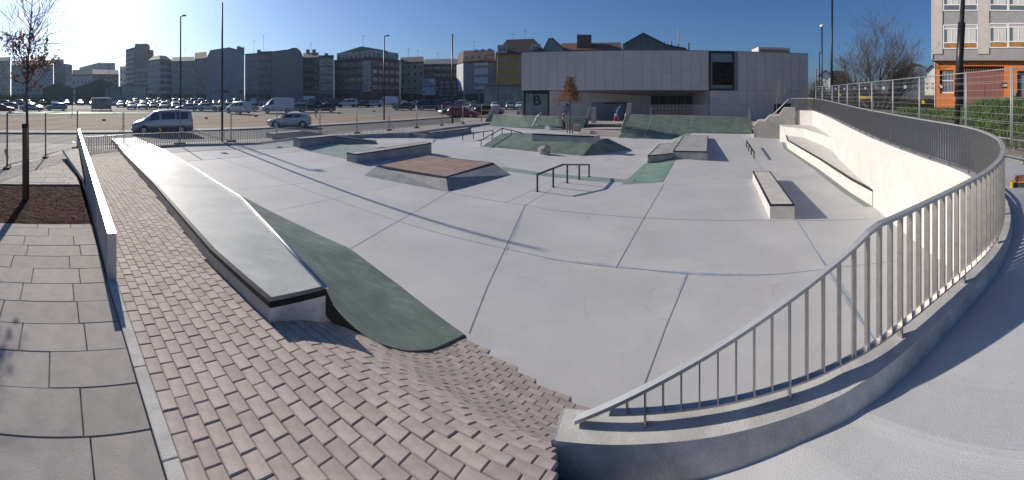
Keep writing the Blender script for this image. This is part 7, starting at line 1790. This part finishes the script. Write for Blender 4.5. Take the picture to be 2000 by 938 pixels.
# small tree at the left in the soil pit
rng = random.Random(31)
base = pol(49, 9.75, pave_z(*pol(49, 9.75)[:2])-.03); o = T('young_tree', 'thin young tree with clinging russet leaves in the soil pit at the left', 'tree', base)
b = MB(); path_ = [base+Vector((.01, .06, 0)), base+Vector((.0, .06, 1.6)), pol(52, 9.85, 2.75), pol(54, 9.85, 3.5), pol(59, 9.85, 4.35), pol(64, 9.85, 5.3)]
b.tube(smoothline(path_, 5), [lerp(.045, .012, k/25) for k in range(26)], 8); b.build('trunk', mat('greenish_bark', (.13, .095, .05), .9, var=.3, scale=9), o, smooth=True)
b = MB(); tips = []; mids = []
x_ = Vector((cos((50-1000)/F0), -sin((50-1000)/F0), 0)); y_ = Vector((sin((50-1000)/F0), cos((50-1000)/F0), 0))
for k in range(30):
    z = lerp(2.95, 5.0, (k/29)**.9); t = (z-2.75)/2.55; p = pol(lerp(52, 63, t), 9.85, z); a = rng.uniform(0, 2*pi); d = x_*cos(a)+y_*sin(a)+Vector((0, 0, rng.uniform(.45, 1.1))); L_ = lerp(.62, .45, t)*rng.uniform(.7, 1.2)
    tt = []; grow(b, p, d, L_, lerp(.013, .009, t), 2, rng, .5, (2, 3), tt, .18, 4, 5, .75, .6)
    if z < 4.05: tips += [(q-dd*rng.uniform(.0, .25), dd) for q, dd in tt]+[(p+d.normalized()*L_*rng.uniform(.3, 1), d)]*3
for (tpx, tpy, sx) in ((75, 180, -1),):
    pass
dl = [pol(52, 9.85, zat(158, 9.85)), pol(42, 9.8, zat(163, 9.8)), pol(30, 9.75, zat(156, 9.75)), pol(25, 9.7, zat(147, 9.7))]; b.tube(smoothline(dl, 5), [lerp(.016, .006, k/15) for k in range(16)], 5); tips += [(dl[3], x_)]*4
dr_ = [pol(53, 9.85, zat(134, 9.85)), pol(80, 9.8, zat(124, 9.8)), pol(103, 9.75, zat(116, 9.75))]; b.tube(smoothline(dr_, 5), [lerp(.014, .005, k/10) for k in range(11)], 5); tips += [(dr_[0].lerp(dr_[2], k/8), x_) for k in range(9)]*2
for e in (pol(140, 9.6, zat(95, 9.6)), pol(152, 9.5, zat(58, 9.5)), pol(141, 9.7, zat(4, 9.7)), pol(158, 9.6, zat(92, 9.6))):
    s0 = pol(80, 9.8, zat(rng.uniform(70, 120), 9.8)); b.tube(smoothline([pol(57, 9.85, zat(100, 9.85)), s0, s0.lerp(e, .6)+Vector((0, 0, .05)), e], 4), [lerp(.008, .003, k/12) for k in range(13)], 4, False)
b.build('branches', M_bark, o, kind='stuff')
tips = [t_ for t_ in tips if t_[0].z < 4.25]
leaves(tips, M_leafr, 'leaves', o, .10, 6, rng, .085)
st_ = T('tree_stake', 'thick weathered wooden stake tied to the young tree at the left', 'stake', base+Vector((-.05, -.04, 0)))
b = MB(); p = pol(48.5, 9.62); b.tube([(p.x, p.y, base.z-.1), (p.x, p.y, zat(243, 9.62))], .062, 10); b.build('post', M_wood, st_, smooth=True)
b = MB(); b.tube([(p.x, p.y, zat(250, 9.62)), (p.x, p.y, zat(243, 9.62)+.02)], .072, 10); b.build('tie', M_blkplast, st_)
# staked tree with brown leaves before the panelled building
rng = random.Random(8); base = pol(1113, 35.2, zat(262.3, 35.2)); o = T('young_tree', 'staked young tree with a cone of dry brown leaves before the panelled building', 'tree', base)
b = MB(); topz_ = zat(147, 35.2); b.tube([base, base+Vector((0, 0, 2.2)), base+Vector((.02, 0, topz_-base.z))], [.06, .05, .012], 8); b.build('trunk', M_bark, o, smooth=True)
b = MB(); tips = []
for k in range(64):
    z = lerp(zat(206, 35.2), topz_-.3, (k/63)); t = k/63; a = rng.uniform(0, 6.28); R_ = lerp(.92, .14, t**.9); tt = []
    grow(b, base+Vector((0, 0, z-base.z)), Vector((cos(a), sin(a), rng.uniform(.2, .7))), R_*.75*rng.uniform(.7, 1.2), .012, 1, rng, .5, (2, 3), tt, .1, 3, 4); tips += tt if t < .72 or rng.random() < .3 else []
b.build('branches', M_bark, o, kind='stuff'); leaves(tips, M_leafb, 'leaves', o, .17, 11, rng, .14)
for i, px in enumerate((1107.6, 1118.3)):
    b = MB(); p = pol(px, 35.1); b.tube([(p.x, p.y, base.z-.1), (p.x, p.y, zat(238.3, 35.1))], .055, 8); tag(b.build('tree_stake', M_wood, None, True), f'{"left" if i == 0 else "right"} wooden stake beside the trunk of the staked brown tree', 'stake')
# little bare sapling by the stairs
rng = random.Random(2); base = pol(1517, 36.5, zat(226, 36.5)); o = T('sapling', 'leafless sapling standing by the stairs before the panelled building', 'tree', base)
b = MB(); b.tube([base, base+Vector((0, 0, 1.2))], [.035, .025], 6); b.build('trunk', M_barkp, o); b = MB()
for k in range(9): grow(b, base+Vector((0, 0, .9+.1*k)), Vector((rng.gauss(0, .5), rng.gauss(0, .5), 1)), 1.0, .014, 2, rng, .35, (2, 3), None, .25, 3, 4)
b.build('branches', M_barkp, o, kind='stuff')
# the big bare tree at the right
rng = random.Random(17)
base = pol(1714, 33, 1.2); o = T('bare_tree', 'broad leafless tree with several pale stems behind the right fence', 'tree', base)
b = MB(); bt = MB()
xv = Vector((cos(.8925), -sin(.8925), 0)); yv = Vector((sin(.8925), cos(.8925), 0))
for (dx, lean, L_) in [(-.25, -.16, 3.3), (.1, .05, 3.6), (.55, .26, 3.0), (-.7, -.55, 2.7), (.8, .62, 2.6), (-.2, -.3, 2.9), (.35, .4, 2.6), (-.5, -.8, 2.3), (.6, .85, 2.3)]:
    p = base+xv*dx*.5+yv*rng.gauss(0, .2); d = xv*lean+yv*rng.gauss(0, .35)+Vector((0, 0, 1))
    pts = [p, p+d.normalized()*L_*.5, p+d.normalized()*L_]; b.tube(pts, [.11, .085, .06], 8, False)
    for t in (.3, .42, .54, .66, .78, .9, 1.):
        grow(bt, pts[0].lerp(pts[2], t), (d+Vector((rng.gauss(0, .35), rng.gauss(0, .35), .15))+xv*lean*.6).normalized(), L_*.44, .05*t, 5, rng, .55, (2, 3), None, .10, 3, 4, .78, .66)
b.build('trunk', M_barkp, o, smooth=True); bt.build('branches', mat('grey_brown_twig', (.105, .08, .062), .95), o, kind='stuff')
# undergrowth
def shrub(label, px, r, w, h, z0, m, n, seed, name='bush', leafy=True, kindstem=True):
    q = random.Random(seed); base = pol(px, r, z0); o = T(name, label, 'bush', base); th = (px-1000)/F0; x = Vector((cos(th), -sin(th), 0)); y = Vector((sin(th), cos(th), 0))
    b = MB()
    for k in range(26):
        p = base+x*q.uniform(-w*.35, w*.35)+y*q.uniform(-.6, .6); grow(b, p, x*q.gauss(0, .4)+y*q.gauss(0, .3)+Vector((0, 0, 1)), h*.5, .03, 2, q, .5, (2, 3), None, .1, 3, 4)
    b.build('stems', M_bark, o, kind='stuff'); spots = []
    for k in range(n):
        a = q.uniform(0, 6.28); f = q.random()**.5; spots.append((base+x*cos(a)*f*w/2*q.uniform(.8, 1.1)+y*q.uniform(-1, 1)*min(1.4, w*.3)+Vector((0, 0, h*(.12+.88*abs(sin(a))*f*q.uniform(.7, 1.05)))), x))
    leaves(spots, m, 'foliage', o, .16 if leafy else .3, 5, q, .16); return o
M_brush = mat('brown_brush', (.11, .065, .04), .95, island=.4); M_dkleaf = mat('dark_evergreen', (.03, .045, .02), .9, island=.5); M_ivy = mat('olive_scrub', (.06, .06, .025), .95, island=.45)
shrub('wide brown leafless thicket behind the bare tree', 1685, 42, 4.8, 3.4, .9, M_brush, 1500, 3)
shrub('brown thicket right of the bare tree stems', 1738, 42, 3.8, 2.5, .9, M_brush, 900, 4)
shrub('dark palm-like evergreen below the pale headed street lamp', 1600, 46, 2.6, 4.1, .8, M_dkleaf, 700, 5)
for i, (px, r, w, h, m) in enumerate([(1620, 44, 2.6, 1.9, M_dkleaf), (1650, 40, 3., 1.7, M_ivy), (1672, 36, 2.6, 1.5, M_dkleaf), (1700, 38, 3, 1.7, M_dkleaf), (1735, 36, 2.8, 1.6, M_ivy), (1765, 38, 3, 1.8, M_dkleaf), (1792, 36, 2.6, 1.6, M_ivy), (1815, 40, 2.4, 1.9, M_dkleaf)]):
    shrub(f'dark scrub clump on the waste ground behind the right fence, {ORD[i]} from the left', px, r, w, h, .95, m, 420, 40+i)
b = MB(); P = [pol(px, r, z) for px, r, z in [(1572, 40, .7), (1602, 33.8, .9), (1640, 28.3, 1.1), (1700, 22.6, 1.2), (1760, 19, 1.25), (1830, 30, 1.5), (1840, 60, 1.2), (1700, 70, 1.0), (1570, 70, .6)]]
c_ = pol(1700, 40, 1.0); b.add([c_]+P, [(0, i+1, (i+1) % len(P)+1) for i in range(len(P))]); struct(b.build('waste_ground', mat('dark_waste_earth', (.06, .052, .042), .95, var=.35, scale=.8, bump=.5, bscale=10)))
b = MB(); P = [of(1770, 1.78, -4.5), of(1835, 1.78, -4.2), of(1835, 1.78, -2.4), of(1772, 1.78, -2.6)]; b.poly(*P); struct(b.build('asphalt_path', M_asph))
# dark strip wall behind the waste ground
b = MB(); P = [pol(1590, 60), pol(1700, 52), pol(1826, 50)]; A = [Vector((p.x, p.y, 2.9)) for p in P]; B_ = [Vector((p.x, p.y, .5)) for p in P]; dd = Vector((.3, .3, 0))
b.strip(A, B_); b.strip([p+dd for p in A], A); b.strip([p+dd for p in B_], [p+dd for p in A]); tag(b.build('boundary_wall', mat('dark_stained_wall', (.085, .08, .075), .95, var=.3, scale=1)), 'long dark boundary wall across the waste ground behind the bare tree', 'wall')
# round bushes and saplings on the lawn at the left
def ballbush(label, px, r, rad, z, m, seed):
    q = random.Random(seed); c = pol(px, r, z); o = T('round_bush', label, 'bush', (c.x, c.y, far_z(r))); b = MB(); b.tube([(c.x, c.y, far_z(r)), c], .08, 6); b.build('stem', M_bark, o)
    sp = []
    for _ in range(260):
        d = Vector((q.gauss(0, 1), q.gauss(0, 1), q.gauss(0, 1))).normalized()*rad*q.random()**.33; sp.append((c+d, d))
    leaves(sp, m, 'foliage', o, .22, 4, q, .1)
ballbush('round dark clipped bush on a stem on the lawn at the left', 86, 92, .85, 1.3, M_dkleaf, 1)
ballbush('small reddish clipped bush on the lawn near the grey hatchback', 125.5, 88, .42, .45, M_leafr, 2)
for i, px in enumerate((30, 38, 73)):
    q = random.Random(60+i); base = pol(px, 95, far_z(95)); o = T('sapling', f'tiny bare dark sapling on the lawn, {ORD[i]} of three from the left', 'tree', base); b = MB(); b.tube([base, base+Vector((0, 0, .8))], .05, 5); b.build('trunk', M_bark, o); b = MB()
    for k in range(6): grow(b, base+Vector((0, 0, .7)), Vector((q.gauss(0, .8), q.gauss(0, .8), 1)), .7, .025, 2, q, .6, (2, 3))
    b.build('branches', M_bark, o, kind='stuff')
# dark tangle before the barns
for i, (px, w, h) in enumerate([(8, 9, 3.2), (40, 9, 3.6), (75, 8, 2.6)]):
    shrub(f'dark bushes below the far left flats, {ORD[i]} clump from the left', px, 120, w, h, .2, M_dkleaf, 500, 70+i, leafy=False)

# ================================================================== PEOPLE
def skinmesh(name, J, E_, m, parent, sub=1):
    me = bpy.data.meshes.new(name); keys = list(J); me.from_pydata([J[k][0] for k in keys], [(keys.index(a), keys.index(c)) for a, c in E_], []); me.update()
    o = bpy.data.objects.new(name, me); COL.objects.link(o); o.parent = parent; md = o.modifiers.new('skin', 'SKIN'); md.use_smooth_shade = True
    for i, k in enumerate(keys):
        v = me.skin_vertices[0].data[i]; rr_ = J[k][1]; v.radius = rr_ if isinstance(rr_, tuple) else (rr_, rr_); v.use_root = (i == 0)
    sm_ = o.modifiers.new('smooth', 'SUBSURF'); sm_.levels = sub; sm_.render_levels = sub; me.materials.append(m); return o
def person(label, px, r, zfoot, face_px, pose, mats_, height=1.75):
    p = pol(px, r, zfoot); th = (px-1000)/F0
    # local axes: +X = direction the person faces, +Y = left
    fx = Vector((cos(th), -sin(th), 0))*face_px; rz = atan2(fx.y, fx.x)
    o = T('person', label, 'person', p, rz)
    J = {k: (Vector(v[0])*height/1.75, v[1]) for k, v in pose.items()}
    E_ = [('pelvis', 'waist'), ('waist', 'chest'), ('chest', 'neck'), ('neck', 'head'), ('head', 'crown')]
    for s_ in 'lr':
        E_ += [('pelvis', 'hip_'+s_), ('hip_'+s_, 'knee_'+s_), ('knee_'+s_, 'ankle_'+s_), ('ankle_'+s_, 'toe_'+s_), ('chest', 'sh_'+s_), ('sh_'+s_, 'elbow_'+s_), ('elbow_'+s_, 'wrist_'+s_), ('wrist_'+s_, 'palm_'+s_)]
        w, pl_ = J['wrist_'+s_][0], J['palm_'+s_][0]; d = (pl_-w).normalized(); sd = Vector((1, 0, 0)); sd = (sd-d*sd.dot(d)).normalized()
        for k, (a, L_) in enumerate(((-.03, .075), (-.01, .085), (.011, .08), (.03, .065))):
            J[f'f{k}{s_}'] = (pl_+sd*a+d*.03, .009); J[f'g{k}{s_}'] = (pl_+sd*a+d*(.03+L_*.6)+d.cross(sd)*.012, .008); J[f'h{k}{s_}'] = (pl_+sd*a+d*(.03+L_)+d.cross(sd)*.03, .007)
            E_ += [('palm_'+s_, f'f{k}{s_}'), (f'f{k}{s_}', f'g{k}{s_}'), (f'g{k}{s_}', f'h{k}{s_}')]
        J['t0'+s_] = (w.lerp(pl_, .5)+sd*.04, .010); J['t1'+s_] = (w.lerp(pl_, .9)+sd*.065+d*.02, .009); E_ += [('palm_'+s_, 't0'+s_), ('t0'+s_, 't1'+s_)]
    skinmesh('body', J, E_, M_skin, o, 1)
    def part(nm, keys, edges, m, f):
        K = {k: (J[k][0], tuple(x*f+.012 for x in (J[k][1] if isinstance(J[k][1], tuple) else (J[k][1],)*2))) for k in keys}; return skinmesh(nm, K, edges, m, o)
    tr = ['pelvis', 'waist']+[a+s_ for s_ in 'lr' for a in ('hip_', 'knee_', 'ankle_')]
    part('trousers', tr, [('pelvis', 'waist')]+[e for s_ in 'lr' for e in (('pelvis', 'hip_'+s_), ('hip_'+s_, 'knee_'+s_), ('knee_'+s_, 'ankle_'+s_))], mats_[1], 1.16)
    sh = ['waist', 'chest']+[a+s_ for s_ in 'lr' for a in ('sh_', 'upper_')]
    for s_ in 'lr': J['upper_'+s_] = (J['sh_'+s_][0].lerp(J['elbow_'+s_][0], .55), .05)
    part('shirt', sh, [('waist', 'chest')]+[e for s_ in 'lr' for e in (('chest', 'sh_'+s_), ('sh_'+s_, 'upper_'+s_))], mats_[0], 1.12)
    for s_ in 'lr': part('shoe', ['ankle_'+s_, 'toe_'+s_], [('ankle_'+s_, 'toe_'+s_)], mats_[2], 1.15)
    hd, cr = J['head'][0], J['crown'][0]; u = (cr-hd).normalized(); fwd = Vector((1, 0, 0)); fwd = (fwd-u*fwd.dot(u)).normalized(); sd = u.cross(fwd)
    def ell(nm, c, rad, m, par, cut=None):
        bm = bmesh.new(); bmesh.ops.create_uvsphere(bm, u_segments=12, v_segments=8, radius=1)
        for v in bm.verts: v.co = c+fwd*v.co.x*rad[0]+sd*v.co.y*rad[1]+u*v.co.z*rad[2]
        if cut: bmesh.ops.bisect_plane(bm, geom=bm.verts[:]+bm.edges[:]+bm.faces[:], plane_co=cut[0], plane_no=cut[1], clear_inner=True)
        me = bpy.data.meshes.new(nm); bm.to_mesh(me); bm.free(); me.materials.append(m); me.polygons.foreach_set('use_smooth', [True]*len(me.polygons)); q = bpy.data.objects.new(nm, me); COL.objects.link(q); q.parent = par; return q
    c = hd.lerp(cr, .45); ell('hair', c-fwd*.012+u*.02, (.108, .092, .115), mats_[3], o, (c+u*.015, u-fwd*.75))
    ell('nose', c+fwd*.098-u*.02, (.018, .014, .024), M_skin, o)
    for s_ in (1, -1): ell('eye', c+fwd*.088+sd*.034*s_+u*.008, (.012, .014, .010), M_blkplast, o); ell('ear', c+sd*.088*s_-u*.01, (.022, .012, .034), M_skin, o)
    ell('mouth', c+fwd*.088-u*.062, (.012, .028, .008), mat('lips', (.30, .12, .10), .6), o)
    return o
def pose(lean, stride, la, ra, bend=0., headtilt=0.):
    """lean: chest forward, stride: (left, right) foot x, la/ra: wrist positions"""
    h = .93-.03*abs(stride[0]-stride[1]); P = {}
    P['pelvis'] = ((0, 0, h), (.14, .10)); P['waist'] = ((lean*.35, 0, h+.20), (.135, .10)); P['chest'] = ((lean, 0, h+.44-abs(lean)*.25), (.155, .11)); P['neck'] = ((lean*1.25+.02, 0, h+.58-abs(lean)*.42), .055)
    P['head'] = ((lean*1.45+.05, 0, h+.66-abs(lean)*.55), .078); P['crown'] = ((lean*1.6+.06+headtilt, 0, h+.80-abs(lean)*.65), .085)
    for s_, y, fx in (('l', .1, stride[0]), ('r', -.1, stride[1])):
        back = fx < -.2; P['hip_'+s_] = ((0, y*.95, h-.06), .088); P['knee_'+s_] = ((fx*.45+(.09 if not back else .03), y, .50), .058); P['ankle_'+s_] = ((fx-(.05 if back else 0), y, .10+(.06 if back else 0)), .038); P['toe_'+s_] = ((fx+.17-(.04 if back else 0), y*1.1, .035), .034)
        P['sh_'+s_] = ((lean*.98, y*1.9, h+.50-abs(lean)*.28), .058); w = la if s_ == 'l' else ra; sh = Vector(P['sh_'+s_][0]); w = Vector((w[0], y*w[1]*10, w[2])); e = sh.lerp(w, .52)+Vector((-.06, y*.5, -.02)); P['elbow_'+s_] = (tuple(e), .042); P['wrist_'+s_] = (tuple(w), .030); P['palm_'+s_] = (tuple(w+(w-e).normalized()*.085), (.034, .018))
    return P
M_wsh = mat('white_cotton', (.70, .70, .71), .9, var=.06, scale=10); M_wtr = mat('white_work_trousers', (.60, .61, .67), .9, var=.08, scale=10); M_dk = mat('dark_clothing', (.022, .024, .026), .9, var=.2, scale=10); M_shoe = mat('dark_shoe', (.02, .02, .02), .7)
person('person in white work clothes stooping forward mid-stride before the green quarter pipe', 1046.5, 39.3, zat(253, 39.3), 1, pose(.30, (.16, -.42), (.42, .22, .86), (.40, .20, .92)), (M_wsh, M_wtr, M_shoe, mat('grey_hair', (.22, .20, .18), .9)), 1.84)
person('person in dark clothes standing upright left of the staked brown tree', 1100, 38.0, zat(255.8, 38), 1, pose(.03, (.10, -.12), (.10, .24, .80), (.12, .22, .82)), (M_dk, M_dk, M_shoe, mat('dark_hair', (.015, .012, .01), .9)), 1.85)

# ================================================================== AIR
hz = MB(); hz.box((0, 60, 23), (760, 640, 52)); o = hz.build('haze', None, kind='stuff')
m = bpy.data.materials.new('haze_air'); m.use_nodes = True; t = m.node_tree; t.nodes.remove(t.nodes['Principled BSDF'])
v = t.nodes.new('ShaderNodeVolumePrincipled'); v.inputs['Color'].default_value = (.58, .79, 1, 1); v.inputs['Density'].default_value = .00019; v.inputs['Anisotropy'].default_value = .55
t.links.new(v.outputs[0], t.nodes['Material Output'].inputs['Volume']); o.data.materials.append(m)
